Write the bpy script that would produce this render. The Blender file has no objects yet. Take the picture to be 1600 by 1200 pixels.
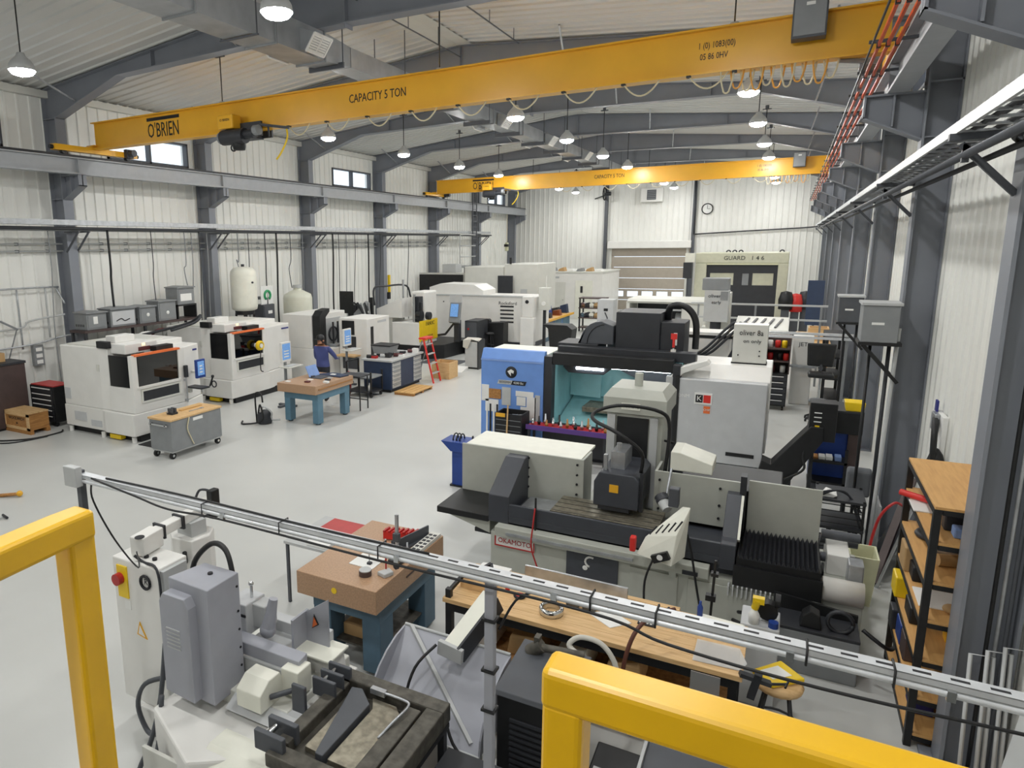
import bpy, bmesh, math, random
from mathutils import Vector, Matrix, Euler
random.seed(7)
R = math.radians
S = bpy.context.scene
COL = S.collection

# ------------------------------------------------------------------ camera
def set_camera():
    yaw, pitch, roll = R(-29.429), R(10.406), R(.7635)
    f = Vector((math.sin(yaw)*math.cos(pitch), math.cos(yaw)*math.cos(pitch), -math.sin(pitch)))
    r = Vector((math.cos(yaw), -math.sin(yaw), 0)); d = f.cross(r)
    r2 = math.cos(roll)*r + math.sin(roll)*d
    d2 = -math.sin(roll)*r + math.cos(roll)*d
    cam = bpy.data.cameras.new('camera'); o = bpy.data.objects.new('camera', cam); COL.objects.link(o)
    m = Matrix((r2, -d2, -f)).transposed().to_4x4(); m.translation = (0, 0, 4.0)
    o.matrix_world = m
    cam.sensor_fit = 'HORIZONTAL'; cam.sensor_width = 36.0
    cam.lens = 36.0*1054.02/1600
    cam.shift_x = (800-638.55)/1600; cam.shift_y = -(600-577.2)/1600
    cam.clip_start = .05; cam.clip_end = 300
    S.camera = o
set_camera()

# ------------------------------------------------------------------ world, exposure
W = bpy.data.worlds.new('sky'); S.world = W; W.use_nodes = True
bg = W.node_tree.nodes['Background']; bg.inputs[0].default_value = (.80, .90, 1.0, 1); bg.inputs[1].default_value = 1.7
S.view_settings.view_transform = 'Standard'; S.view_settings.look = 'None'
S.view_settings.gamma = 1.0; S.view_settings.use_curve_mapping = False
S.view_settings.exposure = 0.0
LAMP_EMIT = 213.0
LAMP_COL = (1.0, 1.0, .98)

# ------------------------------------------------------------------ materials
MATS = {}
def mat(name, col, rough=.5, metal=0.0, var=.05, scale=6.0, bump=0.0, emit=0.0, spec=.5, stretch=None, col2=None, thr=None, coat=0.0):
    if name in MATS: return MATS[name]
    m = bpy.data.materials.new(name); m.use_nodes = True; nt = m.node_tree; n = nt.nodes; l = nt.links
    b = n['Principled BSDF']; b.inputs['Metallic'].default_value = metal; b.inputs['Roughness'].default_value = rough
    b.inputs['Specular IOR Level'].default_value = spec
    if coat: b.inputs['Coat Weight'].default_value = coat
    tc = n.new('ShaderNodeTexCoord'); mp = n.new('ShaderNodeMapping'); l.new(tc.outputs['Object'], mp.inputs[0])
    if stretch: mp.inputs['Scale'].default_value = stretch
    nz = n.new('ShaderNodeTexNoise'); nz.inputs['Scale'].default_value = scale; nz.inputs['Detail'].default_value = 5
    l.new(mp.outputs[0], nz.inputs['Vector'])
    rp = n.new('ShaderNodeValToRGB'); l.new(nz.outputs[0], rp.inputs[0])
    c2 = col2 or tuple(min(1, c*(1+var)) for c in col); c1 = col if col2 else tuple(c*(1-var) for c in col)
    a, z = thr or (.35, .65)
    rp.color_ramp.elements[0].position = a; rp.color_ramp.elements[1].position = z
    rp.color_ramp.elements[0].color = (*c1, 1); rp.color_ramp.elements[1].color = (*c2, 1)
    l.new(rp.outputs[0], b.inputs['Base Color'])
    if bump:
        bp = n.new('ShaderNodeBump'); bp.inputs['Strength'].default_value = bump; bp.inputs['Distance'].default_value = .02
        l.new(nz.outputs[0], bp.inputs['Height']); l.new(bp.outputs[0], b.inputs['Normal'])
    if emit:
        b.inputs['Emission Color'].default_value = (*col, 1); b.inputs['Emission Strength'].default_value = emit
    MATS[name] = m; return m
def hexc(h):
    def f(c): c /= 255; return c/12.92 if c < .04045 else ((c+.055)/1.055)**2.4
    return tuple(f(int(h[i:i+2], 16)) for i in (0, 2, 4))
def M(name, h, **k): return mat(name, hexc(h), **k)
M('epoxy', 'c6c7c4', rough=.3, var=.035, scale=.7, spec=.4)
M('panel', 'eaeae5', rough=.5, var=.02, scale=1.5)
M('liner', 'cdcdca', rough=.45, var=.03, scale=.8)
M('steel', '82868e', rough=.5, var=.04, scale=2)
M('steel_dark', '505359', rough=.5, var=.05)
M('runway', 'a3a6aa', rough=.5, var=.04)
M('galv', 'b6b9bd', rough=.35, metal=.75, var=.12, scale=9)
M('duct', 'a4a7aa', rough=.4, metal=.55, var=.1, scale=3)
M('crane', 'e8ae2a', rough=.32, var=.04, scale=2)
M('rail_yellow', 'f6c012', rough=.35, var=.05, scale=5, coat=.2)
M('black', '17181a', rough=.5, var=.2, scale=8)
M('blackgloss', '0d0e10', rough=.15, var=.1)
M('charcoal', '2c2e33', rough=.5, var=.08)
M('darkgrey', '4c4f55', rough=.5, var=.06)
M('midgrey', '85888a', rough=.5, var=.05)
M('lightgrey', 'b9bbbb', rough=.45, var=.03)
M('white', 'e4e3df', rough=.42, var=.025, scale=3)
M('offwhite', 'd4d4cd', rough=.45, var=.03, scale=3)
M('puregrey', 'c4c6c8', rough=.45, var=.03)
M('cream', 'c8c8b2', rough=.5, var=.04)
M('polytank', 'd6d7c8', rough=.45, var=.03)
M('beige', 'cfcfae', rough=.5, var=.04)
M('ivory', 'e6e6da', rough=.45, var=.03)
M('grindergrey', 'b3b5ac', rough=.45, var=.03)
M('grinderdark', '3f4249', rough=.45, var=.06)
M('fggrey', 'a3a5ae', rough=.45, var=.03)
M('orange', 'e8743a', rough=.45)
M('busbar', 'd9551c', rough=.4, var=.12)
M('red', 'b02626', rough=.4, var=.1)
M('redbright', 'd8322c', rough=.4)
M('maroon', '5b2a2c', rough=.5)
M('brown', '4b3d3b', rough=.5, var=.08)
M('blue', '6d97dc', rough=.38, var=.03)
M('blue_deep', '1f3f8a', rough=.45, var=.08)
M('navy', '2b3a55', rough=.45, var=.08)
M('steelblue', '5b7f93', rough=.5, var=.06)
M('tableblue', '4e6a7d', rough=.5, var=.07)
M('aqua', '9fd3d8', rough=.3, var=.05)
M('yellow', 'ecc81b', rough=.4, var=.03)
M('vmclight', 'f2fbff', rough=.4, emit=26.0, var=0)
M('green', '2f9a62', rough=.5)
M('screen', '5f87b8', rough=.2, emit=.7, var=.2, scale=30)
M('paper', 'e9e9e6', rough=.7, var=.02)
M('ink', '1a1b20', rough=.6)
M('inkblue', '2b2f7a', rough=.6)
M('copper', 'b06b46', rough=.35, metal=.8)
M('chrome', 'cfd1d3', rough=.16, metal=1.0, var=.05)
M('castiron', '57544d', rough=.6, metal=.35, var=.3, scale=14, bump=.25)
M('machined', '8d8778', rough=.42, metal=.6, var=.25, scale=18)
M('rubber', '1c1c1d', rough=.8)
M('granite', 'b08e70', rough=.38, var=.12, scale=60)
M('wood', 'dab684', rough=.55, col2=hexc('c29a66'), scale=5, stretch=(1, 9, 9), thr=(.4, .75))
M('woody', 'd3a868', rough=.55, col2=hexc('b98a4e'), scale=5, stretch=(9, 1, 9), thr=(.4, .75))
M('osb', 'b88a55', rough=.7, col2=hexc('8c6238'), scale=22, thr=(.35, .7))
M('crate', 'b9854a', rough=.65, col2=hexc('9a6a38'), scale=4, stretch=(8, 1, 8))
M('cardboard', 'b59365', rough=.75, var=.06)
M('shelfply', 'd8a868', rough=.6, col2=hexc('c6945a'), scale=4, stretch=(9, 1, 9), thr=(.4, .8))
M('skin', 'b98468', rough=.55)
M('shirt', '3d4468', rough=.8, var=.12)
M('trouser', '24262e', rough=.85, var=.12)
M('cloth', 'c9c6bd', rough=.9, var=.05)
M('rag', '86a2d6', rough=.9)
M('doortan', 'aba295', rough=.5, var=.03)
M('seatgrey', '6c6f73', rough=.8)
M('purple', '5c3a86', rough=.5)
M('plastic_smoke', '8f8a8a', rough=.4)
mat('lens', LAMP_COL, rough=.4, emit=LAMP_EMIT, var=0)
M('amberlens', 'ffe0b0', rough=.4, emit=1.2, var=0)
M('hose', '5a3022', rough=.5)
M('orangecable', 'e0a348', rough=.5)
M('creamcable', 'd6ccac', rough=.5)
M('galvtray', 'd6d9dc', rough=.35, metal=.2, var=.08, scale=12)
def glass(name, tint=(1, 1, 1), tr=.9, rough=.02):
    m = bpy.data.materials.new(name); m.use_nodes = True; nt = m.node_tree; n = nt.nodes; l = nt.links; n.clear()
    out = n.new('ShaderNodeOutputMaterial'); mx = n.new('ShaderNodeMixShader'); t = n.new('ShaderNodeBsdfTransparent'); g = n.new('ShaderNodeBsdfGlossy')
    t.inputs[0].default_value = (*tint, 1); g.inputs['Roughness'].default_value = rough
    mx.inputs[0].default_value = 1-tr; l.new(t.outputs[0], mx.inputs[1]); l.new(g.outputs[0], mx.inputs[2]); l.new(mx.outputs[0], out.inputs[0])
    MATS[name] = m
glass('glass'); glass('smoked', (.10, .10, .11), .9); glass('acrylic', (.9, .92, .92), .55, .6)

# ------------------------------------------------------------------ geometry collector
class G:
    def __init__(s): s.v = []; s.f = []; s.sm = []; s.mi = []; s.cur = 0
    def _add(s, vs, fs, smooth=False):
        b = len(s.v); s.v += [tuple(v) for v in vs]
        for f in fs: s.f.append([b+i for i in f]); s.sm.append(smooth); s.mi.append(s.cur)
        return s
    def m(s, i): s.cur = i; return s
    def box(s, x0, x1, y0, y1, z0, z1):
        if x0 > x1: x0, x1 = x1, x0
        if y0 > y1: y0, y1 = y1, y0
        if z0 > z1: z0, z1 = z1, z0
        v = [(x, y, z) for z in (z0, z1) for x, y in ((x0, y0), (x1, y0), (x1, y1), (x0, y1))]
        return s._add(v, [(3, 2, 1, 0), (4, 5, 6, 7), (0, 1, 5, 4), (1, 2, 6, 5), (2, 3, 7, 6), (3, 0, 4, 7)])
    def cb(s, c, d): return s.box(c[0]-d[0]/2, c[0]+d[0]/2, c[1]-d[1]/2, c[1]+d[1]/2, c[2]-d[2]/2, c[2]+d[2]/2)
    def bar(s, p0, p1, w, h=None):              # rectangular bar between two points
        h = h or w; p0 = Vector(p0); p1 = Vector(p1); d = (p1-p0).normalized()
        up = Vector((0, 0, 1)) if abs(d.z) < .95 else Vector((0, 1, 0))
        a = d.cross(up).normalized()*w/2; b = a.cross(d).normalized()*h/2
        v = [p+sa*a+sb*b for p in (p0, p1) for sa, sb in ((-1, -1), (1, -1), (1, 1), (-1, 1))]
        return s._add(v, [(3, 2, 1, 0), (4, 5, 6, 7), (0, 1, 5, 4), (1, 2, 6, 5), (2, 3, 7, 6), (3, 0, 4, 7)])
    def cyl(s, p0, p1, r0, r1=None, n=12, caps=True):
        r1 = r0 if r1 is None else r1; p0 = Vector(p0); p1 = Vector(p1); d = (p1-p0).normalized()
        up = Vector((0, 0, 1)) if abs(d.z) < .95 else Vector((1, 0, 0))
        a = d.cross(up).normalized(); b = d.cross(a)
        c = [a*math.cos(2*math.pi*i/n)+b*math.sin(2*math.pi*i/n) for i in range(n)]
        v = [p0+r0*q for q in c]+[p1+r1*q for q in c]
        s._add(v, [(i, (i+1) % n, n+(i+1) % n, n+i)[::-1] for i in range(n)], True)
        if caps:
            if r0 > 1e-6: s._add([p0+r0*q for q in c], [tuple(range(n))])
            if r1 > 1e-6: s._add([p1+r1*q for q in c], [tuple(range(n))[::-1]])
        return s
    def tube(s, pts, r, n=6, closed=False):
        pts = [Vector(p) for p in pts]; k = len(pts); vs = []; prev = None
        for i, p in enumerate(pts):
            if closed: d = (pts[(i+1) % k]-pts[i-1])
            else: d = pts[min(i+1, k-1)]-pts[max(i-1, 0)]
            d.normalize()
            if prev is None:
                up = Vector((0, 0, 1)) if abs(d.z) < .9 else Vector((1, 0, 0)); a = d.cross(up).normalized()
            else:
                a = prev-d*prev.dot(d); a = a.normalized() if a.length > 1e-6 else d.orthogonal().normalized()
            prev = a; b = d.cross(a)
            vs += [p+r*(a*math.cos(2*math.pi*j/n)+b*math.sin(2*math.pi*j/n)) for j in range(n)]
        fs = []
        for i in range(k if closed else k-1):
            i2 = (i+1) % k
            fs += [(i*n+j, i*n+(j+1) % n, i2*n+(j+1) % n, i2*n+j) for j in range(n)]
        if not closed: fs += [tuple(range(n))[::-1], tuple((k-1)*n+j for j in range(n))]
        return s._add(vs, fs, True)
    def prism(s, poly, axis, a0, a1):           # poly: list of 2-D points in the plane across axis
        n = len(poly)
        def P(q, a):
            return {'x': (a, q[0], q[1]), 'y': (q[0], a, q[1]), 'z': (q[0], q[1], a)}[axis]
        v = [P(q, a0) for q in poly]+[P(q, a1) for q in poly]
        ar = sum(poly[i][0]*poly[(i+1) % n][1]-poly[(i+1) % n][0]*poly[i][1] for i in range(n))
        flip = (ar > 0) != (axis == 'y')
        if a1 < a0: flip = not flip
        fs = [tuple(range(n)), tuple(range(n, 2*n))[::-1]]+[(i, n+i, n+(i+1) % n, (i+1) % n) for i in range(n)]
        if flip: fs = [f[::-1] for f in fs]
        return s._add(v, fs)
    def lathe(s, prof, c, n=20, axis='z'):
        k = len(prof); vs = []
        for r, h in prof:
            for j in range(n):
                a = 2*math.pi*j/n; q = (r*math.cos(a), r*math.sin(a))
                vs.append({'z': (c[0]+q[0], c[1]+q[1], c[2]+h), 'y': (c[0]+q[0], c[1]+h, c[2]+q[1]), 'x': (c[0]+h, c[1]+q[0], c[2]+q[1])}[axis])
        fs = [(i*n+j, i*n+(j+1) % n, (i+1)*n+(j+1) % n, (i+1)*n+j) for i in range(k-1) for j in range(n)]
        if axis == 'y': fs = [f[::-1] for f in fs]
        return s._add(vs, fs, True)
    def sphere(s, c, r, n=10, sz=1.0):
        return s.lathe([(max(1e-4, r*math.sin(math.pi*i/n)), -r*sz*math.cos(math.pi*i/n)) for i in range(n+1)], c, 12)
    def poly(s, vs): return s._add(vs, [tuple(range(len(vs)))])
    def iboxes(s, *bs):
        for b in bs: s.box(*b)
        return s
def arc(c, r, a0, a1, n, plane='xz', off=0):
    out = []
    for i in range(n+1):
        a = R(a0+(a1-a0)*i/n); p, q = r*math.cos(a), r*math.sin(a)
        out.append({'xz': (c[0]+p, c[1], c[2]+q), 'yz': (c[0], c[1]+p, c[2]+q), 'xy': (c[0]+p, c[1]+q, c[2])}[plane])
    return out
def spline(pts, n=6):
    pts = [Vector(p) for p in pts]; out = []
    for i in range(len(pts)-1):
        p0 = pts[max(i-1, 0)]; p1 = pts[i]; p2 = pts[i+1]; p3 = pts[min(i+2, len(pts)-1)]
        for j in range(n):
            t = j/n
            out.append(.5*((2*p1)+(p2-p0)*t+(2*p0-5*p1+4*p2-p3)*t*t+(3*p1-p0-3*p2+p3)*t**3))
    out.append(pts[-1]); return out

def mesh_of(name, g, mats, org=(0, 0, 0)):
    me = bpy.data.meshes.new(name); ox, oy, oz = org
    me.from_pydata([(x-ox, y-oy, z-oz) for x, y, z in g.v], [], g.f)
    for mm in (mats if isinstance(mats, (list, tuple)) else [mats]): me.materials.append(MATS[mm])
    me.polygons.foreach_set('use_smooth', g.sm); me.polygons.foreach_set('material_index', g.mi)
    me.update(); return me
def link(name, me, parent=None):
    o = bpy.data.objects.new(name, me); COL.objects.link(o)
    if parent is not None: o.parent = parent
    return o
def bevel(o, w, seg=2):
    b = o.modifiers.new('edge', 'BEVEL'); b.width = w; b.segments = seg; b.limit_method = 'ANGLE'; b.angle_limit = R(40); b.harden_normals = False
    return o
def tag(o, label, cat, group=None):
    o['label'] = label; o['category'] = cat
    if group: o['group'] = group
    return o
ORG = {}
def thing(name, label, cat, loc, group=None):
    o = bpy.data.objects.new(name, None); o.empty_display_size = .1; COL.objects.link(o); o.location = loc
    ORG[o.name] = tuple(loc); return tag(o, label, cat, group)
def part(t, name, g, mats, bev=0, label=None):   # g in world coordinates
    org = ORG[t.name]; o = link(name, mesh_of(name, g, mats, org), t); ORG[o.name] = org
    if bev: bevel(o, bev)
    if label: o['label'] = label
    return o
def single(name, label, cat, g, mats, loc, bev=0, group=None):
    o = link(name, mesh_of(name, g, mats, loc)); o.location = loc; ORG[o.name] = tuple(loc)
    if bev: bevel(o, bev)
    return tag(o, label, cat, group)
def struct(name, g, mats, parent=None, bev=0):
    o = link(name, mesh_of(name, g, mats), parent); ORG[o.name] = (0, 0, 0)
    if parent is None: o['kind'] = 'structure'
    if bev: bevel(o, bev)
    return o
def copy_tree(o, parent=None):
    c = o.copy(); COL.objects.link(c); c.parent = parent; ORG[c.name] = ORG.get(o.name, (0, 0, 0))
    for ch in list(o.children): copy_tree(ch, c)
    return c
def clone(o, loc, label=None, rz=None):
    c = copy_tree(o); c.location = loc
    if label: c['label'] = label
    if rz is not None: c.rotation_euler.z = rz
    return c
def text(t, name, s, size, pos, xd, yd, m, ext=.002, align='CENTER', sx=1.0):
    cu = bpy.data.curves.new('lettering', 'FONT'); cu.body = s; cu.size = size; cu.extrude = ext; cu.align_x = align; cu.align_y = 'CENTER'; cu.resolution_u = 2
    tmp = bpy.data.objects.new('lettering_tmp', cu); COL.objects.link(tmp)
    dg = bpy.context.evaluated_depsgraph_get(); dg.update()
    me = bpy.data.meshes.new_from_object(tmp.evaluated_get(dg)); bpy.data.objects.remove(tmp)
    me.materials.clear(); me.materials.append(MATS[m])
    o = link(name, me, t); org = Vector(ORG[t.name]) if t is not None else Vector((0, 0, 0))
    x = Vector(xd).normalized(); y = Vector(yd).normalized(); z = x.cross(y)
    mm = Matrix((x*sx, y, z)).transposed().to_4x4(); mm.translation = Vector(pos)-org
    o.matrix_local = mm; ORG[o.name] = tuple(org); return o
FX, FY, FZ = (1, 0, 0), (0, 1, 0), (0, 0, 1)

# ================================================================== THE BUILDING
XL, XR, Y0, YB = -15.87, 1.63, -5.9, 42.0
XC, ZE, ZR = -7.12, 7.77, 8.60
def zroof(x): return ZE+(ZR-ZE)*(1-abs(x-XC)/(XC-XL))
PW = .9144
FRAMES = [.9, 5.95, 10.6, 15.3, 20.25, 25.3, 30.35, 35.6, 41.2]

g = G().box(XL-.4, XR+.4, Y0-.4, YB+.4, -.3, 0)
struct('floor', g, 'epoxy')
g = G()
for sx in (XL-.4, XR+.4):
    z = zroof(XL)-.035; g.prism([(sx, z), (XC, ZR), (XC, ZR+.3), (sx, z+.3)], 'y', Y0-.4, YB+.4)
ceil_o = struct('ceiling', g, 'liner')
# liner sheets of the roof: ribs run from eave to ridge, one sheet 0.91 m wide each
def sheet(n_ribs, L, w=PW, h=.03):
    pr = [(0, 0)]
    st = w/n_ribs
    for i in range(n_ribs):
        c = st*(i+.5); pr += [(c-.045, 0), (c-.022, h), (c+.022, h), (c+.045, 0)]
    pr.append((w, 0)); return pr
def ribbed(L, w=PW, n=3, h=.03):     # sheet in XY plane: x across ribs, y along, z relief
    pr = sheet(n, L, w, h); k = len(pr); g = G()
    v = [(x, 0, z) for x, z in pr]+[(x, L, z) for x, z in pr]
    g._add(v, [(i, i+1, k+i+1, k+i) for i in range(k-1)]); return g
n_y = int((YB-Y0)/PW)+1
Ls = math.hypot(XC-XL, ZR-ZE)
me_c = mesh_of('ceiling_panel', ribbed(Ls), 'liner')
for k in range(n_y):
    y = Y0+k*PW
    for sd in (1, -1):
        o = link('ceiling_panel', me_c, ceil_o)
        x0 = XL if sd == 1 else XR
        xd = Vector((0, sd*1, 0)); yd = Vector((sd*(XC-XL), 0, ZR-ZE)).normalized(); zd = xd.cross(yd)
        # relief has to point down into the hall
        xd2 = -xd if zd.z > 0 else xd
        zd = xd2.cross(yd); m4 = Matrix((xd2, yd, zd)).transposed().to_4x4()
        m4.translation = Vector((x0, y if xd2.y > 0 else y+PW, ZE-.012)); o.matrix_world = m4
# ridge cap
struct('trim_1', G().prism([(XC-.35, ZR-.075), (XC, ZR-.05), (XC+.35, ZR-.075), (XC, ZR-.02)], 'y', Y0, YB), 'offwhite')

# side walls with window openings
WL = [22.25+k*PW for k in (-17, -11, 0, 17)]       # window start Y, left wall
WRt = [22.25+k*PW for k in (-18, -11, 0, 17)]
ZW0, ZW1 = 6.34, 7.02
def wall_side(name, x, sgn, wins):
    g = G(); xo = x-sgn*.25; ys = [Y0-.3]
    for w in wins: ys += [w, w+3*PW]
    ys.append(YB+.3)
    for i in range(0, len(ys)-1):
        if i % 2 == 0: g.box(x-sgn*.02, xo, ys[i], ys[i+1], 0, ZE+.05)
        else:
            g.box(x-sgn*.02, xo, ys[i], ys[i+1], 0, ZW0); g.box(x-sgn*.02, xo, ys[i], ys[i+1], ZW1, ZE+.05)
    w = struct(name, g, 'panel')
    cache = {}
    def put(y, z0, z1):
        key = round(z1-z0, 3)
        if key not in cache: cache[key] = mesh_of('wall_panel', ribbed(z1-z0), 'panel')
        o = link('wall_panel', cache[key], w)
        xd = Vector((0, -sgn if sgn < 0 else 1, 0)); xd = Vector((0, 1, 0)); yd = Vector((0, 0, 1)); zd = xd.cross(yd)
        if zd.x*sgn < 0: xd = -xd; zd = -zd
        m4 = Matrix((xd, yd, zd)).transposed().to_4x4(); m4.translation = Vector((x, y if xd.y > 0 else y+PW, z0)); o.matrix_world = m4
    ks = round((wins[0]-Y0)/PW); y = wins[0]-ks*PW
    while y < YB-.05:
        inw = any(a-.01 < y < a+3*PW-.01 for a in wins)
        if inw: put(y, 0, ZW0); put(y, ZW1, ZE)
        else: put(y, 0, ZE)
        y += PW
    return w
wall_l = wall_side('wall_left', XL, 1, WL)
wall_r = wall_side('wall_right', XR, -1, WRt)
nwin = 0
for x, sgn, wins in ((XL, 1, WL), (XR, -1, WRt)):
    for y in wins:
        nwin += 1; a, b = y, y+3*PW
        xi = x+sgn*.05; xo = x-sgn*.12; g = G()
        g.box(xi, xo, a, b, ZW0, ZW0+.05).box(xi, xo, a, b, ZW1-.05, ZW1).box(xi, xo, a, a+.05, ZW0, ZW1).box(xi, xo, b-.05, b, ZW0, ZW1).box(xi, xo, (a+b)/2-.03, (a+b)/2+.03, ZW0, ZW1)
        w = struct('window_%d' % nwin, g, 'steel_dark')
        for p0, p1 in ((a+.05, (a+b)/2-.03), ((a+b)/2+.03, b-.05)):
            struct('pane', G().box(x-sgn*.06, x-sgn*.07, p0, p1, ZW0+.05, ZW1-.05), 'glass', w)

# back wall with the dock door opening
DX0, DX1, DZ = -9.62, -5.20, 3.98
g = G().box(XL-.3, DX0, YB+.02, YB+.3, 0, ZE).box(DX1, XR+.3, YB+.02, YB+.3, 0, ZE).box(DX0, DX1, YB+.02, YB+.3, DZ, ZE)
g.prism([(XL-.3, ZE), (XC, ZR+.1), (XR+.3, ZE)], 'y', YB+.02, YB+.3)
wall_b = struct('wall_back', g, 'panel')
nb = int((XR-XL)/PW); x = XL+.1
while x < XR-.1:
    z1 = min(zroof(x), zroof(x+PW)); z0 = DZ+.05 if (x+PW > DX0+.3 and x < DX1-.3) else 0
    o = link('wall_panel', mesh_of('wall_panel', ribbed(z1-z0), 'panel'), wall_b)
    m4 = Matrix(((1, 0, 0), (0, 0, 1), (0, -1, 0))).transposed().to_4x4(); m4.translation = Vector((x, YB, z0)); o.matrix_world = m4
    x += PW
struct('wall_front', G().box(XL-.3, XR+.3, Y0-.3, Y0, 0, ZR), 'panel')
# sectional dock door
g = G().box(DX0-.02, DX0+.12, YB-.12, YB+.02, 0, DZ+.1).box(DX1-.12, DX1+.02, YB-.12, YB+.02, 0, DZ+.1)
dr = struct('door_1', g, 'offwhite')
struct('door_header', G().box(DX0-.1, DX1+.15, YB-.4, YB-.06, DZ-.32, DZ+.1), 'white', dr, .03)
zz = [0, .62, 1.28, 1.92, 2.56, 3.18, 3.75]
for i in range(6):
    a, b = zz[i], zz[i+1]; X0, X1 = DX0+.1, DX1-.1; yf, yb_ = YB-.07, YB-.01
    if i == 1:
        wv = [(-9.35+.84*j, -9.35+.84*j+.62) for j in range(5)]; g = G(); za, zb = a+.2, a+.52
        g.box(X0, X1, yf, yb_, a+.012, za).box(X0, X1, yf, yb_, zb, b-.012); xs = X0
        for p, q in wv: g.box(xs, p, yf, yb_, za, zb); xs = q
        g.box(xs, X1, yf, yb_, za, zb)
        pnl = struct('door_panel', g, 'doortan', dr)
        for p, q in wv: struct('pane', G().box(p, q, yb_-.02, yb_-.01, za, zb), 'glass', pnl)
    else:
        g = G().box(X0, X1, yf, yb_, a+.012, b-.012)
        for k in range(3): g.cyl((X0+1+1.1*k, yf-.015, (a+b)/2), (X0+1+1.1*k, yf, (a+b)/2), .035, n=8)
        struct('door_panel', g, 'doortan', dr)

# ------------------------------------------------------------------ rigid frames
def frame_cols(i, y):
    hw = .13
    for sd, xf, xw, nm in ((1, -15.36, XL+.03, 'left'), (-1, 1.25, XR-.03, 'right')):
        c = struct('steel_column', G().box(min(xf+sd*-.02, xw), max(xf-sd*.02, xw), y-.012, y+.012, 0, 7.07), 'steel')
        zt = 7.1
        struct('flange', G().box(xf, xf-sd*.025, y-hw, y+hw, 0, zt), 'steel', c)
        struct('flange', G().box(xw, xw+sd*.02, y-hw*.9, y+hw*.9, 0, ZE-.12), 'steel', c)
        g = G()
        for z in (5.2, 5.83, 7.05): g.box(xf, xw, y-hw*.9, y+hw*.9, z, z+.02)
        struct('stiffener', g, 'steel', c)
        # bracket that carries the crane runway
        xb = xf+sd*.62
        g = G().prism([(xf, 5.2), (xf, 5.74), (xb, 5.74), (xb, 5.5)], 'y', y-.012, y+.012).box(xf, xb, y-.11, y+.11, 5.73, 5.752)
        n = Vector((xb-xf, .3)).normalized()
        g.prism([(xf, 5.2), (xb, 5.5), (xb, 5.48), (xf, 5.18)], 'y', y-.11, y+.11).box(xb, xb-sd*.02, y-.11, y+.11, 5.48, 5.74)
        g.box(xf+sd*.3, xf+sd*.32, y-.11, y+.11, 5.36, 5.73)
        struct('bracket', g, 'steel', c)
        struct('base_plate', G().box(xf+sd*.08, xw, y-.17, y+.17, 0, .03), 'steel', c)
def rafter(y):
    T = lambda x: zroof(x)-.06
    up = [(XL+.05, T(XL+.05)), (XC, T(XC)), (XR-.05, T(XR-.05))]
    lo = [(1.25, 7.08), (-1.1, 7.74), (XC, 7.84), (-13.1, 7.74), (-15.36, 7.08), (XL+.05, 7.08)]
    lo = [(XR-.05, 7.08)]+lo
    g = G().prism(up+lo, 'y', y-.012, y+.012)
    b = struct('roof_beam', g, 'steel')
    g = G(); pl = [(1.25, 7.08), (-1.1, 7.74), (XC, 7.84), (-13.1, 7.74), (-15.36, 7.08)]
    for (xa, za), (xb, zb) in zip(pl, pl[1:]): g.prism([(xa, za), (xb, zb), (xb, zb-.02), (xa, za-.02)], 'y', y-.13, y+.13)
    struct('flange', g, 'steel', b)
    g = G()
    for xa, za, xb, zb in ((XL+.05, T(XL), XC, T(XC)), (XR-.05, T(XR), XC, T(XC))): g.prism([(xa, za), (xb, zb), (xb, zb+.02), (xa, za+.02)], 'y', y-.13, y+.13)
    struct('flange', g, 'steel', b)
    g = G()
    for x, dx in ((-14.6, -.9), (-9.6, -.8), (-4.6, .8), (.2, .8)):
        g.bar((x, y-.1, 7.35 if abs(x+7) > 6.5 else 7.82), (x+dx*.2, y-1.1, zroof(x)-.05), .035)
    struct('fly_brace', g, 'galv', b)
    g = G()
    for x in (-12, -7.1, -2.2): g.box(x-.008, x+.008, y-.12, y+.12, 7.75, T(x)-.01)
    struct('stiffener', g, 'steel', b)
for i, y in enumerate(FRAMES): frame_cols(i, y); rafter(y)
# end wall posts and sill girts
for x in (-9.9, -5.0):
    struct('steel_column', G().box(x-.09, x+.09, YB-.26, YB-.06, 0, zroof(x)-.08), 'steel_dark')
# eave trim
struct('trim_2', G().box(XL+.02, XL+.16, Y0, YB, ZE-.22, ZE-.06), 'offwhite')
struct('trim_3', G().box(XR-.16, XR-.02, Y0, YB, ZE-.22, ZE-.06), 'offwhite')
def parts(t, name, items, mats, bev=0):          # every piece an object of its own
    out = []
    for it in items:
        g = G().box(*it) if isinstance(it, tuple) else it
        out.append(part(t, name, g, mats, bev))
    return out
def tubes(t, name, paths, r, mats, n=6):
    return [part(t, name, G().tube(p, r, n), mats) for p in paths]
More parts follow.
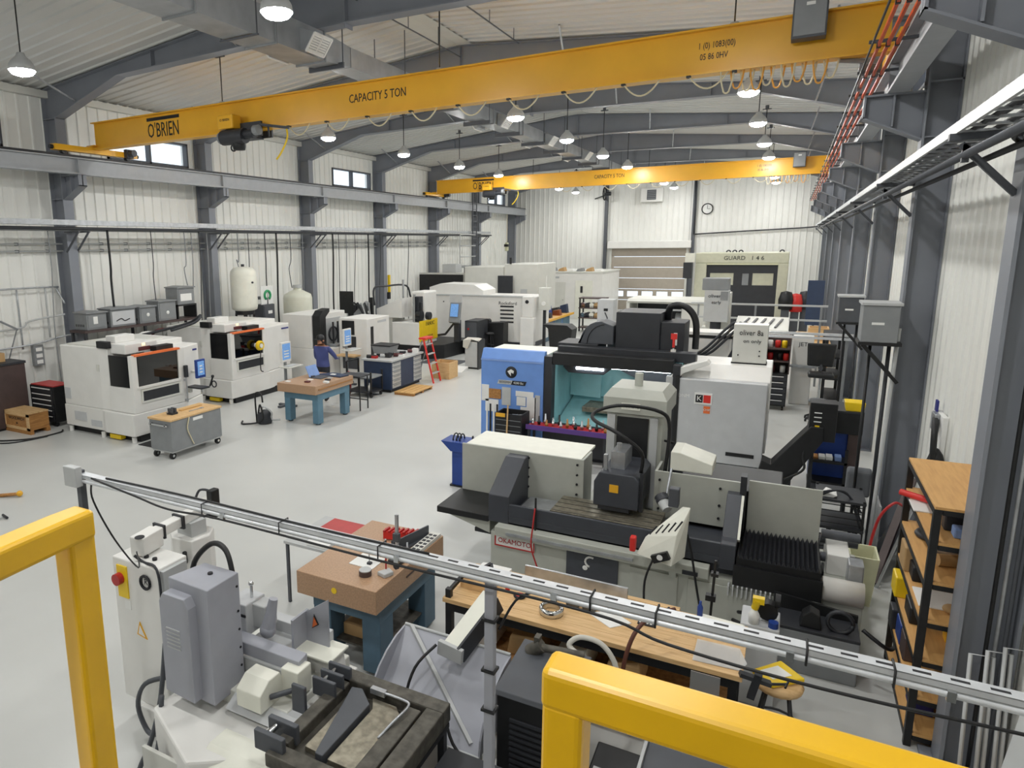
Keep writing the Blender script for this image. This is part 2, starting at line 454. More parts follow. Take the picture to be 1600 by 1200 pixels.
# ================================================================== HIGH BAY LAMPS
LROWS = [-1.3, 2.9, 7.1, 11.6, 15.5, 19.6, 23.8, 27.7, 32.1, 36.3, 39.5]  # last row is added, unseen, to fill light onto the end wall
side_n = {-11.13: 'over the white machining centres', -5.82: 'along the air duct', -1.0: 'by the crane bus bars'}
ordn = ['first', 'second', 'third', 'fourth', 'fifth', 'sixth', 'seventh', 'eighth', 'ninth', 'tenth', 'eleventh', 'twelfth', 'thirteenth', 'fourteenth', 'fifteenth', 'sixteenth', 'seventeenth', 'eighteenth', 'nineteenth', 'twentieth']
def lamp(x, y, i):
    t = thing('high_bay_lamp', 'round high bay lamp, %s from the camera in the row %s' % (ordn[i], side_n[x]), 'lamp', (x, y, zroof(x)), 'high bay lamps under the roof')
    z = 6.9; zr = zroof(x)-.045
    part(t, 'stem', G().tube([(x, y, z+.2), (x, y, zr-.12)], .012, 6), 'black')
    part(t, 'hook_plate', G().box(x-.12, x+.12, y-.03, y+.03, zr-.12, zr-.09).cyl((x, y, zr-.1), (x, y, zr), .05, n=8), 'steel_dark')
    part(t, 'housing', G().lathe([(.001, .24), (.06, .24), (.07, .2), (.15, .12), (.19, .06), (.205, -.03), (.198, -.03), (.18, .05), (.001, .05)], (x, y, z), 18), 'lightgrey')
    part(t, 'lens', G().lathe([(.19, -.02), (.185, -.05), (.15, -.085), (.09, -.105), (.001, -.11)], (x, y, z), 18), 'lens')
for x in (-11.13, -5.82, -1.0):
    for i, y in enumerate(LROWS): lamp(x, y, i)
# ================================================================== CRANES
def runway(name, label, x, sd):
    t = thing(name, label, 'crane runway', (x, 18, 5.75))
    a, b = Y0+.2, YB-.3
    g = G().box(x-.012, x+.012, a, b, 5.79, 6.11).box(x-.11, x+.11, a, b, 5.752, 5.79).box(x-.11, x+.11, a, b, 6.11, 6.135)
    part(t, 'beam_section', g, 'runway')
    part(t, 'crane_rail', G().box(x-.025, x+.025, a, b, 6.135, 6.20), 'charcoal')
    y = a+.3; L = []
    while y < b: L.append((x-.075, x+.075, y-.03, y+.03, 6.135, 6.15)); y += 1.2
    parts(t, 'rail_clip', L, 'black')
    parts(t, 'stiffener', [(x-.1, x+.1, y-.008, y+.008, 5.79, 6.11) for y in FRAMES[:-1]], 'runway')
    return t
runway('crane_runway', 'pale grey crane runway beam along the windowed wall opposite the camera', -14.93, 1)
runway('crane_runway', 'pale grey crane runway beam above the shelving, carrying the orange bus bars', .97, -1)

def crane(y, label, first):
    t = thing('bridge_crane', label, 'bridge crane', (-7, y, 6.36), 'yellow bridge cranes')
    xa, xb = -14.82, .88
    g = G().box(xa, xb, y+.1, y+.13, 6.38, 6.95)
    part(t, 'girder_web', g, 'crane')
    part(t, 'top_flange', G().box(xa, xb, y, y+.24, 6.945, 6.97), 'crane')
    part(t, 'bottom_flange', G().box(xa, xb, y, y+.24, 6.355, 6.38), 'crane')
    for x in (-14.93, .97):
        sd = 1 if x < 0 else -1
        g = G().prism([(y-.95, 6.27), (y-.95, 6.40), (y-.1, 6.40), (y+.02, 6.46), (y+.22, 6.46), (y+.34, 6.40), (y+1.3, 6.40), (y+1.3, 6.27)], 'x', x-.09, x+.09)
        e = part(t, 'end_truck', g, 'crane')
        parts(e, 'bumper', [G().cyl((x, y-1.03, 6.33), (x, y-.95, 6.33), .05, n=10), G().cyl((x, y+1.3, 6.33), (x, y+1.38, 6.33), .05, n=10)], 'black')
        parts(e, 'wheel', [G().cyl((x-.05, yy, 6.265), (x+.05, yy, 6.265), .062, n=14) for yy in (y-.7, y+1.05)], 'charcoal')
        part(e, 'drive_motor', G().cyl((x+sd*.09, y+1.0, 6.36), (x+sd*.36, y+1.0, 6.36), .085, n=12).box(x+sd*.09, x+sd*.2, y+.9, y+1.1, 6.26, 6.46), 'darkgrey')
        part(e, 'girder_plate', G().box(x-.09 if sd > 0 else x-.2, x+.2 if sd > 0 else x+.09, y+.0, y+.24, 6.44, 6.46), 'crane')
    part(t, 'name_bar', G().box(-12.98, -11.95, y+.093, y+.1, 6.83, 6.90), 'ink')
    text(t, 'maker_lettering', "O'BRIEN", .44, (-12.47, y+.097, 6.61), FX, FZ, 'ink', .003, sx=.62)
    text(t, 'capacity_lettering', 'CAPACITY 5 TON', .215, (-6.85, y+.097, 6.70), FX, FZ, 'ink', .003, sx=.72)
    text(t, 'phone_lettering', '1 (0) 1083(00)', .12, (-1.17, y+.097, 6.75), FX, FZ, 'ink', .003, sx=.7)
    text(t, 'phone_lettering', '05 86 0HV', .12, (-1.2, y+.097, 6.60), FX, FZ, 'ink', .003, sx=.7)
    # control box
    c = part(t, 'control_box', G().box(-.24, .16, y-.22, y+.0, 6.6, 7.13), 'darkgrey', .01)
    part(c, 'box_door', G().box(-.22, .14, y-.235, y-.22, 6.63, 7.1), 'midgrey', .004)
    part(c, 'box_label', G().box(-.09, .01, y-.238, y-.235, 6.99, 7.03), 'paper')
    part(c, 'box_bracket', G().box(-.2, -.16, y, y+.1, 6.65, 7.05).box(.08, .12, y, y+.1, 6.65, 7.05), 'darkgrey')
    # festoon
    xs = [-8.87+.92*i for i in range(9)]
    for x in xs:
        part(t, 'festoon_cable', G().tube([(x+.52*k/10, y+.04, 6.36-.2*(1-((k-5)/5)**2)) for k in range(11)], .013, 6), 'creamcable')
    for k in range(11):
        x = -1.0+.125*k; w = .17; d_ = (.30, .24, .28)[k % 3]; g = G()
        g.tube([(x+w*(j/12-.5)*(1.25 if 3 < j < 9 else 1), y+.02+.05*(k % 3), 6.36-d_*math.sin(math.pi*j/12)**.6) for j in range(13)], .013, 6)
        part(t, 'bunched_cable', g, 'orangecable' if k % 2 else 'creamcable')
    parts(t, 'festoon_trolley', [(x-.03, x+.03, y+.0, y+.08, 6.33, 6.36) for x in xs+[xs[-1]+.6]], 'black')
    part(t, 'collector_arm', G().bar((.6, y+.3, 6.3), (.6, y+.3, 5.95), .04).bar((.35, y+.15, 6.34), (.8, y+.3, 6.3), .05), 'midgrey')
    return t
c1 = crane(11.0, 'yellow bridge crane girder spanning the hall in front, lettered CAPACITY 5 TON', True)
c2 = clone(c1, (-7, 29.1, 6.36), 'second yellow bridge crane girder far down the hall by the end wall')

def hoist(x, y, label):
    t = thing('chain_hoist', label, 'hoist', (x, y, 6.36), 'hoists under the crane girders')
    part(t, 'cover', G().box(x-.62, x-.2, y-.28, y-.02, 6.38, 6.66), 'crane', .03)
    part(t, 'trolley', G().box(x-.6, x+.35, y-.06, y-.012, 6.22, 6.5).box(x-.6, x+.35, y+.255, y+.3, 6.22, 6.5).box(x-.3, x+.1, y-.06, y+.3, 6.2, 6.26), 'charcoal')
    g = G()
    for xx in (x-.45, x+.2):
        g.cyl((xx, y-.011, 6.43), (xx, y+.09, 6.43), .045, n=12)
        g.cyl((xx, y+.15, 6.43), (xx, y+.254, 6.43), .045, n=12)
    part(t, 'trolley_wheel', g, 'midgrey')
    part(t, 'motor', G().cyl((x-.55, y-.2, 6.22), (x+.05, y-.2, 6.22), .15, n=14).cyl((x+.05, y-.2, 6.24), (x+.3, y-.2, 6.24), .09, n=12), 'charcoal')
    part(t, 'drum', G().cyl((x-.62, y-.2, 6.22), (x-.55, y-.2, 6.22), .12, n=14).cyl((x+.3, y-.2, 6.3), (x+.42, y-.2, 6.3), .1, n=12), 'midgrey')
    part(t, 'chain_container', G().lathe([(.01, 0), (.12, .01), (.14, .1), (.15, .22)], (x-.2, y-.12, 5.96), 14), 'black')
    part(t, 'hook_block', G().tube(arc((x-.35, y-.12, 6.03), .07, 150, 400, 8), .018, 6).box(x-.39, x-.31, y-.15, y-.09, 6.06, 6.14), 'charcoal')
    part(t, 'cable_guide', G().bar((x+.35, y-.1, 6.42), (x+1.05, y-.06, 6.3), .05).bar((x+.55, y-.08, 6.39), (x+.55, y-.05, 6.18), .03), 'charcoal')
    part(t, 'pendant_hose', G().tube(spline([(x+1.0, y-.06, 6.3), (x+1.02, y-.08, 6.1), (x+.88, y-.1, 5.85), (x+.75, y-.1, 5.72)]), .018), 'yellow')
    text(t, 'cover_lettering', 'O BRIEN', .07, (x-.41, y-.283, 6.55), FX, FZ, 'ink', .002)
hoist(-9.85, 11.0, 'yellow and black chain hoist hanging under the near crane girder')
hoist(-11.75, 29.1, 'small yellow hoist hanging under the far crane girder')

# bus bars on the right runway
t = thing('bus_bar_set', 'three orange crane bus bars running along the runway over the shelving', 'bus bars', (.7, 18, 6.0))
for x in (.62, .70, .78): part(t, 'bus_bar', G().box(x-.012, x+.012, Y0+.4, YB-.5, 5.985, 6.03), 'busbar')
part(t, 'guide_bar', G().box(.55, .565, Y0+.4, YB-.5, 5.99, 6.02), 'black')
y = Y0+1
while y < YB-1: part(t, 'hanger', G().box(.53, .955, y-.02, y+.02, 6.03, 6.06).box(.6, .64, y-.025, y+.025, 5.98, 6.035).box(.68, .72, y-.025, y+.025, 5.98, 6.035).box(.76, .8, y-.025, y+.025, 5.98, 6.035), 'charcoal'); y += 1.55

# ================================================================== DUCT
t = thing('air_duct', 'galvanised rectangular air duct hung along the hall under the ridge', 'duct', (-7.95, 15, 7.32), None)
segs = [(-4.5, .7), (.7, 3.0), (3.0, 5.4), (5.4, 7.55), (7.55, 9.3), (9.3, 10.65)]
for a, b in segs:
    p = part(t, 'duct_section', G().box(-8.28, -7.66, a+.02, b-.02, 7.31, 7.80), 'duct')
    part(p, 'duct_flange', G().box(-8.31, -7.63, b-.03, b, 7.28, 7.82), 'midgrey')
part(t, 'transition', G()._add([(-8.28, 10.65, 7.31), (-7.66, 10.65, 7.31), (-7.66, 10.65, 7.8), (-8.28, 10.65, 7.8), (-8.15, 11.5, 7.38), (-7.68, 11.5, 7.38), (-7.68, 11.5, 7.74), (-8.15, 11.5, 7.74)], [(0, 1, 5, 4), (1, 2, 6, 5), (2, 3, 7, 6), (3, 0, 4, 7)]), 'duct')
y = 11.5
while y < 38:
    b = min(y+2.4, 38.2)
    p = part(t, 'duct_section', G().box(-8.15, -7.68, y+.02, b-.02, 7.38, 7.74), 'duct')
    part(p, 'duct_flange', G().box(-8.18, -7.65, b-.03, b, 7.35, 7.77), 'midgrey')
    y = b
for y in (2.0, 6.2, 10.2, 19.2, 23.5, 28.2):
    for sd, xs in ((1, -7.62), (-1, -8.3)):
        g = G().prism([(xs-sd*.04, 7.35), (xs+sd*.06, 7.32), (xs+sd*.26, 7.58), (xs-sd*.04, 7.7)], 'y', y-.26, y+.26)
        d = part(t, 'diffuser', g, 'duct')
        n = Vector((sd*.26, 0, -.2)).normalized(); u = Vector((sd*.2, 0, .26)).normalized(); c = Vector((xs+sd*.16, y, 7.45))+n*.012
        g = G()
        for k in range(-3, 4): g.bar(c+u*k*.042+Vector((0, -.22, 0)), c+u*k*.042+Vector((0, .22, 0)), .012, .03)
        g.bar(c+u*.16+Vector((0, -.26, 0)), c+u*.16+Vector((0, .26, 0)), .03).bar(c-u*.16+Vector((0, -.26, 0)), c-u*.16+Vector((0, .26, 0)), .03)
        g.bar(c-u*.16+Vector((0, .25, 0)), c+u*.16+Vector((0, .25, 0)), .03).bar(c-u*.16+Vector((0, -.25, 0)), c+u*.16+Vector((0, -.25, 0)), .03).bar(c-u*.16, c+u*.16, .02)
        part(d, 'grille', g, 'white')
y = -3
while y < 38:
    g = G()
    for x in (-8.34, -7.58): g.box(x-.008, x+.008, y-.008, y+.008, 7.29, zroof(x)-.03)
    g.box(-8.36, -7.56, y-.02, y+.02, 7.275, 7.3 if y < 10.5 else 7.375); y += 2.35
    part(t, 'hanger', g, 'steel_dark')

# suspended conduit rods under the ridge
for i, (x, y0_, y1_) in enumerate(((-6.9, 8.0, 14.8), (-5.4, 8.5, 14.5))):
    t = thing('hung_conduit', ['long thin conduit hung below the ridge panel', 'short thin conduit hung beside the duct lamps'][i], 'conduit', (x, y0_, 8.2))
    part(t, 'conduit', G().cyl((x, y0_, 8.18), (x, y1_, 8.18), .014, n=8), 'steel_dark')
    parts(t, 'rod', [(x-.006, x+.006, y0_+.5+k*1.3-.006, y0_+.5+k*1.3+.006, 8.18, zroof(x)-.03) for k in range(5)], 'steel_dark')

# ================================================================== TRAYS AND PIPES ON THE WALLS
t = thing('cable_tray', 'long galvanised cable tray with dark cables above the wooden shelf rack', 'cable tray', (.95, 15, 4.6))
part(t, 'tray_rail', G().box(.89, .91, -3, 40, 4.69, 4.765), 'galvtray'); part(t, 'tray_rail', G().box(1.19, 1.21, -3, 40, 4.69, 4.765), 'galvtray')
parts(t, 'rung', [(.91, 1.19, -2.8+.3*k-.02, -2.8+.3*k+.02, 4.69, 4.705) for k in range(142)], 'galv')
for k in range(7):
    x = .945+.038*k; part(t, 'cable', G().tube([(x+.012*math.sin(j*1.7+k), -3+j*.86, 4.72+.012*math.sin(j*.9+k*2)+(.03 if k % 3 == 0 else 0)) for j in range(50)], .015, 5), ['black', 'charcoal', 'darkgrey', 'midgrey'][k % 4])
part(t, 'hanging_pipe', G().tube([(.96, -3, 4.55), (.96, 39, 4.55)], .028, 8), 'darkgrey'); part(t, 'hanging_pipe', G().tube([(1.1, -3, 4.53), (1.1, 39, 4.53)], .022, 8), 'charcoal')
for y in FRAMES:
    part(t, 'arm', G().box(.86, 1.25, y-.03, y+.03, 4.645, 4.69).bar((.93, y, 4.62), (1.25, y, 4.28), .04).box(.94, .98, y-.02, y+.02, 4.5, 4.62), 'darkgrey')
t = thing('cable_conduit', 'dark conduits bending down the near grey column on the shelf side', 'conduit', (1.2, 5.5, 0))
for k in range(3):
    x = 1.3+.05*k; part(t, 'conduit', G().tube(spline([(1.0+.05*k, 4.3, 4.6), (1.05+.05*k, 5.2, 4.56), (x+.05, 5.7, 4.5), (x+.13, 5.83, 4.2), (x+.13, 5.86, 3.4), (x+.13, 5.86, .1)], 5), .014, 6), ['black', 'galv', 'darkgrey'][k])

t = thing('pipe_rack', 'grey pipes and cable tray running along the far windowed wall below the runway', 'pipe rack', (-15, 18, 4.4))
part(t, 'tray', G().box(-15.12, -15.1, Y0+.5, 36, 4.58, 4.70).box(-14.92, -14.9, Y0+.5, 36, 4.58, 4.70).box(-15.1, -14.92, Y0+.5, 36, 4.58, 4.6), 'galv')
part(t, 'pipe', G().cyl((-14.95, Y0+.5, 4.5), (-14.95, 36.2, 4.5), .035, n=8), 'charcoal')
part(t, 'pipe', G().cyl((-15.1, Y0+.5, 4.47), (-15.1, 36.2, 4.47), .03, n=8), 'midgrey')
part(t, 'pipe', G().cyl((-15.25, Y0+.5, 4.52), (-15.25, 33, 4.52), .03, n=8), 'lightgrey')
for y in FRAMES[:-1]:
    part(t, 'arm', G().box(-15.4, -14.86, y-.16, y-.12, 4.41, 4.44).bar((-14.9, y-.14, 4.42), (-15.4, y-.14, 3.95), .035).box(-15.4, -14.86, y+.12, y+.16, 4.41, 4.44).bar((-14.9, y+.14, 4.42), (-15.4, y+.14, 3.95), .035), 'steel_dark')
# thin pipe rails nearer the wall
for i, z in enumerate((4.15, 3.98)):
    t = thing('wall_pipe', ['upper slim air pipe clipped along the far windowed wall', 'lower slim air pipe clipped along the far windowed wall'][i], 'pipe', (-15.75, 18, z))
    part(t, 'pipe', G().cyl((-15.74, 7, z), (-15.74, 32, z), .02, n=8), 'lightgrey')
    parts(t, 'clip', [(-15.85, -15.72, 7.2+k*.75, 7.23+k*.75, z-.035, z+.035) for k in range(33)], 'midgrey')
rnd = random.Random(3)
drops = [(-15.0, 11.33, 2.56, .03, 'black'), (-15.02, 17.2, 2.15, .018, 'charcoal'), (-15.0, 17.75, .0, .03, 'black'), (-15.0, 20.95, .0, .03, 'black'), (-15.0, 23.4, .0, .03, 'black'), (-14.98, 15.9, 3.38, .016, 'midgrey'),
         (-15.05, 13.85, 2.96, .014, 'midgrey'), (-15.1, 14.15, .0, .014, 'midgrey'), (-15.05, 14.4, .0, .014, 'charcoal'), (-15.05, 14.7, .0, .014, 'midgrey'), (-15.1, 16.5, .0, .013, 'charcoal'), (-14.95, 18.4, 2.62, .013, 'charcoal'),
         (-15.05, 19.2, .0, .013, 'midgrey'), (-15.05, 21.4, .0, .013, 'charcoal'), (-15.05, 21.9, .0, .016, 'midgrey'), (-15.05, 22.5, .0, .013, 'charcoal'), (-15.15, 9.85, .0, .013, 'midgrey'), (-15.05, 12.7, 2.63, .013, 'charcoal'), (-15.05, 24.4, .0, .013, 'charcoal'), (-15.05, 26.8, .0, .016, 'charcoal')]
drops.sort(key=lambda q: q[1])
for k, (x, y, z, r, m) in enumerate(drops):
    single('conduit_drop', '%s conduit dropping from the wall pipe rack, %s drop counted from the camera' % ('thick black' if r > .025 else 'thin '+{'midgrey': 'grey', 'charcoal': 'dark'}[m], ordn[k]), 'conduit',
           G().tube(spline([(x, y, 4.5), (x, y+.01, 3.6), (x-.05, y+.05*math.sin(y*3), (z+4.5)/2-.3), (x, y, z)], 4), r, 6), m, (x, y, z), group='conduit drops along the far wall')
# ================================================================== LEFT SIDE: MACHINING CENTRES
def machining_centre(x, y, ye, label, inner, group='white machining centres along the windowed wall'):
    # x: front plane (faces +X), y: near side
    t = thing('machining_centre', label, 'milling machine', (x-1.2, y+1, 0), group)
    part(t, 'base', G().box(x-2.3, x-.05, y+.12, ye-.1, 0, .17), 'black')
    part(t, 'skirt', G().prism([(x-2.34, y), (x-1.05, y), (x-.9, y-.06), (x, y-.06), (x, y+1.42), (x-.25, ye), (x-2.34, ye)], 'z', .15, .62), 'white', .012)
    part(t, 'body', G().prism([(x-2.34, y+.02), (x-1.05, y+.02), (x-.78, y+.05), (x-.78, ye-.02), (x-2.34, ye-.02)], 'z', .62, 1.95), 'white', .02)
    part(t, 'door_module', G().box(x-.78, x-.02, y+.02, y+1.42, .63, 1.16).box(x-.12, x-.02, y+.02, y+.16, 1.16, 1.84).box(x-.78, x-.02, y+1.24, y+1.42, 1.16, 1.84).box(x-.74, x-.72, y+.05, y+1.3, 1.16, 1.84), 'white')
    part(t, 'side_module', G().prism([(x-.78, y+1.42), (x-.05, y+1.42), (x-.28, ye-.02), (x-.78, ye-.02)], 'z', .63, 1.84), 'white', .015)
    part(t, 'side_window', G().box(x-.74, x-.12, y+.03, y+.05, 1.17, 1.82), 'blackgloss', label='dark side window')
    d = part(t, 'front_window', G().box(x-.06, x-.045, y+.16, y+1.24, 1.17, 1.82), 'smoked', label='smoked front window')
    part(d, 'window_trim', G().box(x-.1, x+.015, y+.1, y+1.28, 1.82, 1.86), 'orange')
    part(d, 'window_rail', G().box(x-.03, x+.01, y+.12, y+1.26, 1.13, 1.18), 'white')
    part(t, 'lower_window', G().box(x-.02, x-.008, y+.24, y+1.2, .86, 1.07), 'charcoal', label='dark lower window')
    parts(t, 'window_frame', [(x-.02, x+.004, y+.2, y+1.24, .82, .86), (x-.02, x+.004, y+.2, y+1.24, 1.07, 1.11), (x-.02, x+.004, y+.2, y+.24, .86, 1.07), (x-.02, x+.004, y+1.2, y+1.24, .86, 1.07)], 'offwhite')
    part(t, 'interior', G().box(x-.7, x-.4, y+.35, y+1.15, 1.16, 1.5), inner)
    part(t, 'spindle', G().cyl((x-.45, y+.6, 1.55), (x-.45, y+.6, 1.84), .09, n=12).cyl((x-.45, y+.6, 1.48), (x-.45, y+.6, 1.55), .05, n=12), 'galv')
    h = part(t, 'head_cover', G().box(x-.95, x-.3, y+.12, y+.95, 1.84, 2.05).box(x-1.0, x-.7, y+.2, y+.7, 2.05, 2.2), 'white', .015)
    parts(h, 'recess', [(x-1.05, x-.72, y+.0, y+.11, 1.96, 2.1), (x-.3, x-.1, y+.75, y+1.2, 1.84, 1.95)], 'black')
    part(h, 'status_display', G().box(x-.3, x-.29, y+.45, y+.75, 1.88, 1.96), 'maroon')
    part(h, 'work_light', G().box(x-.3, x-.285, y+.55, y+.62, 1.98, 2.03), 'amberlens')
    part(t, 'roof_guard', G().box(x-2.2, x-1.1, y+.1, ye-.3, 1.95, 1.98), 'offwhite')
    part(t, 'name_plate', G().box(x-.2, x-.19, ye-.45, ye-.15, 1.7, 1.74), 'inkblue')
    parts(t, 'access_plate', [(x-2.0, x-1.6, y-.012, y, .3, .5), (x-2.3, x-2.1, y+.008, y+.02, .75, 1.0), (x-1.45, x-1.1, y-.01, y, .22, .36)], 'puregrey')
    part(t, 'warning_label', G().box(x-1.12, x-1.04, y-.0, y+.012, 1.45, 1.6), 'offwhite')
    parts(t, 'levelling_foot', [G().cyl((x-dx, yy, 0), (x-dx, yy, .12), .05, n=10) for dx, yy in ((2.25, y+.05), (1.1, y+.02), (.12, y+.02), (.2, ye-.05))], 'white')
    part(t, 'chip_tray', G().box(x-.85, x-.5, y-.02, y+.1, .03, .12), 'yellow')
    return t
machining_centre(-11.62, 9.05, 11.15, 'white machining centre with orange door strip beside the steel tool cart', 'midgrey')
machining_centre(-12.35, 12.65, 15.34, 'white machining centre with yellow hose reel, between the two tanks and the granite bench', 'maroon')
t = thing('hose_reel', 'yellow coiled air hose reel on the second machining centre window', 'hose reel', (-12.3, 13.6, 1.3))
part(t, 'coil', G().tube(arc((-12.27, 13.62, 1.42), .10, 0, 360, 14, 'yz'), .035, 6).tube(arc((-12.22, 13.62, 1.42), .10, 0, 360, 14, 'yz'), .035, 6), 'yellow')
part(t, 'hub', G().cyl((-12.42, 13.62, 1.42), (-12.18, 13.62, 1.42), .06, n=10), 'white')
part(t, 'hose', G().tube(spline([(-12.2, 13.6, 1.32), (-12.22, 13.58, 1.0), (-12.25, 13.62, .75), (-12.24, 13.7, .7)]), .014), 'black')

def pendant(name, x, y, z, label, w=.34, h=.42, stand=True, fx=.6):
    t = thing(name, label, 'control panel', (x, y, 0))
    part(t, 'frame', G().box(x-.06, x, y, y+w, z, z+h), 'blue_deep' if not stand else 'white', .01)
    part(t, 'display', G().box(x, x+.006, y+.04, y+w-.04, z+.06, z+h-.04), 'screen')
    part(t, 'display_text', G().iboxes(*[(x+.006, x+.009, y+.09, y+w-.1, z+.12+.07*k, z+.15+.07*k) for k in range(3)]), 'paper')
    if stand:
        part(t, 'keyboard_shelf', G().box(x-.05, x+.3, y-.08, y+w+.1, z-.12, z-.09), 'offwhite', .006)
        part(t, 'keyboard', G().box(x+.06, x+.24, y-.02, y+w+.02, z-.09, z-.07), 'lightgrey', .004)
        part(t, 'post', G().box(x-.08, x-.03, y+w/2-.03, y+w/2+.03, .05, z+.1), 'midgrey')
        part(t, 'foot', G().box(x-.3, x+.25, y+w/2-.04, y+w/2+.04, 0, .05).box(x-.12, x-.02, y-.1, y+w+.1, 0, .05), 'darkgrey')
    else:
        part(t, 'swing_arm', G().bar((x-.04, y+w/2, z+.1), (x-.3, y+w/2, z+.12), .05), 'white')
    return t
pendant('control_pendant', -11.45, 10.62, 1.12, 'blue framed control screen mounted at the corner of the first white machine', .27, .42, False)
t = thing('keypad_arm', 'small dark keypad tray and lever arm beside the blue framed control screen', 'keypad', (-11.4, 10.55, .78))
part(t, 'tray', G().box(-11.62, -11.15, 10.45, 10.7, .93, .96), 'charcoal'); part(t, 'bracket', G().box(-11.75, -11.6, 10.53, 10.6, .8, .95), 'offwhite')
part(t, 'lever', G().cyl((-11.2, 10.75, .95), (-11.15, 10.8, 1.15), .02, n=8).sphere((-11.15, 10.8, 1.17), .035), 'black')
part(t, 'hand_wheel', G().tube(arc((-11.1, 10.78, 1.0), .07, 0, 360, 12, 'xz'), .015), 'charcoal')
t = thing('door_handle_bar', 'upright chrome pull handle on the first white machine front', 'handle', (-11.6, 10.42, .8))
part(t, 'bar', G().cyl((-11.57, 10.42, .62), (-11.57, 10.42, 1.4), .018, n=8), 'galv'); parts(t, 'mount', [(-11.66, -11.57, 10.4, 10.44, z, z+.04) for z in (.64, 1.1)], 'galv'); part(t, 'grip', G().box(-11.6, -11.53, 10.38, 10.46, 1.18, 1.45), 'charcoal', .01)

pendant('control_console', -10.95, 12.95, 1.15, 'white console with a bright blue screen by the second white machine', .38, .5)
pendant('control_console', -11.1, 15.9, 1.15, 'white console with blue screen behind the navy drawer bench', .38, .5)

t = thing('tool_cart', 'grey stainless tool cart with wooden top on casters', 'cart', (-10.36, 9.2, 0))
part(t, 'body', G().box(-10.66, -10.06, 8.6, 9.9, .16, .76), 'midgrey', .008)
part(t, 'wooden_top', G().box(-10.68, -10.04, 8.58, 9.92, .76, .80), 'wood', .006)
part(t, 'push_handle', G().box(-10.62, -10.12, 8.55, 8.58, .66, .69).box(-10.58, -10.55, 8.55, 8.6, .65, .7).box(-10.2, -10.17, 8.55, 8.6, .65, .7), 'chrome')
part(t, 'bottom_rail', G().box(-10.64, -10.08, 8.62, 9.88, .13, .16), 'lightgrey')
part(t, 'label_plate', G().box(-10.06, -10.054, 9.15, 9.4, .66, .72), 'paper')
part(t, 'air_hose', G().tube(spline([(-10.05, 9.05, .76), (-10.04, 8.98, .55), (-10.04, 9.05, .35), (-10.04, 9.12, .2)]), .012), 'creamcable')
for x, y in ((-10.58, 8.66), (-10.14, 8.66), (-10.58, 9.84), (-10.14, 9.84)):
    c = part(t, 'caster', G().cyl((x-.025, y, .065), (x+.025, y, .065), .065, n=14), 'rubber')
    part(c, 'fork', G().box(x-.035, x+.035, y-.03, y+.03, .12, .14).cyl((x-.032, y, .065), (x+.032, y, .065), .028, n=8), 'chrome')
single('floor_mat', 'black rubber mat on the floor beside the steel tool cart', 'mat', G().box(-11.55, -10.5, 9.0, 10.3, 0, .012), 'rubber', (-11, 9.6, 0))
t = thing('bench_vise', 'small dark vise standing on the steel tool cart', 'vise', (-10.4, 8.95, .8))
part(t, 'base', G().box(-10.48, -10.32, 8.88, 9.02, .8, .84), 'charcoal'); part(t, 'jaw', G().box(-10.46, -10.34, 8.89, 8.93, .84, .92), 'darkgrey'); part(t, 'jaw', G().box(-10.46, -10.34, 8.97, 9.01, .84, .92), 'darkgrey')
part(t, 'screw', G().cyl((-10.4, 8.8, .86), (-10.4, 8.92, .86), .012, n=8), 'chrome')
single('wooden_board', 'narrow loose wooden board lying on the steel tool cart', 'board', G().box(-10.5, -10.42, 9.2, 9.75, .8, .82), 'woody', (-10.46, 9.5, .8))
t = thing('wrench', 'steel wrench on the steel tool cart top', 'wrench', (-10.25, 9.4, .8))
part(t, 'shank', G().box(-10.27, -10.245, 9.25, 9.55, .8, .81), 'galv'); part(t, 'jaw', G().box(-10.29, -10.225, 9.55, 9.61, .8, .812), 'galv')

# far left corner cabinets
t = thing('steel_cabinet', 'dark brown steel cabinet in the corner beside the black tool chest', 'cabinet', (-15.45, 8.6, 0))
part(t, 'body', G().box(-15.8, -15.22, 8.2, 9.0, .05, 1.46), 'brown', .01)
part(t, 'lid', G().box(-15.82, -15.2, 8.18, 9.02, 1.46, 1.52), 'charcoal', .008)
part(t, 'door', G().box(-15.77, -15.25, 8.185, 8.2, .8, 1.42), 'brown', .004); part(t, 'door', G().box(-15.77, -15.25, 8.185, 8.2, .1, .76), 'charcoal', .004)
part(t, 'handle', G().box(-15.55, -15.41, 8.17, 8.185, 1.1, 1.13), 'chrome')
part(t, 'label_sheet', G().box(-15.4, -15.28, 8.18, 8.186, .4, .7), 'paper')
part(t, 'plinth', G().box(-15.77, -15.25, 8.24, 8.96, 0, .05), 'black')
single('cardboard_box', 'small brown cardboard box on the dark brown cabinet', 'box', G().box(-15.75, -15.45, 8.4, 8.7, 1.52, 1.72), 'cardboard', (-15.75, 8.55, 1.52), .004)
t = thing('tool_chest', 'black tool chest with white edged drawers and red top mat', 'tool chest', (-14.95, 9.35, 0))
part(t, 'body', G().box(-15.3, -14.42, 9.1, 9.6, .1, .93), 'black', .008); part(t, 'top_mat', G().box(-15.28, -14.44, 9.12, 9.58, .93, .95), 'red')
for k, (a, b) in enumerate(((.78, .9), (.66, .76), (.54, .64), (.42, .52), (.28, .4), (.13, .26))):
    d = part(t, 'drawer', G().box(-15.26, -14.46, 9.085, 9.1, a, b), 'charcoal', .003); part(d, 'pull', G().box(-15.2, -14.52, 9.07, 9.085, b-.03, b-.012), 'paper')
parts(t, 'caster', [G().cyl((x-.02, y, .05), (x+.02, y, .05), .05, n=10) for x in (-15.22, -14.5) for y in (9.16, 9.54)], 'rubber')
t = thing('wooden_crate', 'low wooden shipping crate on runners in the corner', 'crate', (-14.8, 8.65, 0))
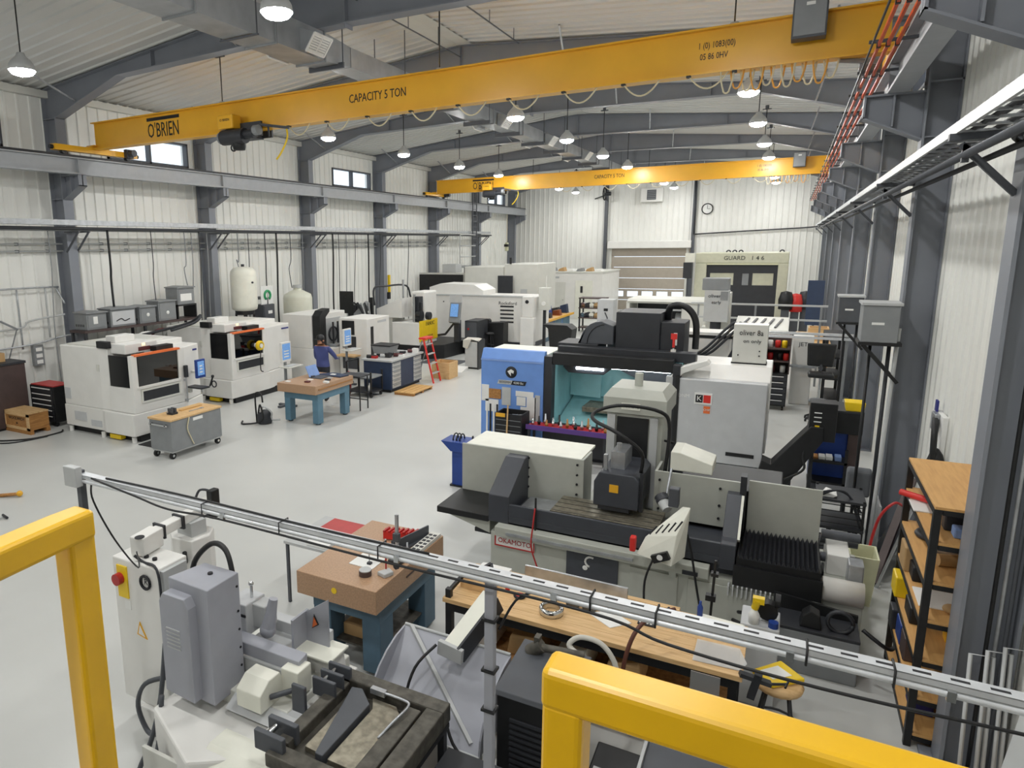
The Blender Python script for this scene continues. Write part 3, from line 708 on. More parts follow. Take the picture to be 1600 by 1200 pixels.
parts(t, 'runner', [(-15.28, -14.32, y, y+.08, 0, .09) for y in (8.42, 8.8)], 'crate')
part(t, 'box', G().box(-15.28, -14.34, 8.42, 8.88, .09, .46), 'crate')
parts(t, 'batten', [(-15.3, -15.2, 8.405, 8.42, .09, .46), (-14.42, -14.32, 8.405, 8.42, .09, .46), (-15.3, -14.32, 8.405, 8.42, .4, .46), (-15.3, -14.32, 8.405, 8.42, .09, .15)], 'wood')
parts(t, 'lid_plank', [(-15.3, -14.32, 8.41+.12*k, 8.52+.12*k, .46, .485) for k in range(4)], 'wood')
text(t, 'stencil', 'WOOLWICH', .1, (-14.8, 8.415, .33), FX, FZ, 'ink', .001); text(t, 'stencil', '30', .07, (-14.8, 8.415, .22), FX, FZ, 'ink', .001)
t = thing('floor_cable', 'loop of black cable lying on the floor before the wooden crate', 'cable', (-14.5, 7.9, .015))
part(t, 'loop', G().tube(spline([(-15.5, 8.1, .4), (-15.3, 7.9, .015), (-14.6, 7.75, .015), (-14.0, 8.2, .015), (-13.9, 8.8, .015), (-14.0, 8.96, .03)]), .018), 'black')
part(t, 'loop', G().tube(spline([(-15.6, 7.75, .015), (-14.9, 7.55, .015), (-14.1, 7.8, .015), (-13.85, 8.5, .015)]), .014), 'black')
t = thing('wall_switch_box', 'grey switch box with three white rocker switches on the wall by the crate', 'switch box', (-15.78, 9.6, 1.3))
part(t, 'box', G().box(-15.84, -15.72, 9.55, 9.8, 1.25, 1.75), 'midgrey', .01); parts(t, 'rocker', [(-15.72, -15.705, 9.6, 9.75, 1.3+.15*k, 1.39+.15*k) for k in range(3)], 'paper')
t = thing('cable_trunking', 'looping grey conduit bends on the wall above the first white machine', 'conduit', (-15.7, 9, 2))
for k, pts in enumerate(([(-15.72, 8.4, 1.6), (-15.72, 8.4, 3.0), (-15.7, 8.55, 3.12), (-15.7, 10.2, 3.12), (-15.8, 10.35, 3.05), (-15.6, 10.4, 2.7)], [(-15.72, 7.2, 2.2), (-15.72, 9.2, 2.2), (-15.68, 9.5, 2.35), (-15.5, 10.3, 2.45)], [(-15.72, 7.2, 1.75), (-15.7, 9.4, 1.78), (-15.6, 10.2, 1.9), (-15.3, 10.4, 1.95)], [(-15.72, 9.3, 1.7), (-15.72, 9.3, 3.1)], [(-15.72, 10.0, 1.9), (-15.72, 10.0, 3.1)])):
    part(t, 'conduit', G().tube(spline(pts, 4), .022, 7), ['galv', 'lightgrey', 'galv', 'galv', 'lightgrey'][k])
part(t, 'bracket', G().bar((-15.82, 8.9, 2.4), (-15.5, 9.1, 2.2), .04).bar((-15.82, 9.0, 1.5), (-15.55, 9.1, 2.2), .02), 'midgrey')

# transformer rack
t = thing('transformer_rack', 'dark steel rack shelf along the far wall carrying grey transformers', 'rack', (-15.1, 12.2, 0))
part(t, 'shelf', G().box(-15.38, -14.78, 10.3, 14.0, 2.0, 2.06), 'brown')
parts(t, 'leg', [(x-.03, x+.03, y-.03, y+.03, 0, 2.0) for x in (-15.34, -14.84) for y in (10.35, 12.1, 13.95)], 'charcoal')
parts(t, 'rail', [(-14.86, -14.82, 10.35, 13.95, 1.1, 1.16), (-15.36, -15.32, 10.35, 13.95, 1.1, 1.16)], 'charcoal')
part(t, 'step_frame', G().box(-15.35, -14.85, 13.25, 13.29, 2.06, 2.45).box(-15.35, -14.85, 13.91, 13.95, 2.06, 2.45).box(-15.35, -14.85, 13.25, 13.95, 2.41, 2.45), 'black')
def transformer(y0, y1, z, h, label, kind):
    x0, x1 = -15.33, -14.86
    t = thing('transformer', label, 'transformer', (-15.1, (y0+y1)/2, z), 'grey transformers on the wall rack')
    part(t, 'case', G().box(x0, x1, y0, y1, z, z+h), 'midgrey', .012)
    part(t, 'lid', G().prism([(y0-.02, z+h), (y0-.02, z+h+.03), ((y0+y1)/2, z+h+.06), (y1+.02, z+h+.03), (y1+.02, z+h)], 'x', x0-.02, x1+.04), 'midgrey')
    part(t, 'front_panel', G().box(x1, x1+.012, y0+.04, y1-.04, z+.05, z+h-.05), 'puregrey' if kind == 1 else 'midgrey')
    if kind == 0: part(t, 'label_sheet', G().box(x1+.012, x1+.016, y0+.18, y0+.3, z+.14, z+h-.08), 'paper')
    elif kind == 1: part(t, 'marking', G().tube(spline([(x1+.02, y0+.15, z+.15), (x1+.02, y0+.3, z+.2), (x1+.02, y0+.4, z+.14), (x1+.02, y0+.55, z+.18)]), .012, 4), 'ink')
    elif kind == 2: part(t, 'emblem', G().lathe([(.001, .014), (.05, .014), (.06, .0)], (x1, (y0+y1)/2, z+.22), 12, 'x'), 'paper')
    else: part(t, 'label_sheet', G().box(x1+.012, x1+.016, y0+.1, y1-.12, z+.1, z+.3), 'paper')
    parts(t, 'vent_slot', [(x0+.05+.07*k, x0+.08+.07*k, y0-.004, y0, z+.08, z+.14) for k in range(5)], 'black')
transformer(10.42, 10.98, 2.06, .40, 'grey transformer with white sheet at the near end of the wall rack', 0)
transformer(11.1, 11.85, 2.06, .44, 'wide grey transformer with scribbled front on the wall rack', 1)
transformer(11.98, 12.5, 2.06, .42, 'narrow grey transformer with round emblem in the middle of the wall rack', 2)
transformer(12.6, 13.2, 2.06, .52, 'tall grey transformer with emblem next to the raised one', 2)
transformer(13.28, 13.9, 2.45, .46, 'grey transformer raised on a black step at the end of the wall rack', 3)
t = thing('pipe_manifold', 'tangle of pale pipes and valves under the transformer rack', 'pipes', (-14.9, 12, 1.3))
for k in range(5):
    y = 11.0+.55*k
    part(t, 'pipe', G().tube(spline([(-15.1, y, .05), (-15.05, y+.1, 1.2), (-14.8, y+.3, 1.75+.04*k), (-14.76, y+.8, 1.8)], 5), .03, 6), ['lightgrey', 'white', 'maroon', 'lightgrey', 'white'][k])
part(t, 'hose', G().tube(spline([(-14.6, 11.8, 1.8), (-13.8, 12.6, 2.05), (-13.2, 12.5, 2.3), (-13.1, 12.2, 2.15), (-13.3, 11.6, 2.0)], 5), .035, 8), 'charcoal')

# tanks
t = thing('pressure_tank', 'tall white pressure tank on a black stand against the far wall', 'tank', (-14.75, 15.82, 0))
part(t, 'vessel', G().lathe([(.001, 0), (.25, .02), (.38, .08), (.4, .18), (.4, 1.12), (.38, 1.25), (.3, 1.34), (.15, 1.38), (.001, 1.39)], (-14.75, 15.82, 2.04), 24), 'ivory')
part(t, 'stand', G().cyl((-14.75, 15.82, 1.96), (-14.75, 15.82, 2.08), .3, n=16), 'black')
parts(t, 'leg', [G().bar((-14.75+.27*math.cos(a), 15.82+.27*math.sin(a), 2.0), (-14.75+.32*math.cos(a), 15.82+.32*math.sin(a), 0), .05) for a in (.6, 2.2, 3.8, 5.4)], 'black')
part(t, 'port', G().cyl((-14.36, 15.77, 2.95), (-14.32, 15.77, 2.95), .03, n=8).cyl((-14.75, 15.82, 3.42), (-14.75, 15.82, 3.5), .05, n=8), 'charcoal')
t = thing('poly_tank', 'cloudy plastic cone topped tank on the floor by the far wall', 'tank', (-14.8, 18.5, 0))
part(t, 'vessel', G().lathe([(.001, .0), (.46, .02), (.5, .08), (.5, 1.72), (.46, 1.85), (.2, 1.98), (.14, 2.0), (.14, 2.08), (.001, 2.08)], (-14.8, 18.5, .55), 24), 'polytank')
part(t, 'cap', G().cyl((-14.8, 18.5, 2.62), (-14.8, 18.5, 2.72), .16, n=16), 'lightgrey')
part(t, 'stand', G().box(-15.3, -14.3, 18.0, 19.0, 0, .55), 'darkgrey')
t = thing('switchgear_cabinet', 'grey switchgear cabinet on the column between the two tanks', 'cabinet', (-15.2, 17.1, 0))
part(t, 'body', G().box(-15.38, -14.95, 16.9, 17.45, 0, 2.15), 'darkgrey', .01); part(t, 'door', G().box(-14.95, -14.93, 16.93, 17.42, .9, 2.1), 'darkgrey', .005)
part(t, 'name_plate', G().box(-14.93, -14.925, 17.1, 17.3, 1.85, 1.95), 'paper'); part(t, 'handle', G().cyl((-14.93, 17.0, 1.4), (-14.93, 17.0, 1.6), .02, n=8), 'black')
t = thing('first_aid_sign', 'white sign with a green ring above the switchgear cabinet', 'sign', (-15.0, 17.15, 2.3))
part(t, 'board', G().box(-15.06, -15.03, 16.9, 17.5, 2.15, 2.75), 'paper', .02); part(t, 'ring', G().tube(arc((-15.02, 17.2, 2.45), .14, -60, 240, 14, 'yz'), .045, 6), 'green'); part(t, 'post', G().box(-15.4, -15.06, 17.15, 17.25, 2.3, 2.4), 'midgrey')

# smaller white machines behind
t = thing('vertical_mill', 'smaller white machine with a black column cover behind the worker', 'milling machine', (-12.8, 17, 0))
part(t, 'base', G().box(-13.5, -12.0, 16.2, 17.9, 0, .95), 'white', .02); part(t, 'upper_housing', G().box(-13.6, -12.5, 16.2, 18.0, .95, 1.98), 'white', .02)
part(t, 'front_opening', G().box(-12.5, -12.48, 16.9, 17.7, 1.0, 1.8), 'lightgrey'); part(t, 'tool_disc', G().tube(arc((-12.44, 17.25, 1.3), .22, 0, 360, 18, 'yz'), .03, 6), 'charcoal')
part(t, 'column_cover', G().prism([(16.25, .95), (16.25, 1.95), (16.4, 2.1), (16.75, 2.15), (16.75, 2.05), (16.55, 1.9), (16.55, .95)], 'x', -12.48, -12.2), 'black')
parts(t, 'guide', [(-12.3, -12.26, 17.0+.25*k, 17.05+.25*k, .95, 1.7) for k in range(3)], 'charcoal')
part(t, 'table', G().box(-12.45, -12.02, 16.8, 17.8, .95, 1.02), 'midgrey')
t = thing('vertical_mill', 'white machine with black glazed doors to the right of the worker', 'milling machine', (-11.6, 17.4, 0))
part(t, 'housing', G().box(-11.97, -10.95, 16.9, 18.2, .1, 1.85), 'white', .02); part(t, 'plinth', G().box(-11.95, -11.0, 16.95, 18.15, 0, .1), 'black')
part(t, 'side_window', G().box(-11.85, -11.4, 16.885, 16.9, 1.35, 1.78), 'black'); part(t, 'side_window', G().box(-11.85, -11.35, 16.885, 16.9, .95, 1.3), 'charcoal')
part(t, 'front_slot', G().box(-10.95, -10.94, 17.1, 17.25, .6, 1.6), 'black'); part(t, 'work_shelf', G().box(-11.9, -11.2, 16.55, 16.9, .72, .76), 'wood'); part(t, 'name_plate', G().box(-10.95, -10.942, 17.5, 18.0, 1.68, 1.75), 'puregrey')
part(t, 'drawer_front', G().box(-11.85, -11.3, 16.885, 16.9, .3, .68), 'darkgrey')
t = thing('pump_skid', 'dark pump and filter assembly with pipes behind the small white machines', 'pump', (-13.6, 21, 0))
part(t, 'frame', G().box(-14.3, -14.2, 20.3, 20.4, 0, 2.2).box(-13.0, -12.9, 20.3, 20.4, 0, 2.2).box(-14.3, -12.9, 20.3, 20.4, 1.2, 1.3).box(-14.3, -12.9, 20.3, 21.6, 0, .15), 'black')
part(t, 'filter_body', G().cyl((-13.9, 20.6, .2), (-13.9, 20.6, 1.9), .22, n=14), 'charcoal'); part(t, 'filter_body', G().cyl((-13.3, 20.6, .2), (-13.3, 20.6, 1.6), .2, n=14), 'darkgrey')
part(t, 'motor', G().cyl((-13.6, 20.35, 1.5), (-13.1, 20.35, 1.95), .16, n=12), 'midgrey'); part(t, 'gauge_panel', G().box(-14.3, -13.7, 20.28, 20.3, 1.6, 2.4), 'black')
for k in range(5): part(t, 'hose', G().tube(spline([(-13.9+.2*k, 20.5, 1.8-.1*k), (-13.6+.15*k, 20.2, 2.0), (-13.2+.1*k, 20.15, 1.6-.15*k), (-13.1+.12*k, 20.2, .8)], 5), .03, 6), ['black', 'charcoal', 'lightgrey', 'black', 'midgrey'][k])
part(t, 'pipe', G().tube(spline([(-13.0, 20.6, 1.9), (-13.0, 20.6, 2.5), (-12.9, 21.2, 2.55), (-12.75, 22.5, 2.5), (-12.7, 22.9, 1.95), (-12.6, 24.2, 1.95)], 5), .035, 7), 'charcoal')
part(t, 'pipe', G().tube([(-12.6, 22.0, 0), (-12.6, 22.0, 2.75)], .04, 7), 'midgrey')

# granite bench at the left
def granite_stand(t, x0, x1, y0, y1, zt, th, blue, lw=.16):
    part(t, 'granite_top', G().box(x0, x1, y0, y1, zt-th, zt), 'granite', .006, 'speckled pink granite slab')
    ix, iy = .1, .12
    part(t, 'stand_rail', G().box(x0+ix, x1-.04, y0+iy, y0+iy+.05, zt-th-.16, zt-th), blue); part(t, 'stand_rail', G().box(x0+ix, x1-.04, y1-iy-.05, y1-iy, zt-th-.16, zt-th), blue)
    part(t, 'stand_rail', G().box(x1-.09, x1-.04, y0+iy+.05, y1-iy-.05, zt-th-.16, zt-th), blue); part(t, 'stand_rail', G().box(x0+ix, x0+ix+.05, y0+iy+.05, y1-iy-.05, zt-th-.16, zt-th), blue)
    for x in (x0+ix, x1-.04-lw):
        for y in (y0+iy, y1-iy-lw*1.2): part(t, 'leg', G().box(x, x+lw, y, y+lw*1.2, .03, zt-th-.16), blue, .008)
    parts(t, 'levelling_pad', [G().cyl((x+lw/2, y+.1, 0), (x+lw/2, y+.1, .03), .06, n=10) for x in (x0+ix, x1-.04-lw) for y in (y0+iy, y1-iy-lw*1.2)], 'charcoal')
t = thing('surface_plate_table', 'pink granite surface plate on blue stand with a laptop on it', 'granite table', (-9.6, 12.4, 0))
granite_stand(t, -10.15, -9.05, 11.8, 13.3, .93, .2, 'steelblue')
part(t, 'ledge', G().box(-9.15, -9.03, 11.9, 13.25, .83, .845), 'crate')
t = thing('laptop', 'open laptop with pale blue screen on the granite table', 'laptop', (-9.75, 12.7, .93))
part(t, 'keyboard_base', G().box(-9.75, -9.45, 12.55, 12.95, .93, .95), 'darkgrey'); part(t, 'lid', G()._add([(-9.78, 12.55, .95), (-9.78, 12.95, .95), (-9.9, 12.95, 1.2), (-9.9, 12.55, 1.2), (-9.79, 12.55, .94), (-9.79, 12.95, .94), (-9.91, 12.95, 1.195), (-9.91, 12.55, 1.195)], [(0, 1, 2, 3), (7, 6, 5, 4), (0, 4, 5, 1), (1, 5, 6, 2), (2, 6, 7, 3), (3, 7, 4, 0)]), 'rag')
t = thing('clip_tray', 'loose gauges and papers scattered over the granite table by the laptop', 'clutter', (-9.8, 12.1, .93))
for k in range(9):
    x = -10.05+.11*k+.03*math.sin(k*5); y = 11.95+.13*((k*7) % 9); part(t, 'gauge', G().box(x, x+.12, y, y+.09, .93, .945+.015*(k % 3)), ['paper', 'lightgrey', 'charcoal', 'paper', 'maroon'][k % 5])
single('arm_pad', 'dark blue flat pad lying across the far side of the granite table', 'pad', G().prism([(-9.9, 12.95), (-9.15, 12.9), (-9.1, 13.2), (-9.6, 13.3)], 'z', .93, .96), 'navy', (-9.5, 13.1, .93), .008)
t = thing('vacuum_cleaner', 'black floor vacuum with looped hoses beside the granite table', 'vacuum', (-10.4, 11.6, 0))
part(t, 'drum', G().lathe([(.001, 0), (.15, 0), (.17, .05), (.17, .22), (.12, .3), (.001, .32)], (-10.35, 11.55, 0), 16), 'charcoal')
part(t, 'frame', G().tube(spline([(-10.55, 11.5, 0), (-10.57, 11.5, .6), (-10.5, 11.5, .72), (-10.38, 11.5, .68), (-10.35, 11.5, .5)], 4), .02), 'black')
part(t, 'hose', G().tube(spline([(-10.35, 11.4, .3), (-10.2, 11.35, .45), (-10.1, 11.5, .3), (-10.2, 11.6, .1), (-9.95, 11.6, .12)], 5), .022), 'lightgrey')
part(t, 'hose', G().tube(spline([(-10.45, 11.45, .25), (-10.25, 11.3, .5), (-10.3, 11.4, .1), (-10.7, 11.2, .02), (-10.9, 11.4, .02)], 5), .02), 'black')
t = thing('trestle', 'thin black trestle table standing behind the granite table', 'table', (-9.0, 13.7, 0))
part(t, 'top', G().box(-9.6, -8.95, 13.45, 13.9, .84, .87), 'charcoal'); parts(t, 'leg', [(x-.012, x+.012, y-.012, y+.012, 0, .84) for x in (-9.55, -9.0) for y in (13.5, 13.85)], 'black'); part(t, 'stretcher', G().box(-9.56, -8.99, 13.84, 13.86, .2, .22), 'black')

# the person behind the granite bench
def person():
    t = thing('person', 'person in dark cap and blue jacket leaning toward the machine behind the granite table', 'person', (-10.45, 14.0, 0))
    J = {'pel': (-10.45, 14.0, .95, .16), 'wai': (-10.44, 13.99, 1.1, .15), 'che': (-10.43, 13.95, 1.32, .17), 'nec': (-10.43, 13.92, 1.47, .06), 'hd0': (-10.44, 13.89, 1.56, .075), 'hd1': (-10.44, 13.89, 1.66, .085), 'hd2': (-10.44, 13.9, 1.72, .06),
         'shl': (-10.62, 13.93, 1.42, .075), 'ell': (-10.72, 14.05, 1.15, .055), 'hal': (-10.75, 14.25, 1.02, .04), 'shr': (-10.24, 13.95, 1.42, .075), 'elr': (-10.16, 14.12, 1.2, .055), 'har': (-10.3, 14.35, 1.1, .04),
         'hil': (-10.55, 14.0, .88, .11), 'knl': (-10.56, 13.97, .5, .075), 'anl': (-10.56, 14.0, .1, .05), 'tol': (-10.56, 13.87, .05, .04), 'hir': (-10.35, 14.0, .88, .11), 'knr': (-10.34, 13.95, .5, .075), 'anr': (-10.34, 14.0, .1, .05), 'tor': (-10.34, 13.87, .05, .04)}
    ks = list(J); E = [('pel', 'wai'), ('wai', 'che'), ('che', 'nec'), ('nec', 'hd0'), ('hd0', 'hd1'), ('hd1', 'hd2'), ('che', 'shl'), ('shl', 'ell'), ('ell', 'hal'), ('che', 'shr'), ('shr', 'elr'), ('elr', 'har'), ('pel', 'hil'), ('hil', 'knl'), ('knl', 'anl'), ('anl', 'tol'), ('pel', 'hir'), ('hir', 'knr'), ('knr', 'anr'), ('anr', 'tor')]
    # five short fingers on each hand
    for h, sx in (('hal', -1), ('har', 1)):
        bx, by, bz, _ = J[h]
        for f in range(5):
            a = 'f%s%d' % (h, f); b_ = 'g%s%d' % (h, f)
            dx = (f-2)*.018; J[a] = (bx+dx, by+(.05 if f else .02), bz-.01, .011); J[b_] = (bx+dx*1.3+(sx*-.03 if f == 0 else 0), by+(.10+.008*(2-abs(f-2)) if f else .06), bz-.035, .009)
            E += [(h, a), (a, b_)]
    ks = list(J); me = bpy.data.meshes.new('body'); me.from_pydata([(J[k][0]+10.45, J[k][1]-14.0, J[k][2]) for k in ks], [(ks.index(a), ks.index(b)) for a, b in E], [])
    o = link('body', me, t); m = o.modifiers.new('skin', 'SKIN'); m.use_smooth_shade = True
    for i, k in enumerate(ks):
        sv = me.skin_vertices[0].data[i]; sv.radius = (J[k][3], J[k][3]*(.75 if k in ('pel', 'wai', 'che') else 1)); sv.use_root = (k == 'pel')
    o.modifiers.new('smooth', 'SUBSURF').levels = 2; o.modifiers['smooth'].render_levels = 2
    # clothing colours by height and reach, on the one body surface
    mt = bpy.data.materials.new('worker'); mt.use_nodes = True; nt = mt.node_tree; n = nt.nodes; l = nt.links
    tc = n.new('ShaderNodeTexCoord'); sp = n.new('ShaderNodeSeparateXYZ'); l.new(tc.outputs['Object'], sp.inputs[0])
    rp = n.new('ShaderNodeValToRGB'); rp.color_ramp.interpolation = 'CONSTANT'; dv = n.new('ShaderNodeMath'); dv.operation = 'DIVIDE'; dv.inputs[1].default_value = 1.8; l.new(sp.outputs[2], dv.inputs[0]); l.new(dv.outputs[0], rp.inputs[0])
    e = rp.color_ramp.elements; e[0].position = 0; e[0].color = (.012, .012, .013, 1); e[1].position = .09/1.8; e[1].color = (*hexc('24262e'), 1)
    q = e.new(.93/1.8); q.color = (*hexc('464f86'), 1); q = e.new(1.47/1.8); q.color = (*hexc('b98468'), 1)
    l.new(rp.outputs[0], n['Principled BSDF'].inputs['Base Color']); n['Principled BSDF'].inputs['Roughness'].default_value = .75
    me.materials.append(mt)
    part(t, 'cap', G().lathe([(.105, -.01), (.108, .04), (.09, .09), (.05, .115), (.001, .12)], (-10.44, 13.9, 1.66), 14).box(-10.53, -10.35, 13.72, 13.84, 1.655, 1.67), 'black')
    part(t, 'hair', G().lathe([(.09, -.06), (.1, 0), (.1, .05)], (-10.44, 13.92, 1.62), 12), 'ink')
    part(t, 'ear', G().sphere((-10.34, 13.89, 1.62), .025, 6), 'skin'); part(t, 'nose', G().cyl((-10.44, 13.82, 1.60), (-10.44, 13.785, 1.585), .02, .012, 6), 'skin')
person()

# navy drawer bench, carts, ladder, pallet
t = thing('drawer_bench', 'navy workbench with two stacks of pale drawers and a cluttered top', 'workbench', (-9.8, 16.5, 0))
part(t, 'body', G().box(-10.25, -9.35, 15.6, 17.35, .08, .86), 'navy', .008); part(t, 'worktop', G().box(-10.3, -9.3, 15.55, 17.4, .86, .91), 'lightgrey', .006); part(t, 'plinth', G().box(-10.2, -9.4, 15.65, 17.3, 0, .08), 'black')
for y0_ in (15.65, 16.85):
    for k in range(6):
        d = part(t, 'drawer', G().box(-9.35, -9.335, y0_, y0_+.45, .12+.12*k, .225+.12*k), 'lightgrey', .003); part(d, 'pull', G().box(-9.335, -9.322, y0_+.06, y0_+.39, .195+.12*k, .21+.12*k), 'midgrey')
for k in range(12):
    x = -10.2+.14*(k % 6); y = 15.7+.27*(k // 2) % 1.5; single('bench_part', '%s machine part on the navy drawer bench, %s in the heap' % (['black', 'red', 'pale grey', 'charcoal', 'maroon', 'white'][k % 6], ordn[k]), 'machine part', G().box(x, x+.16, y, y+.12, .91, .95+.03*(k % 4)) if k % 2 else G().cyl((x, y, .96), (x+.25, y+.08, .96), .05, n=10), ['black', 'red', 'lightgrey', 'charcoal', 'maroon', 'paper'][k % 6], (x, y, .91), group='loose parts on the navy bench')
t = thing('plastic_bin', 'grey shrouded parts bin standing on the navy drawer bench', 'bin', (-9.95, 15.9, .91))
part(t, 'bin', G().prism([(-10.15, 1.0), (-9.7, 1.0), (-9.62, 1.22), (-10.22, 1.22)], 'y', 16.0, 16.5), 'midgrey'); part(t, 'bin_rim', G().box(-10.24, -9.6, 15.98, 16.52, 1.22, 1.25), 'black'); part(t, 'bin_foot', G().box(-10.1, -9.75, 16.05, 16.45, .91, 1.0), 'charcoal')
t = thing('service_cart', 'low black open service cart in front of the navy bench', 'cart', (-9.9, 15.1, 0))
part(t, 'lower_shelf', G().box(-10.3, -9.5, 14.8, 15.4, .12, .16), 'charcoal'); part(t, 'upper_shelf', G().box(-10.3, -9.5, 14.8, 15.4, .52, .56), 'midgrey', .006); parts(t, 'post', [(x-.02, x+.02, y-.02, y+.02, .1, h) for x, y, h in ((-10.28, 14.82, .95), (-9.52, 14.82, .7), (-10.28, 15.38, .95), (-9.52, 15.38, .7))], 'black')
part(t, 'handle', G().tube([(-10.28, 14.82, .95), (-10.28, 15.38, .95)], .018), 'black'); parts(t, 'caster', [G().cyl((x-.02, y, .05), (x+.02, y, .05), .05, n=10) for x in (-10.26, -9.54) for y in (14.86, 15.34)], 'rubber')
t = thing('spray_bottle', 'white bottle on the bottom shelf of the black service cart', 'bottle', (-9.65, 14.95, .16)); part(t, 'bottle', G().lathe([(.001, 0), (.04, 0), (.04, .14), (.015, .18), (.015, .22), (.001, .22)], (-9.65, 14.95, .16), 12), 'paper')
single('fire_extinguisher', 'red cylinder standing at the end of the black service cart', 'cylinder', G().lathe([(.001, 0), (.08, 0), (.08, .5), (.03, .58), (.001, .6)], (-10.5, 15.2, 0), 14), 'red', (-10.5, 15.2, 0))
t = thing('step_ladder', 'red and grey folding step ladder leaning by the navy bench', 'ladder', (-9.1, 17.4, 0))
for y in (17.3, 17.75): part(t, 'rail', G().bar((-8.92, y, 0), (-9.25, y, 1.3), .03, .06), 'redbright'); part(t, 'rear_leg', G().bar((-9.7, y, 0), (-9.3, y, 1.25), .025), 'midgrey')
for k in range(4): part(t, 'tread', G().cb((-8.99-.075*k, 17.525, .28*(k+1)), (.09, .42, .025)), 'lightgrey')
part(t, 'top_cap', G().box(-9.4, -9.17, 17.28, 17.77, 1.28, 1.33), 'redbright')
t = thing('wooden_box', 'open pale wooden box on the floor behind the red ladder', 'box', (-9.0, 18.3, 0))
part(t, 'side', G().box(-9.35, -8.75, 18.0, 18.03, 0, .5), 'wood'); part(t, 'side', G().box(-9.35, -8.75, 18.57, 18.6, 0, .5), 'wood'); part(t, 'end', G().box(-8.78, -8.75, 18.03, 18.57, 0, .5), 'wood'); part(t, 'end', G().box(-9.35, -9.32, 18.03, 18.57, 0, .5), 'wood'); part(t, 'bottom', G().box(-9.32, -8.78, 18.03, 18.57, 0, .03), 'osb')
t = thing('wooden_pallet', 'flat wooden crate lid lying on the floor beside the navy bench', 'pallet', (-8.9, 16, 0))
parts(t, 'runner', [(-9.2, -8.6, 15.5+.5*k, 15.58+.5*k, 0, .06) for k in range(3)], 'crate'); parts(t, 'deck_board', [(-9.2+.155*k, -9.06+.155*k, 15.48, 16.62, .06, .085) for k in range(4)], 'woody')
# ================================================================== FAR MIDDLE: WIRE EDM, LONG GRINDER, BACK MACHINES
t = thing('wire_erosion_machine', 'white wire erosion machine with bright yellow side panel and black base', 'machine tool', (-11.6, 21.4, 0))
part(t, 'base', G().prism([(-12.3, 20.85), (-11.3, 20.8), (-10.6, 21.4), (-10.4, 23.4), (-12.3, 23.4)], 'z', 0, .5), 'black', .01)
part(t, 'work_tank', G().box(-12.4, -11.3, 20.8, 22.2, .5, 1.3), 'white', .02)
y_ = part(t, 'yellow_panel', G().box(-11.3, -11.27, 20.82, 22.2, .62, 1.36), 'yellow', .005, 'bright yellow panel')
text(y_, 'panel_lettering', 'FANUC', .2, (-11.265, 21.6, 1.22), FY, FZ, 'ink', .002); text(y_, 'panel_lettering', 'robocut', .13, (-11.265, 21.6, .8), FY, FZ, 'crate', .002)
part(t, 'column', G().box(-12.05, -11.5, 21.6, 22.6, 1.3, 2.35), 'white', .05); part(t, 'left_arm', G().prism([(-13.1, 1.45), (-13.1, 1.75), (-12.05, 2.15), (-12.05, 1.45)], 'y', 20.9, 21.7), 'white')
part(t, 'pedestal', G().box(-13.0, -12.5, 21.0, 21.8, 0, 1.45), 'offwhite')
part(t, 'wire_head', G().box(-11.7, -11.45, 21.1, 21.4, 1.3, 2.2).cyl((-11.4, 21.2, 1.35), (-11.4, 21.2, 2.0), .04, n=8), 'charcoal'); part(t, 'wire_spool', G().cyl((-11.5, 21.05, 1.55), (-11.3, 21.05, 1.55), .17, n=12), 'black'); part(t, 'wire_spool', G().cyl((-11.35, 21.5, 1.5), (-11.2, 21.5, 1.5), .14, n=12), 'charcoal')
part(t, 'guide_post', G().box(-11.62, -11.55, 20.98, 21.05, 1.3, 2.3), 'chrome')
t = thing('control_pendant', 'grey tilted control pendant with screen beside the yellow panel', 'control panel', (-10.5, 22.2, 0))
part(t, 'housing', G().prism([(22.0, 1.25), (22.15, 1.95), (22.25, 1.95), (22.1, 1.2)], 'x', -10.72, -10.3), 'midgrey'); part(t, 'display', G().prism([(21.99, 1.45), (22.085, 1.9), (22.095, 1.9), (22.0, 1.45)], 'x', -10.66, -10.36), 'screen')
part(t, 'hood', G().box(-10.75, -10.27, 22.15, 22.2, 1.95, 2.2), 'lightgrey'); part(t, 'arm', G().bar((-10.5, 22.2, 1.3), (-11.0, 22.3, .75), .06).bar((-11.0, 22.3, .75), (-11.3, 22.3, .7), .08).box(-10.6, -10.4, 22.2, 22.4, .5, 1.3), 'charcoal')
t = thing('control_cabinet', 'black electrical cabinet on the base beside the control pendant', 'cabinet', (-10.2, 23, 0))
part(t, 'body', G().box(-10.35, -9.85, 22.6, 23.6, 0, 1.25), 'charcoal', .01); part(t, 'door', G().box(-10.33, -9.87, 22.585, 22.6, .1, 1.2), 'darkgrey', .005); part(t, 'switch', G().cyl((-10.2, 22.57, .95), (-10.2, 22.585, .95), .04, n=10), 'red')
t = thing('long_grinding_machine', 'long white enclosed grinding machine stretching across behind the yellow panel', 'machine tool', (-10.7, 25.5, 0))
part(t, 'enclosure', G().prism([(-13.0, 24.6), (-8.75, 24.6), (-8.45, 24.8), (-8.4, 26.5), (-13.0, 26.5)], 'z', .25, 2.0), 'white', .04); part(t, 'top_rail', G().box(-12.6, -8.7, 24.58, 24.7, 1.98, 2.05), 'lightgrey', .01)
part(t, 'end_column', G().box(-8.85, -8.3, 24.35, 24.6, .2, 1.25), 'white', .03); part(t, 'end_column', G().box(-8.8, -8.38, 24.4, 24.6, 1.25, 2.05), 'white', .03)
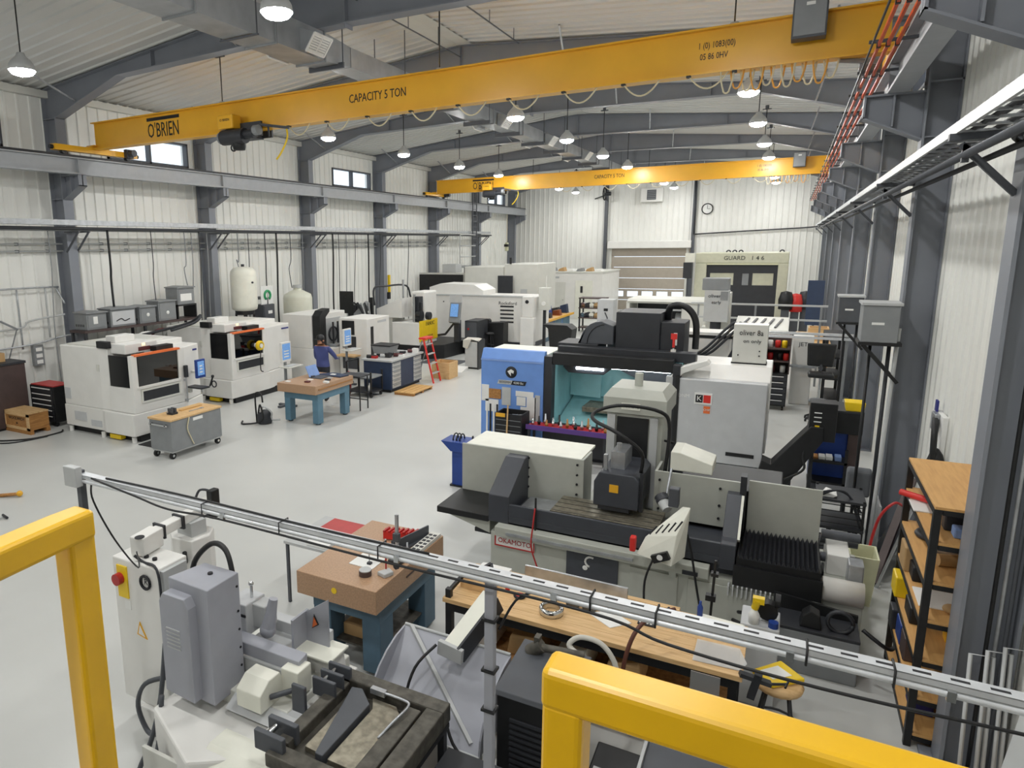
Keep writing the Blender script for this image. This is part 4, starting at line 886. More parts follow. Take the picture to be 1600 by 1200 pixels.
part(t, 'plinth', G().box(-12.8, -8.6, 24.75, 26.4, 0, .25), 'darkgrey'); part(t, 'roof_hood', G().prism([(-13.0, 2.0), (-13.0, 2.3), (-12.5, 2.45), (-11.0, 2.42), (-10.6, 2.2), (-10.6, 2.0)], 'y', 24.9, 26.2), 'white')
parts(t, 'lettering_line', [(-9.75, -9.2, 24.59, 24.6, 1.6-.15*k, 1.66-.15*k) for k in range(5)], 'ink')
text(t, 'maker_lettering', 'Rocksford', .18, (-9.45, 24.595, 1.75), FX, FZ, 'ink', .002)
part(t, 'emblem', G().cyl((-8.6, 24.38, 1.85), (-8.6, 24.4, 1.85), .07, n=12), 'ink'); parts(t, 'cap_screw', [G().cyl((x, 24.58, z), (x, 24.6, z), .025, n=8) for x, z in ((-12.2, 1.75), (-10.3, 1.1), (-10.6, .5), (-9.9, .9))], 'charcoal')
parts(t, 'levelling_foot', [G().cyl((x, 24.6, 0), (x, 24.6, .25), .06, n=10) for x in (-8.5, -8.8)], 'lightgrey')
t = thing('chip_conveyor', 'low black chip conveyor trough before the long white grinder', 'conveyor', (-9.6, 24.1, 0))
part(t, 'trough', G().prism([(-10.3, .05), (-10.3, .9), (-10.0, 1.05), (-9.3, 1.1), (-9.3, .15)], 'y', 23.8, 24.3), 'black'); parts(t, 'caster', [G().cyl((x, 23.9, .05), (x, 23.95, .05), .05, n=8) for x in (-10.2, -9.4)], 'rubber'); part(t, 'motor', G().cyl((-10.0, 23.9, 1.1), (-10.0, 24.1, 1.1), .1, n=10), 'charcoal')
def stool(x, y, h, label, seat='black', leg='black', r=.17):
    t = thing('stool', label, 'stool', (x, y, 0))
    part(t, 'seat', G().lathe([(.001, 0), (r, 0), (r+.01, .03), (r-.02, .06), (.001, .065)], (x, y, h-.06), 18), seat)
    for k in range(4):
        a = math.pi/4+k*math.pi/2; part(t, 'leg', G().tube([(x+.1*math.cos(a), y+.1*math.sin(a), h-.06), (x+(r+.04)*math.cos(a), y+(r+.04)*math.sin(a), 0)], .014), leg)
    part(t, 'foot_ring', G().tube(arc((x, y, h*.4), r*.98, 0, 360, 18, 'xy'), .01), leg)
    return t
stool(-9.7, 23.4, .75, 'black stool standing by the long white grinder')
t = thing('side_cabinet', 'narrow grey cabinet with pale rags draped on top in the aisle', 'cabinet', (-8.85, 20.1, 0))
part(t, 'body', G().box(-9.1, -8.65, 19.9, 20.4, .06, .9), 'lightgrey', .008); part(t, 'side_frame', G().box(-8.66, -8.62, 19.88, 20.42, 0, .95), 'charcoal'); part(t, 'foot', G().box(-9.08, -8.67, 19.95, 20.35, 0, .06), 'black')
part(t, 'rag', G()._add([(-9.15, 19.85, .95), (-8.85, 19.84, .99), (-8.6, 19.85, .93), (-9.14, 20.2, 1.0), (-8.85, 20.2, .96), (-8.62, 20.2, .99), (-9.12, 20.42, .93), (-8.85, 20.42, .97), (-8.62, 20.42, .93), (-9.16, 19.85, .72), (-9.0, 19.84, .66)], [(0, 1, 4, 3), (1, 2, 5, 4), (3, 4, 7, 6), (4, 5, 8, 7), (0, 9, 10, 1)]), 'cloth')
t = thing('floor_ramp', 'small white wedge ramp plate on the floor by the narrow cabinet', 'ramp', (-9.2, 19.3, 0)); part(t, 'wedge', G().prism([(19.2, 0), (19.7, 0), (19.7, .12)], 'x', -9.5, -8.9), 'white')
single('floor_plate', 'dark steel floor plate in front of the wire erosion machine', 'floor plate', G().box(-11.0, -9.6, 20.2, 21.3, 0, .01), 'darkgrey', (-10.3, 20.7, 0))

t = thing('horizontal_boring_machine', 'tall grey boring machine with long black front panel near the back corner', 'machine tool', (-13, 30, 0))
part(t, 'bed', G().box(-15.75, -9.9, 29.0, 31.5, 0, 1.0), 'offwhite', .02); part(t, 'black_guard', G().box(-15.7, -13.4, 29.0, 29.1, 1.0, 2.62), 'black', .01, 'long black guard'); part(t, 'guard_frame', G().box(-15.75, -13.35, 29.1, 29.2, 1.0, 2.7), 'offwhite')
part(t, 'housing', G().box(-13.3, -11.4, 29.0, 31.5, 1.0, 3.0), 'offwhite', .03); part(t, 'housing', G().box(-11.4, -9.8, 29.2, 31.8, 1.0, 3.12), 'offwhite', .03); part(t, 'door', G().box(-11.6, -10.9, 28.9, 29.0, 1.2, 2.6), 'charcoal', .01); part(t, 'vent_box', G().box(-14.6, -13.9, 29.3, 30.0, 2.7, 3.1), 'lightgrey', .01)
parts(t, 'small_panel', [(-12.6, -12.1, 28.97, 29.0, 1.6, 2.0), (-10.6, -10.3, 29.17, 29.2, 1.2, 2.0)], 'lightgrey'); part(t, 'beacon', G().cyl((-11.1, 29.2, 3.12), (-11.1, 29.2, 3.4), .05, n=8), 'black'); part(t, 'cable_loop', G().tube(arc((-13.0, 29.1, 2.2), .2, 0, 180, 10), .03), 'white')
t = thing('access_platform', 'grey ladder and railed platform by the back left corner', 'platform', (-15, 33, 0))
for y in (33.3, 33.8): part(t, 'ladder_rail', G().box(-14.82, -14.78, y-.03, y+.03, 0, 6.7), 'darkgrey')
parts(t, 'rung', [(-14.815, -14.785, 33.3, 33.8, .4+.3*k, .43+.3*k) for k in range(20)], 'darkgrey')
tubes(t, 'hand_rail', [spline([(-14.6, 31.3, 2.9), (-14.6, 31.3, 4.3), (-14.6, 31.5, 4.5), (-14.6, 33.2, 4.5)], 4), [(-14.6, 31.4, 3.95), (-14.6, 33.2, 3.95)], [(-14.6, 31.4, 3.4), (-14.6, 33.2, 3.4)]], .03, 'lightgrey')
part(t, 'deck', G().box(-15.3, -14.55, 31.2, 33.3, 2.85, 2.92), 'midgrey'); parts(t, 'leg', [(x-.04, x+.04, y-.04, y+.04, 0, 2.85) for x in (-15.2, -14.65) for y in (32.0, 33.2)], 'midgrey')
t = thing('life_hook', 'yellow and black load hook hanging on the back corner', 'hook', (-14.9, 38.5, 4)); part(t, 'hook', G().box(-15.0, -14.8, 38.4, 38.6, 3.6, 4.1), 'beige', .05); part(t, 'clasp', G().box(-15.02, -14.78, 38.38, 38.62, 3.85, 4.0), 'black'); part(t, 'line', G().cyl((-14.9, 38.5, 4.1), (-14.9, 38.5, 5.752), .015, n=6), 'creamcable')
t = thing('marker_lamp', 'yellow marker post on the far wall column behind the wire machine', 'marker', (-15.3, 25.3, 2)); part(t, 'tube', G().box(-15.36, -15.26, 25.45, 25.55, 2.0, 2.75), 'yellow', .01); part(t, 'bracket', G().box(-15.4, -15.3, 25.4, 25.6, 1.7, 2.0), 'black')

t = thing('control_box', 'small grey control box on a post at the end of the long grinder', 'control box', (-8.1, 25.2, 0))
part(t, 'box', G().box(-8.35, -7.95, 25.0, 25.3, 1.5, 2.35), 'offwhite', .01); part(t, 'dial', G().cyl((-8.15, 24.97, 1.75), (-8.15, 25.0, 1.75), .08, n=12), 'paper'); part(t, 'post', G().box(-8.2, -8.1, 25.1, 25.2, .0, 1.5), 'charcoal'); part(t, 'aerial', G().cyl((-8.1, 25.15, 2.35), (-8.1, 25.15, 2.8), .015, n=6), 'white')
t = thing('long_workbench', 'long bench with yellow edged wooden top and blue cabinets along the aisle', 'workbench', (-8.85, 28.2, 0))
part(t, 'worktop', G().box(-9.3, -8.45, 26.5, 30.2, .88, .93), 'woody', .006); part(t, 'yellow_edge', G().box(-8.45, -8.41, 26.5, 30.2, .86, .95), 'crane'); part(t, 'yellow_edge', G().box(-9.3, -8.45, 26.46, 26.5, .86, .95), 'crane')
for k in range(3): c = part(t, 'cabinet', G().box(-9.2, -8.6, 26.6+1.2*k, 27.75+1.2*k, 0, .88), 'blue' if k else 'tableblue', .01); part(c, 'door', G().box(-8.6, -8.58, 26.65+1.2*k, 27.7+1.2*k, .08, .82), 'tableblue' if k == 0 else 'steelblue', .004)
for k, (x, y, h, m, n) in enumerate(((-9.0, 26.8, .3, 'lightgrey', 'pale covered gauge'), (-8.8, 27.4, .22, 'charcoal', 'dark angle plate'), (-9.0, 28.0, .45, 'blue_deep', 'deep blue storage bin'), (-8.75, 28.6, .25, 'copper', 'copper coloured fixture'), (-9.0, 29.2, .3, 'charcoal', 'dark machine vise'), (-8.8, 29.8, .4, 'navy', 'navy parts tub'))):
    single('bench_item', '%s on the yellow edged bench' % n, 'bench item', G().prism([(x-.18, .93), (x+.18, .93), (x+.12, .93+h), (x-.15, .93+h*.8)], 'y', y, y+.3), m, (x, y, .93), .01)
t = thing('site_office', 'white walled site office cabin with window and panelled door at the back', 'cabin', (-10.4, 38, 0))
part(t, 'wall_face', G().box(-12.2, -11.75, 36.0, 36.1, 0, 2.45).box(-11.75, -11.3, 36.0, 36.1, 0, .95).box(-11.75, -11.3, 36.0, 36.1, 1.95, 2.45).box(-11.3, -8.6, 36.0, 36.1, 0, 2.45), 'white'); part(t, 'side_wall', G().box(-8.7, -8.6, 36.1, 40, 0, 2.45), 'white'); part(t, 'side_wall', G().box(-12.2, -12.1, 36.1, 40, 0, 2.45), 'white'); part(t, 'roof', G().box(-12.25, -8.55, 35.95, 40, 2.45, 2.52), 'offwhite')
part(t, 'window_glass', G().box(-11.75, -11.3, 36.05, 36.06, .95, 1.95), 'glass'); part(t, 'inner_shelf', G().box(-11.9, -11.2, 36.6, 36.9, 0, 1.3), 'red')
d = part(t, 'door', G().box(-10.0, -9.1, 35.97, 36.0, 0, 2.05), 'ivory', .006); part(d, 'door_plate', G().box(-9.72, -9.6, 35.955, 35.97, 1.4, 1.75), 'ink'); d = part(t, 'door', G().box(-11.15, -10.55, 35.97, 36.0, 0, 1.95), 'offwhite', .006); part(d, 'knob', G().sphere((-10.65, 35.94, 1.0), .03, 6), 'chrome')
part(t, 'sign_rail', G().box(-11.4, -10.9, 35.98, 36.0, 2.15, 2.25), 'lightgrey')
for k in range(7): x = -11.9+.5*k; single('roof_parcel', ['white', 'grey', 'brown'][k % 3]+' wrapped parcel on the cabin roof, '+ordn[k]+' from the corner column', 'parcel', G().prism([(x-.18, 2.52), (x+.2, 2.52), (x+.14, 2.66+.04*(k % 3)), (x-.12, 2.64)], 'y', 36.3, 36.8), ['paper', 'midgrey', 'cardboard'][k % 3], (x, 36.5, 2.52), .02)
t = thing('parts_rack', 'dark shelf rack crammed with parts in front of the cabin door', 'rack', (-8.0, 31.2, 0))
parts(t, 'upright', [(x-.03, x+.03, y-.03, y+.03, 0, 1.55) for x in (-8.35, -7.25) for y in (30.9, 31.5)], 'black'); parts(t, 'shelf', [(-8.4, -7.2, 30.85, 31.55, z, z+.05) for z in (.15, .6, 1.05, 1.5)], 'brown')
for k in range(10): x = -8.25+.21*(k % 5); z = (.65, 1.1)[k // 5]; single('rack_part', ['silver', 'black', 'cream', 'brown', 'steel'][k % 5]+' part on the '+['middle', 'upper'][k // 5]+' shelf of the dark parts rack', 'machine part', G().cyl((x, 30.95, z+.12), (x, 31.35, z+.12), .09+.01*(k % 3), n=10).box(x-.08, x+.08, 30.95, 31.3, z, z+.06), ['chrome', 'charcoal', 'ivory', 'cardboard', 'galv'][k % 5], (x, 31.1, z))
t = thing('power_cabinet', 'grey power cabinet with dark window and hanging cable in the mid aisle', 'cabinet', (-6.05, 26.3, 0)); part(t, 'body', G().box(-6.35, -5.75, 26, 26.6, .05, 1.88), 'puregrey', .01); part(t, 'door', G().box(-6.32, -5.78, 25.985, 26, .1, 1.84), 'puregrey', .004); part(t, 'plinth', G().box(-6.3, -5.8, 26.05, 26.55, 0, .05), 'black'); part(t, 'meter', G().box(-6.1, -5.95, 25.97, 25.985, 1.45, 1.55), 'black'); part(t, 'cable', G().tube(spline([(-6.05, 25.95, 1.4), (-5.95, 25.94, 1.15), (-6.1, 25.94, 1.0), (-6.15, 25.94, .6)]), .02), 'charcoal')
single('fire_extinguisher', 'red fire extinguisher standing beside the grey power cabinet', 'extinguisher', G().lathe([(.001, 0), (.09, 0), (.09, .55), (.03, .63), (.03, .7), (.001, .7)], (-6.8, 26.6, 0), 14), 'red', (-6.8, 26.6, 0))
t = thing('black_desk', 'black flared sheet metal bin behind the blue milling machine', 'bin', (-7.2, 24.5, 0)); part(t, 'body', G().prism([(-7.6, .0), (-6.9, .0), (-6.8, .9), (-7.0, 1.05), (-7.9, 1.05), (-7.7, .9)], 'y', 24.2, 24.9), 'black')
t = thing('large_lathe', 'white hooded lathe with dark open interior behind the black machine head', 'lathe', (-3.6, 25, 0))
part(t, 'bed', G().box(-4.9, -2.3, 24.2, 26, 0, .9), 'offwhite', .02); part(t, 'back_guard', G().box(-4.75, -2.5, 25.4, 25.5, .9, 1.95), 'charcoal'); part(t, 'hood', G().prism([(24.1, 1.95), (24.0, 2.02), (24.1, 2.1), (25.6, 2.1), (25.6, 1.95)], 'x', -4.85, -2.4), 'offwhite', .01); part(t, 'end_panel', G().box(-4.9, -4.78, 24.1, 25.6, .9, 2.0), 'offwhite', .02); part(t, 'headstock', G().box(-3.1, -2.35, 24.1, 25.4, .9, 1.95), 'offwhite', .02)
part(t, 'tool_post', G().box(-3.7, -3.45, 24.6, 24.9, .9, 1.3), 'charcoal'); part(t, 'chuck', G().cyl((-3.1, 24.8, 1.35), (-3.35, 24.8, 1.35), .25, n=16), 'galv'); part(t, 'rail', G().cyl((-4.8, 24.05, 1.75), (-3.1, 24.05, 1.75), .03, n=8), 'lightgrey')
t = thing('hand_wheel_stand', 'black hand wheel on the pale machine end beside the lathe', 'hand wheel', (-2.1, 23.6, 0)); part(t, 'rim', G().tube(arc((-2.1, 23.55, 1.05), .2, 0, 360, 18), .03), 'black'); part(t, 'pedestal', G().box(-2.4, -1.8, 23.6, 24.0, 0, 1.3), 'offwhite', .02)
t = thing('gantry_machine', 'huge cream framed machine with dark sliding doors by the dock door', 'machine tool', (-2, 34.5, 0))
part(t, 'top_beam', G().box(-3.78, -.12, 33.0, 36, 3.05, 3.5), 'cream', .03); part(t, 'side_post', G().box(-3.78, -3.3, 33.0, 36, 0, 3.05), 'cream', .03); part(t, 'side_post', G().box(-.5, -.12, 33.0, 36, 0, 3.05), 'cream', .03); part(t, 'trim_line', G().box(-3.3, -.5, 32.98, 33.0, 2.98, 3.05), 'beige')
for x0, x1 in ((-3.3, -1.9), (-1.9, -.5)):
    w0, w1 = (x0+.15, x0+1.1) if x0 < -3 else (x0+.45, x0+1.25)
    d = part(t, 'sliding_door', G().box(x0, w0, 33.1, 33.16, .3, 2.98).box(w1, x1, 33.1, 33.16, .3, 2.98).box(w0, w1, 33.1, 33.16, .3, 2.1).box(w0, w1, 33.1, 33.16, 2.62, 2.98), 'charcoal', 0, 'dark sliding door'); part(d, 'door_window', G().box(w0, w1, 33.12, 33.13, 2.1, 2.62), 'cream')
part(t, 'small_window', G().box(-1.85, -1.6, 33.09, 33.1, 2.1, 2.6), 'midgrey'); part(t, 'sill', G().box(-3.3, -.5, 33.0, 33.4, 0, .3), 'darkgrey')
text(t, 'maker_lettering', 'GUARD', .25, (-2.2, 32.99, 3.27), FX, FZ, 'ink', .002); text(t, 'maker_lettering', '1 4 6', .25, (-1.3, 32.99, 3.27), FX, FZ, 'ink', .002)
parts(t, 'lifting_eye', [G().tube(arc((x, 33.6, 3.52), .08, 0, 180, 8), .03) for x in (-2.5, -2.25, -2.0, -.4)], 'charcoal')
t = thing('operator_panel', 'black and white operator panel on a post by the cream machine', 'control panel', (-4.0, 32.5, 0)); part(t, 'screen_box', G().box(-4.2, -3.85, 32.4, 32.6, 2.4, 3.1), 'charcoal', .01); part(t, 'upper_box', G().box(-4.15, -3.75, 32.45, 32.6, 3.1, 3.5), 'ivory', .01); part(t, 'post', G().cyl((-4.0, 32.5, 0), (-4.0, 32.5, 2.4), .04, n=8), 'darkgrey')
t = thing('wall_heater', 'white wall heater with a dark grille high on the end wall', 'heater', (-7.3, 41.6, 6.3)); part(t, 'case', G().box(-7.9, -6.7, 41.5, 41.95, 6.28, 7.05), 'white', .02); part(t, 'grille', G().box(-7.55, -7.05, 41.48, 41.5, 6.4, 6.95), 'darkgrey'); parts(t, 'louvre', [(-7.52, -7.08, 41.46, 41.48, 6.45+.1*k, 6.49+.1*k) for k in range(5)], 'midgrey')
t = thing('wall_clock', 'round white wall clock with black rim on the end wall', 'clock', (-4.35, 41.9, 5.8)); part(t, 'rim', G().tube(arc((-4.35, 41.9, 5.8), .28, 0, 360, 24), .03), 'black'); part(t, 'face', G().cyl((-4.35, 41.92, 5.8), (-4.35, 41.95, 5.8), .28, n=24), 'paper'); part(t, 'hand', G().box(-4.36, -4.34, 41.9, 41.915, 5.8, 6.0).box(-4.35, -4.2, 41.9, 41.915, 5.79, 5.81), 'ink')
t = thing('wall_fan', 'black wall fan on the end wall beside the door post', 'fan', (-10.2, 41.6, 6.7)); part(t, 'cage', G().tube(arc((-9.95, 41.45, 6.85), .35, 0, 360, 20, 'yz'), .04), 'black'); part(t, 'motor', G().cyl((-9.9, 41.5, 6.85), (-9.6, 41.5, 6.85), .12, n=10), 'charcoal'); part(t, 'arm', G().bar((-9.9, 41.7, 6.8), (-10.6, 41.8, 6.6), .06), 'black')
for k in range(3): part(t, 'blade', G().bar((-9.95, 41.45, 6.85), (-9.95, 41.45+.3*math.cos(2.1*k), 6.85+.3*math.sin(2.1*k)), .02, .1), 'charcoal')
t = thing('wall_conduit', 'dark conduit line across the end wall to the last column', 'conduit', (-2, 41.8, 4.3)); part(t, 'conduit', G().tube(spline([(-4.9, 41.85, 4.42), (-2, 41.85, 4.55), (.4, 41.85, 4.65), (1.0, 41.6, 4.7)], 4), .04), 'charcoal'); part(t, 'conduit', G().tube([(-4.95, 41.72, 4.4), (-5.0, 41.72, 7.6)], .04), 'charcoal')

# right background clutter
t = thing('knee_mill', 'pale grey mill ram with scribbled lettering on its cover behind the railing', 'milling machine', (-1.7, 20.3, 0))
part(t, 'ram_cover', G().box(-2.0, -1.4, 19.95, 20.4, 1.85, 2.7), 'lightgrey', .01); part(t, 'ram_head', G().box(-2.08, -1.42, 20.0, 20.6, 2.7, 3.02), 'midgrey', .02); part(t, 'quill', G().cyl((-1.7, 20.15, 1.4), (-1.7, 20.15, 1.85), .14, n=12).cyl((-1.7, 20.15, 1.2), (-1.7, 20.15, 1.4), .06, n=10), 'charcoal'); part(t, 'column', G().box(-2.0, -1.4, 20.6, 21.2, 0, 2.6), 'offwhite', .02); part(t, 'base', G().box(-2.1, -1.3, 19.8, 21.3, 0, .9), 'offwhite', .02)
part(t, 'control_face', G().box(-1.6, -1.42, 19.93, 19.95, 2.45, 2.68), 'midgrey'); text(t, 'cover_lettering', 'oliver', .14, (-1.75, 19.94, 2.55), FX, FZ, 'ink', .002); text(t, 'cover_lettering', 'early', .12, (-1.7, 19.94, 2.38), FX, FZ, 'ink', .002)
t = thing('bed_mill', 'low pale bed mill with slotted table under the background railing', 'milling machine', (-.5, 20, 0)); part(t, 'bed', G().box(-1.3, .1, 19.6, 21.0, 0, 1.5), 'offwhite', .02); part(t, 'table', G().prism([(19.4, 1.5), (19.5, 1.75), (20.9, 1.95), (21.0, 1.5)], 'x', -1.2, .05), 'offwhite'); parts(t, 'slot', [G().bar((-1.05+.2*k, 19.7, 1.8), (-.9+.2*k, 20.6, 1.93), .05, .02) for k in range(5)], 'charcoal')
def strut_frame(name, label, x0, x1, y, zs, posts, m='lightgrey'):
    t = thing(name, label, 'railing', ((x0+x1)/2, y, 0))
    for z in zs: part(t, 'rail', G().box(x0, x1, y-.03, y+.03, z, z+.05), m)
    for x in posts: part(t, 'post', G().box(x-.025, x+.025, y-.025, y+.025, 0, zs[0]), 'midgrey')
    return t
strut_frame('pipe_railing', 'pale two bar railing crossing in front of the cream machine', -2.5, .95, 21.5, (2.2, 1.8), (-2.3, -.8, .8))
strut_frame('strut_rail', 'galvanised strut rail on posts joined to the right columns over the stools', -1.1, 1.2, 16.2, (2.06, 1.98), (1.1, -1.0), 'galvtray')
t = thing('hutch_toolbox', 'black roller cabinet with red cluttered hutch behind the blue mill', 'tool chest', (0, 18.4, 0))
part(t, 'cabinet', G().box(-.38, .12, 18.0, 18.7, .1, .88), 'black', .008)
for k in range(5): d = part(t, 'drawer', G().box(-.36, .1, 17.985, 18.0, .14+.145*k, .265+.145*k), 'charcoal', .003); part(d, 'pull', G().box(-.3, .04, 17.97, 17.985, .235+.145*k, .25+.145*k), 'paper')
parts(t, 'caster', [G().cyl((x-.02, y, .05), (x+.02, y, .05), .05, n=10) for x in (-.32, .06) for y in (18.06, 18.64)], 'rubber'); part(t, 'hutch_back', G().box(-.38, .12, 18.6, 18.7, .88, 1.75), 'brown'); parts(t, 'hutch_shelf', [(-.38, .12, 18.1, 18.6, z, z+.03) for z in (1.15, 1.45)], 'brown'); parts(t, 'hutch_side', [(-.4, -.38, 18.05, 18.7, .88, 1.75), (.12, .14, 18.05, 18.7, .88, 1.75)], 'brown')
hn = [(-.28, 1.18, 'red', 'red'), (-.08, 1.18, 'black', 'black'), (.05, 1.18, 'redbright', 'bright red'), (-.3, 1.48, 'paper', 'white'), (-.14, 1.48, 'redbright', 'bright red'), (0, 1.48, 'yellow', 'yellow'), (-.22, .88, 'maroon', 'maroon'), (0, .88, 'paper', 'white')]
for x, z, m, n in hn: single('parts_tin', '%s tin on the %s level of the red hutch' % (n, {1.18: 'middle', 1.48: 'top', .88: 'bottom'}[z]), 'tin', G().lathe([(.001, 0), (.06, 0), (.06, .14), (.05, .17), (.001, .17)], (x, 18.3, z), 12), m, (x, 18.3, z))
t = thing('band_saw', 'white band saw cabinet with dark lettering behind the black swivel chair', 'band saw', (.4, 19.2, 0)); part(t, 'body', G().box(.18, .62, 18.9, 19.5, 0, 1.7), 'white', .02); part(t, 'table', G().box(.1, .7, 18.75, 18.9, .95, 1.0), 'galv'); text(t, 'lettering', 'JET', .14, (.4, 18.895, 1.5), FX, FZ, 'ink', .002)
t = thing('swivel_chair', 'black swivel chair with backrest on the right of the aisle', 'chair', (.75, 17.3, 0))
part(t, 'seat', G().box(.5, 1.0, 17.1, 17.55, 1.0, 1.1), 'black', .04); part(t, 'backrest', G().prism([(.48, 1.2), (.98, 1.2), (1.02, 1.72), (.45, 1.72)], 'y', 17.52, 17.6), 'black', .03); part(t, 'post', G().cyl((.75, 17.3, .2), (.75, 17.3, 1.0), .03, n=8), 'chrome'); part(t, 'back_bar', G().bar((.75, 17.5, 1.05), (.75, 17.58, 1.4), .05), 'charcoal')
for k in range(5): a = 2*math.pi*k/5; part(t, 'leg', G().bar((.75, 17.3, .2), (.75+.27*math.cos(a), 17.3+.27*math.sin(a), .06), .04), 'black'); part(t, 'caster', G().cyl((.75+.27*math.cos(a)-.02, 17.3+.27*math.sin(a), .03), (.75+.27*math.cos(a)+.02, 17.3+.27*math.sin(a), .03), .03, n=8), 'rubber')
stool(.7, 16.2, .72, 'grey topped stool with splayed legs below the strut rail', 'seatgrey')
t = thing('black_rack', 'black rack of hanging clamps between the far right columns', 'rack', (1.1, 18.8, 0)); parts(t, 'upright', [(x-.03, x+.03, y-.03, y+.03, 0, 1.8) for x in (.85, 1.18) for y in (18.2, 19.6)], 'black'); parts(t, 'shelf', [(.82, 1.2, 18.15, 19.65, z, z+.04) for z in (.3, .8, 1.3, 1.76)], 'black')
for k in range(8): y = 18.3+.16*k; single('clamp', '%s bar clamp hanging on the black rack, %s along it' % (['dark', 'steel'][k % 2], ordn[k]), 'clamp', G().box(.82, .85, y, y+.03, .9, 1.3).box(.7, .85, y, y+.03, 1.24, 1.3).box(.74, .85, y, y+.03, .95, 1.0), ['charcoal', 'galv'][k % 2], (.8, y, .9), group='clamps on the black rack')
t = thing('wooden_worktable', 'wooden topped table with a wooden box against the far right columns', 'table', (.9, 25, 0)); part(t, 'top', G().box(.3, 1.2, 23.5, 26.4, .9, .95), 'wood', .006); parts(t, 'leg', [(x-.04, x+.04, y-.04, y+.04, 0, .9) for x in (.38, 1.12) for y in (23.6, 26.3)], 'crate')
t = thing('wooden_tray', 'open wooden tray standing on the far wooden table', 'tray', (.9, 24.3, .95)); part(t, 'tray', G().box(.6, 1.15, 24.0, 24.04, .95, 1.35).box(.6, 1.15, 24.6, 24.64, .95, 1.35).box(.6, .64, 24.04, 24.6, .95, 1.35).box(1.11, 1.15, 24.04, 24.6, .95, 1.35).box(.64, 1.11, 24.04, 24.6, .95, .99), 'wood')
for k, (x, y, z, m, n) in enumerate(((-.1, 32.0, 1.2, 'black', 'black'), (.25, 32.2, 1.1, 'redbright', 'bright red'), (.6, 32.4, 1.2, 'charcoal', 'charcoal'))):
    t = thing('machine_cover', '%s covered stand between the cream machine and the far columns' % n, 'stand', (x, y, 0)); part(t, 'cover', G().lathe([(.001, .75), (.2, .7), (.28, .4), (.26, 0), (.001, 0)], (x, y, z), 12), m); part(t, 'pedestal', G().box(x-.15, x+.15, y-.15, y+.15, 0, z), 'darkgrey')
t = thing('blue_panel_stand', 'tall navy panel stand in front of the last right column', 'stand', (.85, 30, 0)); part(t, 'panel', G().box(.6, 1.15, 29.9, 30.0, .8, 2.5), 'navy', .01); part(t, 'foot', G().box(.65, 1.1, 29.7, 30.2, 0, .06).box(.85, .92, 29.92, 29.98, 0, .8), 'charcoal')
for k, (y, z, lab) in enumerate(((10.25, 2.74, 'grey transformer box on a black bracket at the second right column'), (14.95, 2.5, 'dark grey electrical box on a bracket at the third right column'))):
    t = thing('electrical_box', lab, 'electrical box', (1.0, y, z)); part(t, 'case', G().box(.82, 1.2, y-.2, y+.25, z, z+.46), 'midgrey' if k == 0 else 'darkgrey', .01); part(t, 'lid', G().box(.8, 1.22, y-.22, y+.27, z+.46, z+.49), 'lightgrey'); part(t, 'label_sheet', G().box(.92, 1.05, y-.205, y-.2, z+.22, z+.25), 'paper'); part(t, 'bracket', G().box(.8, 1.25, y-.2, y+.25, z-.04, z).bar((.85, y-.15, z-.04), (1.25, y-.15, z-.5), .04).bar((.85, y+.2, z-.04), (1.25, y+.2, z-.5), .04), 'black'); part(t, 'conduit', G().tube([(1.15, y+.05, 0), (1.15, y+.05, z-.04)], .025), 'charcoal'); part(t, 'conduit', G().tube([(.95, y+.05, 0), (.95, y+.05, z-.04)], .02), 'black')
# ================================================================== BLUE MILLING MACHINE (centre)
t = thing('vertical_machining_centre', 'blue and grey vertical machining centre with open aqua interior and black head', 'milling machine', (-2.7, 13, 0))
part(t, 'base', G().box(-5.05, -1.5, 12.15, 14.5, 0, .55).box(-1.5, -.25, 12.15, 13.2, 0, .55), 'charcoal')
d = part(t, 'blue_door', G().prism([(11.95, .1), (11.95, 1.84), (12.05, 2.02), (12.15, 2.02), (12.15, .1)], 'x', -5.12, -3.87), 'blue', .012, 'blue door panel')
part(d, 'door_lip', G().box(-5.12, -3.87, 11.935, 11.955, 1.80, 1.83), 'rag'); part(d, 'emblem', G().lathe([(.001, -.012), (.105, -.012), (.115, 0)], (-4.5, 11.948, 1.6), 18, 'y'), 'ink')
part(d, 'emblem_mark', G().prism([(-4.57, 1.62), (-4.5, 1.66), (-4.44, 1.63), (-4.45, 1.58), (-4.5, 1.6), (-4.5, 1.53), (-4.54, 1.58)], 'y', 11.925, 11.936), 'paper')
part(d, 'name_plate', G().prism([(-4.78, 1.36), (-4.5, 1.36), (-4.47, 1.44), (-4.75, 1.44)], 'y', 11.94, 11.952), 'lightgrey'); part(d, 'name_plate', G().prism([(-4.5, 1.36), (-4.22, 1.36), (-4.19, 1.44), (-4.47, 1.44)], 'y', 11.94, 11.952), 'ink')
text(d, 'name_lettering', 'BOSSMM', .06, (-4.62, 11.937, 1.4), FX, FZ, 'ink', .001); text(d, 'name_lettering', '4200 Be', .06, (-4.35, 11.937, 1.4), FX, FZ, 'paper', .001)
for k, (x0, x1, z0, z1, m) in enumerate(((-5.1, -4.95, 1.0, 1.32, 'paper'), (-4.95, -4.7, 1.06, 1.25, 'crate'), (-4.68, -4.5, .95, 1.3, 'lightgrey'), (-4.4, -4.05, 1.15, 1.25, 'paper'), (-4.38, -4.2, .97, 1.14, 'paper'), (-4.18, -4.0, .7, 1.15, 'paper'), (-4.3, -4.18, .62, .95, 'paper'), (-5.02, -4.75, .8, 1.04, 'paper'), (-4.02, -3.92, .6, 1.2, 'lightgrey'))):
    part(d, 'taped_sheet', G().box(x0, x1, 11.936, 11.95, z0, z1), m)
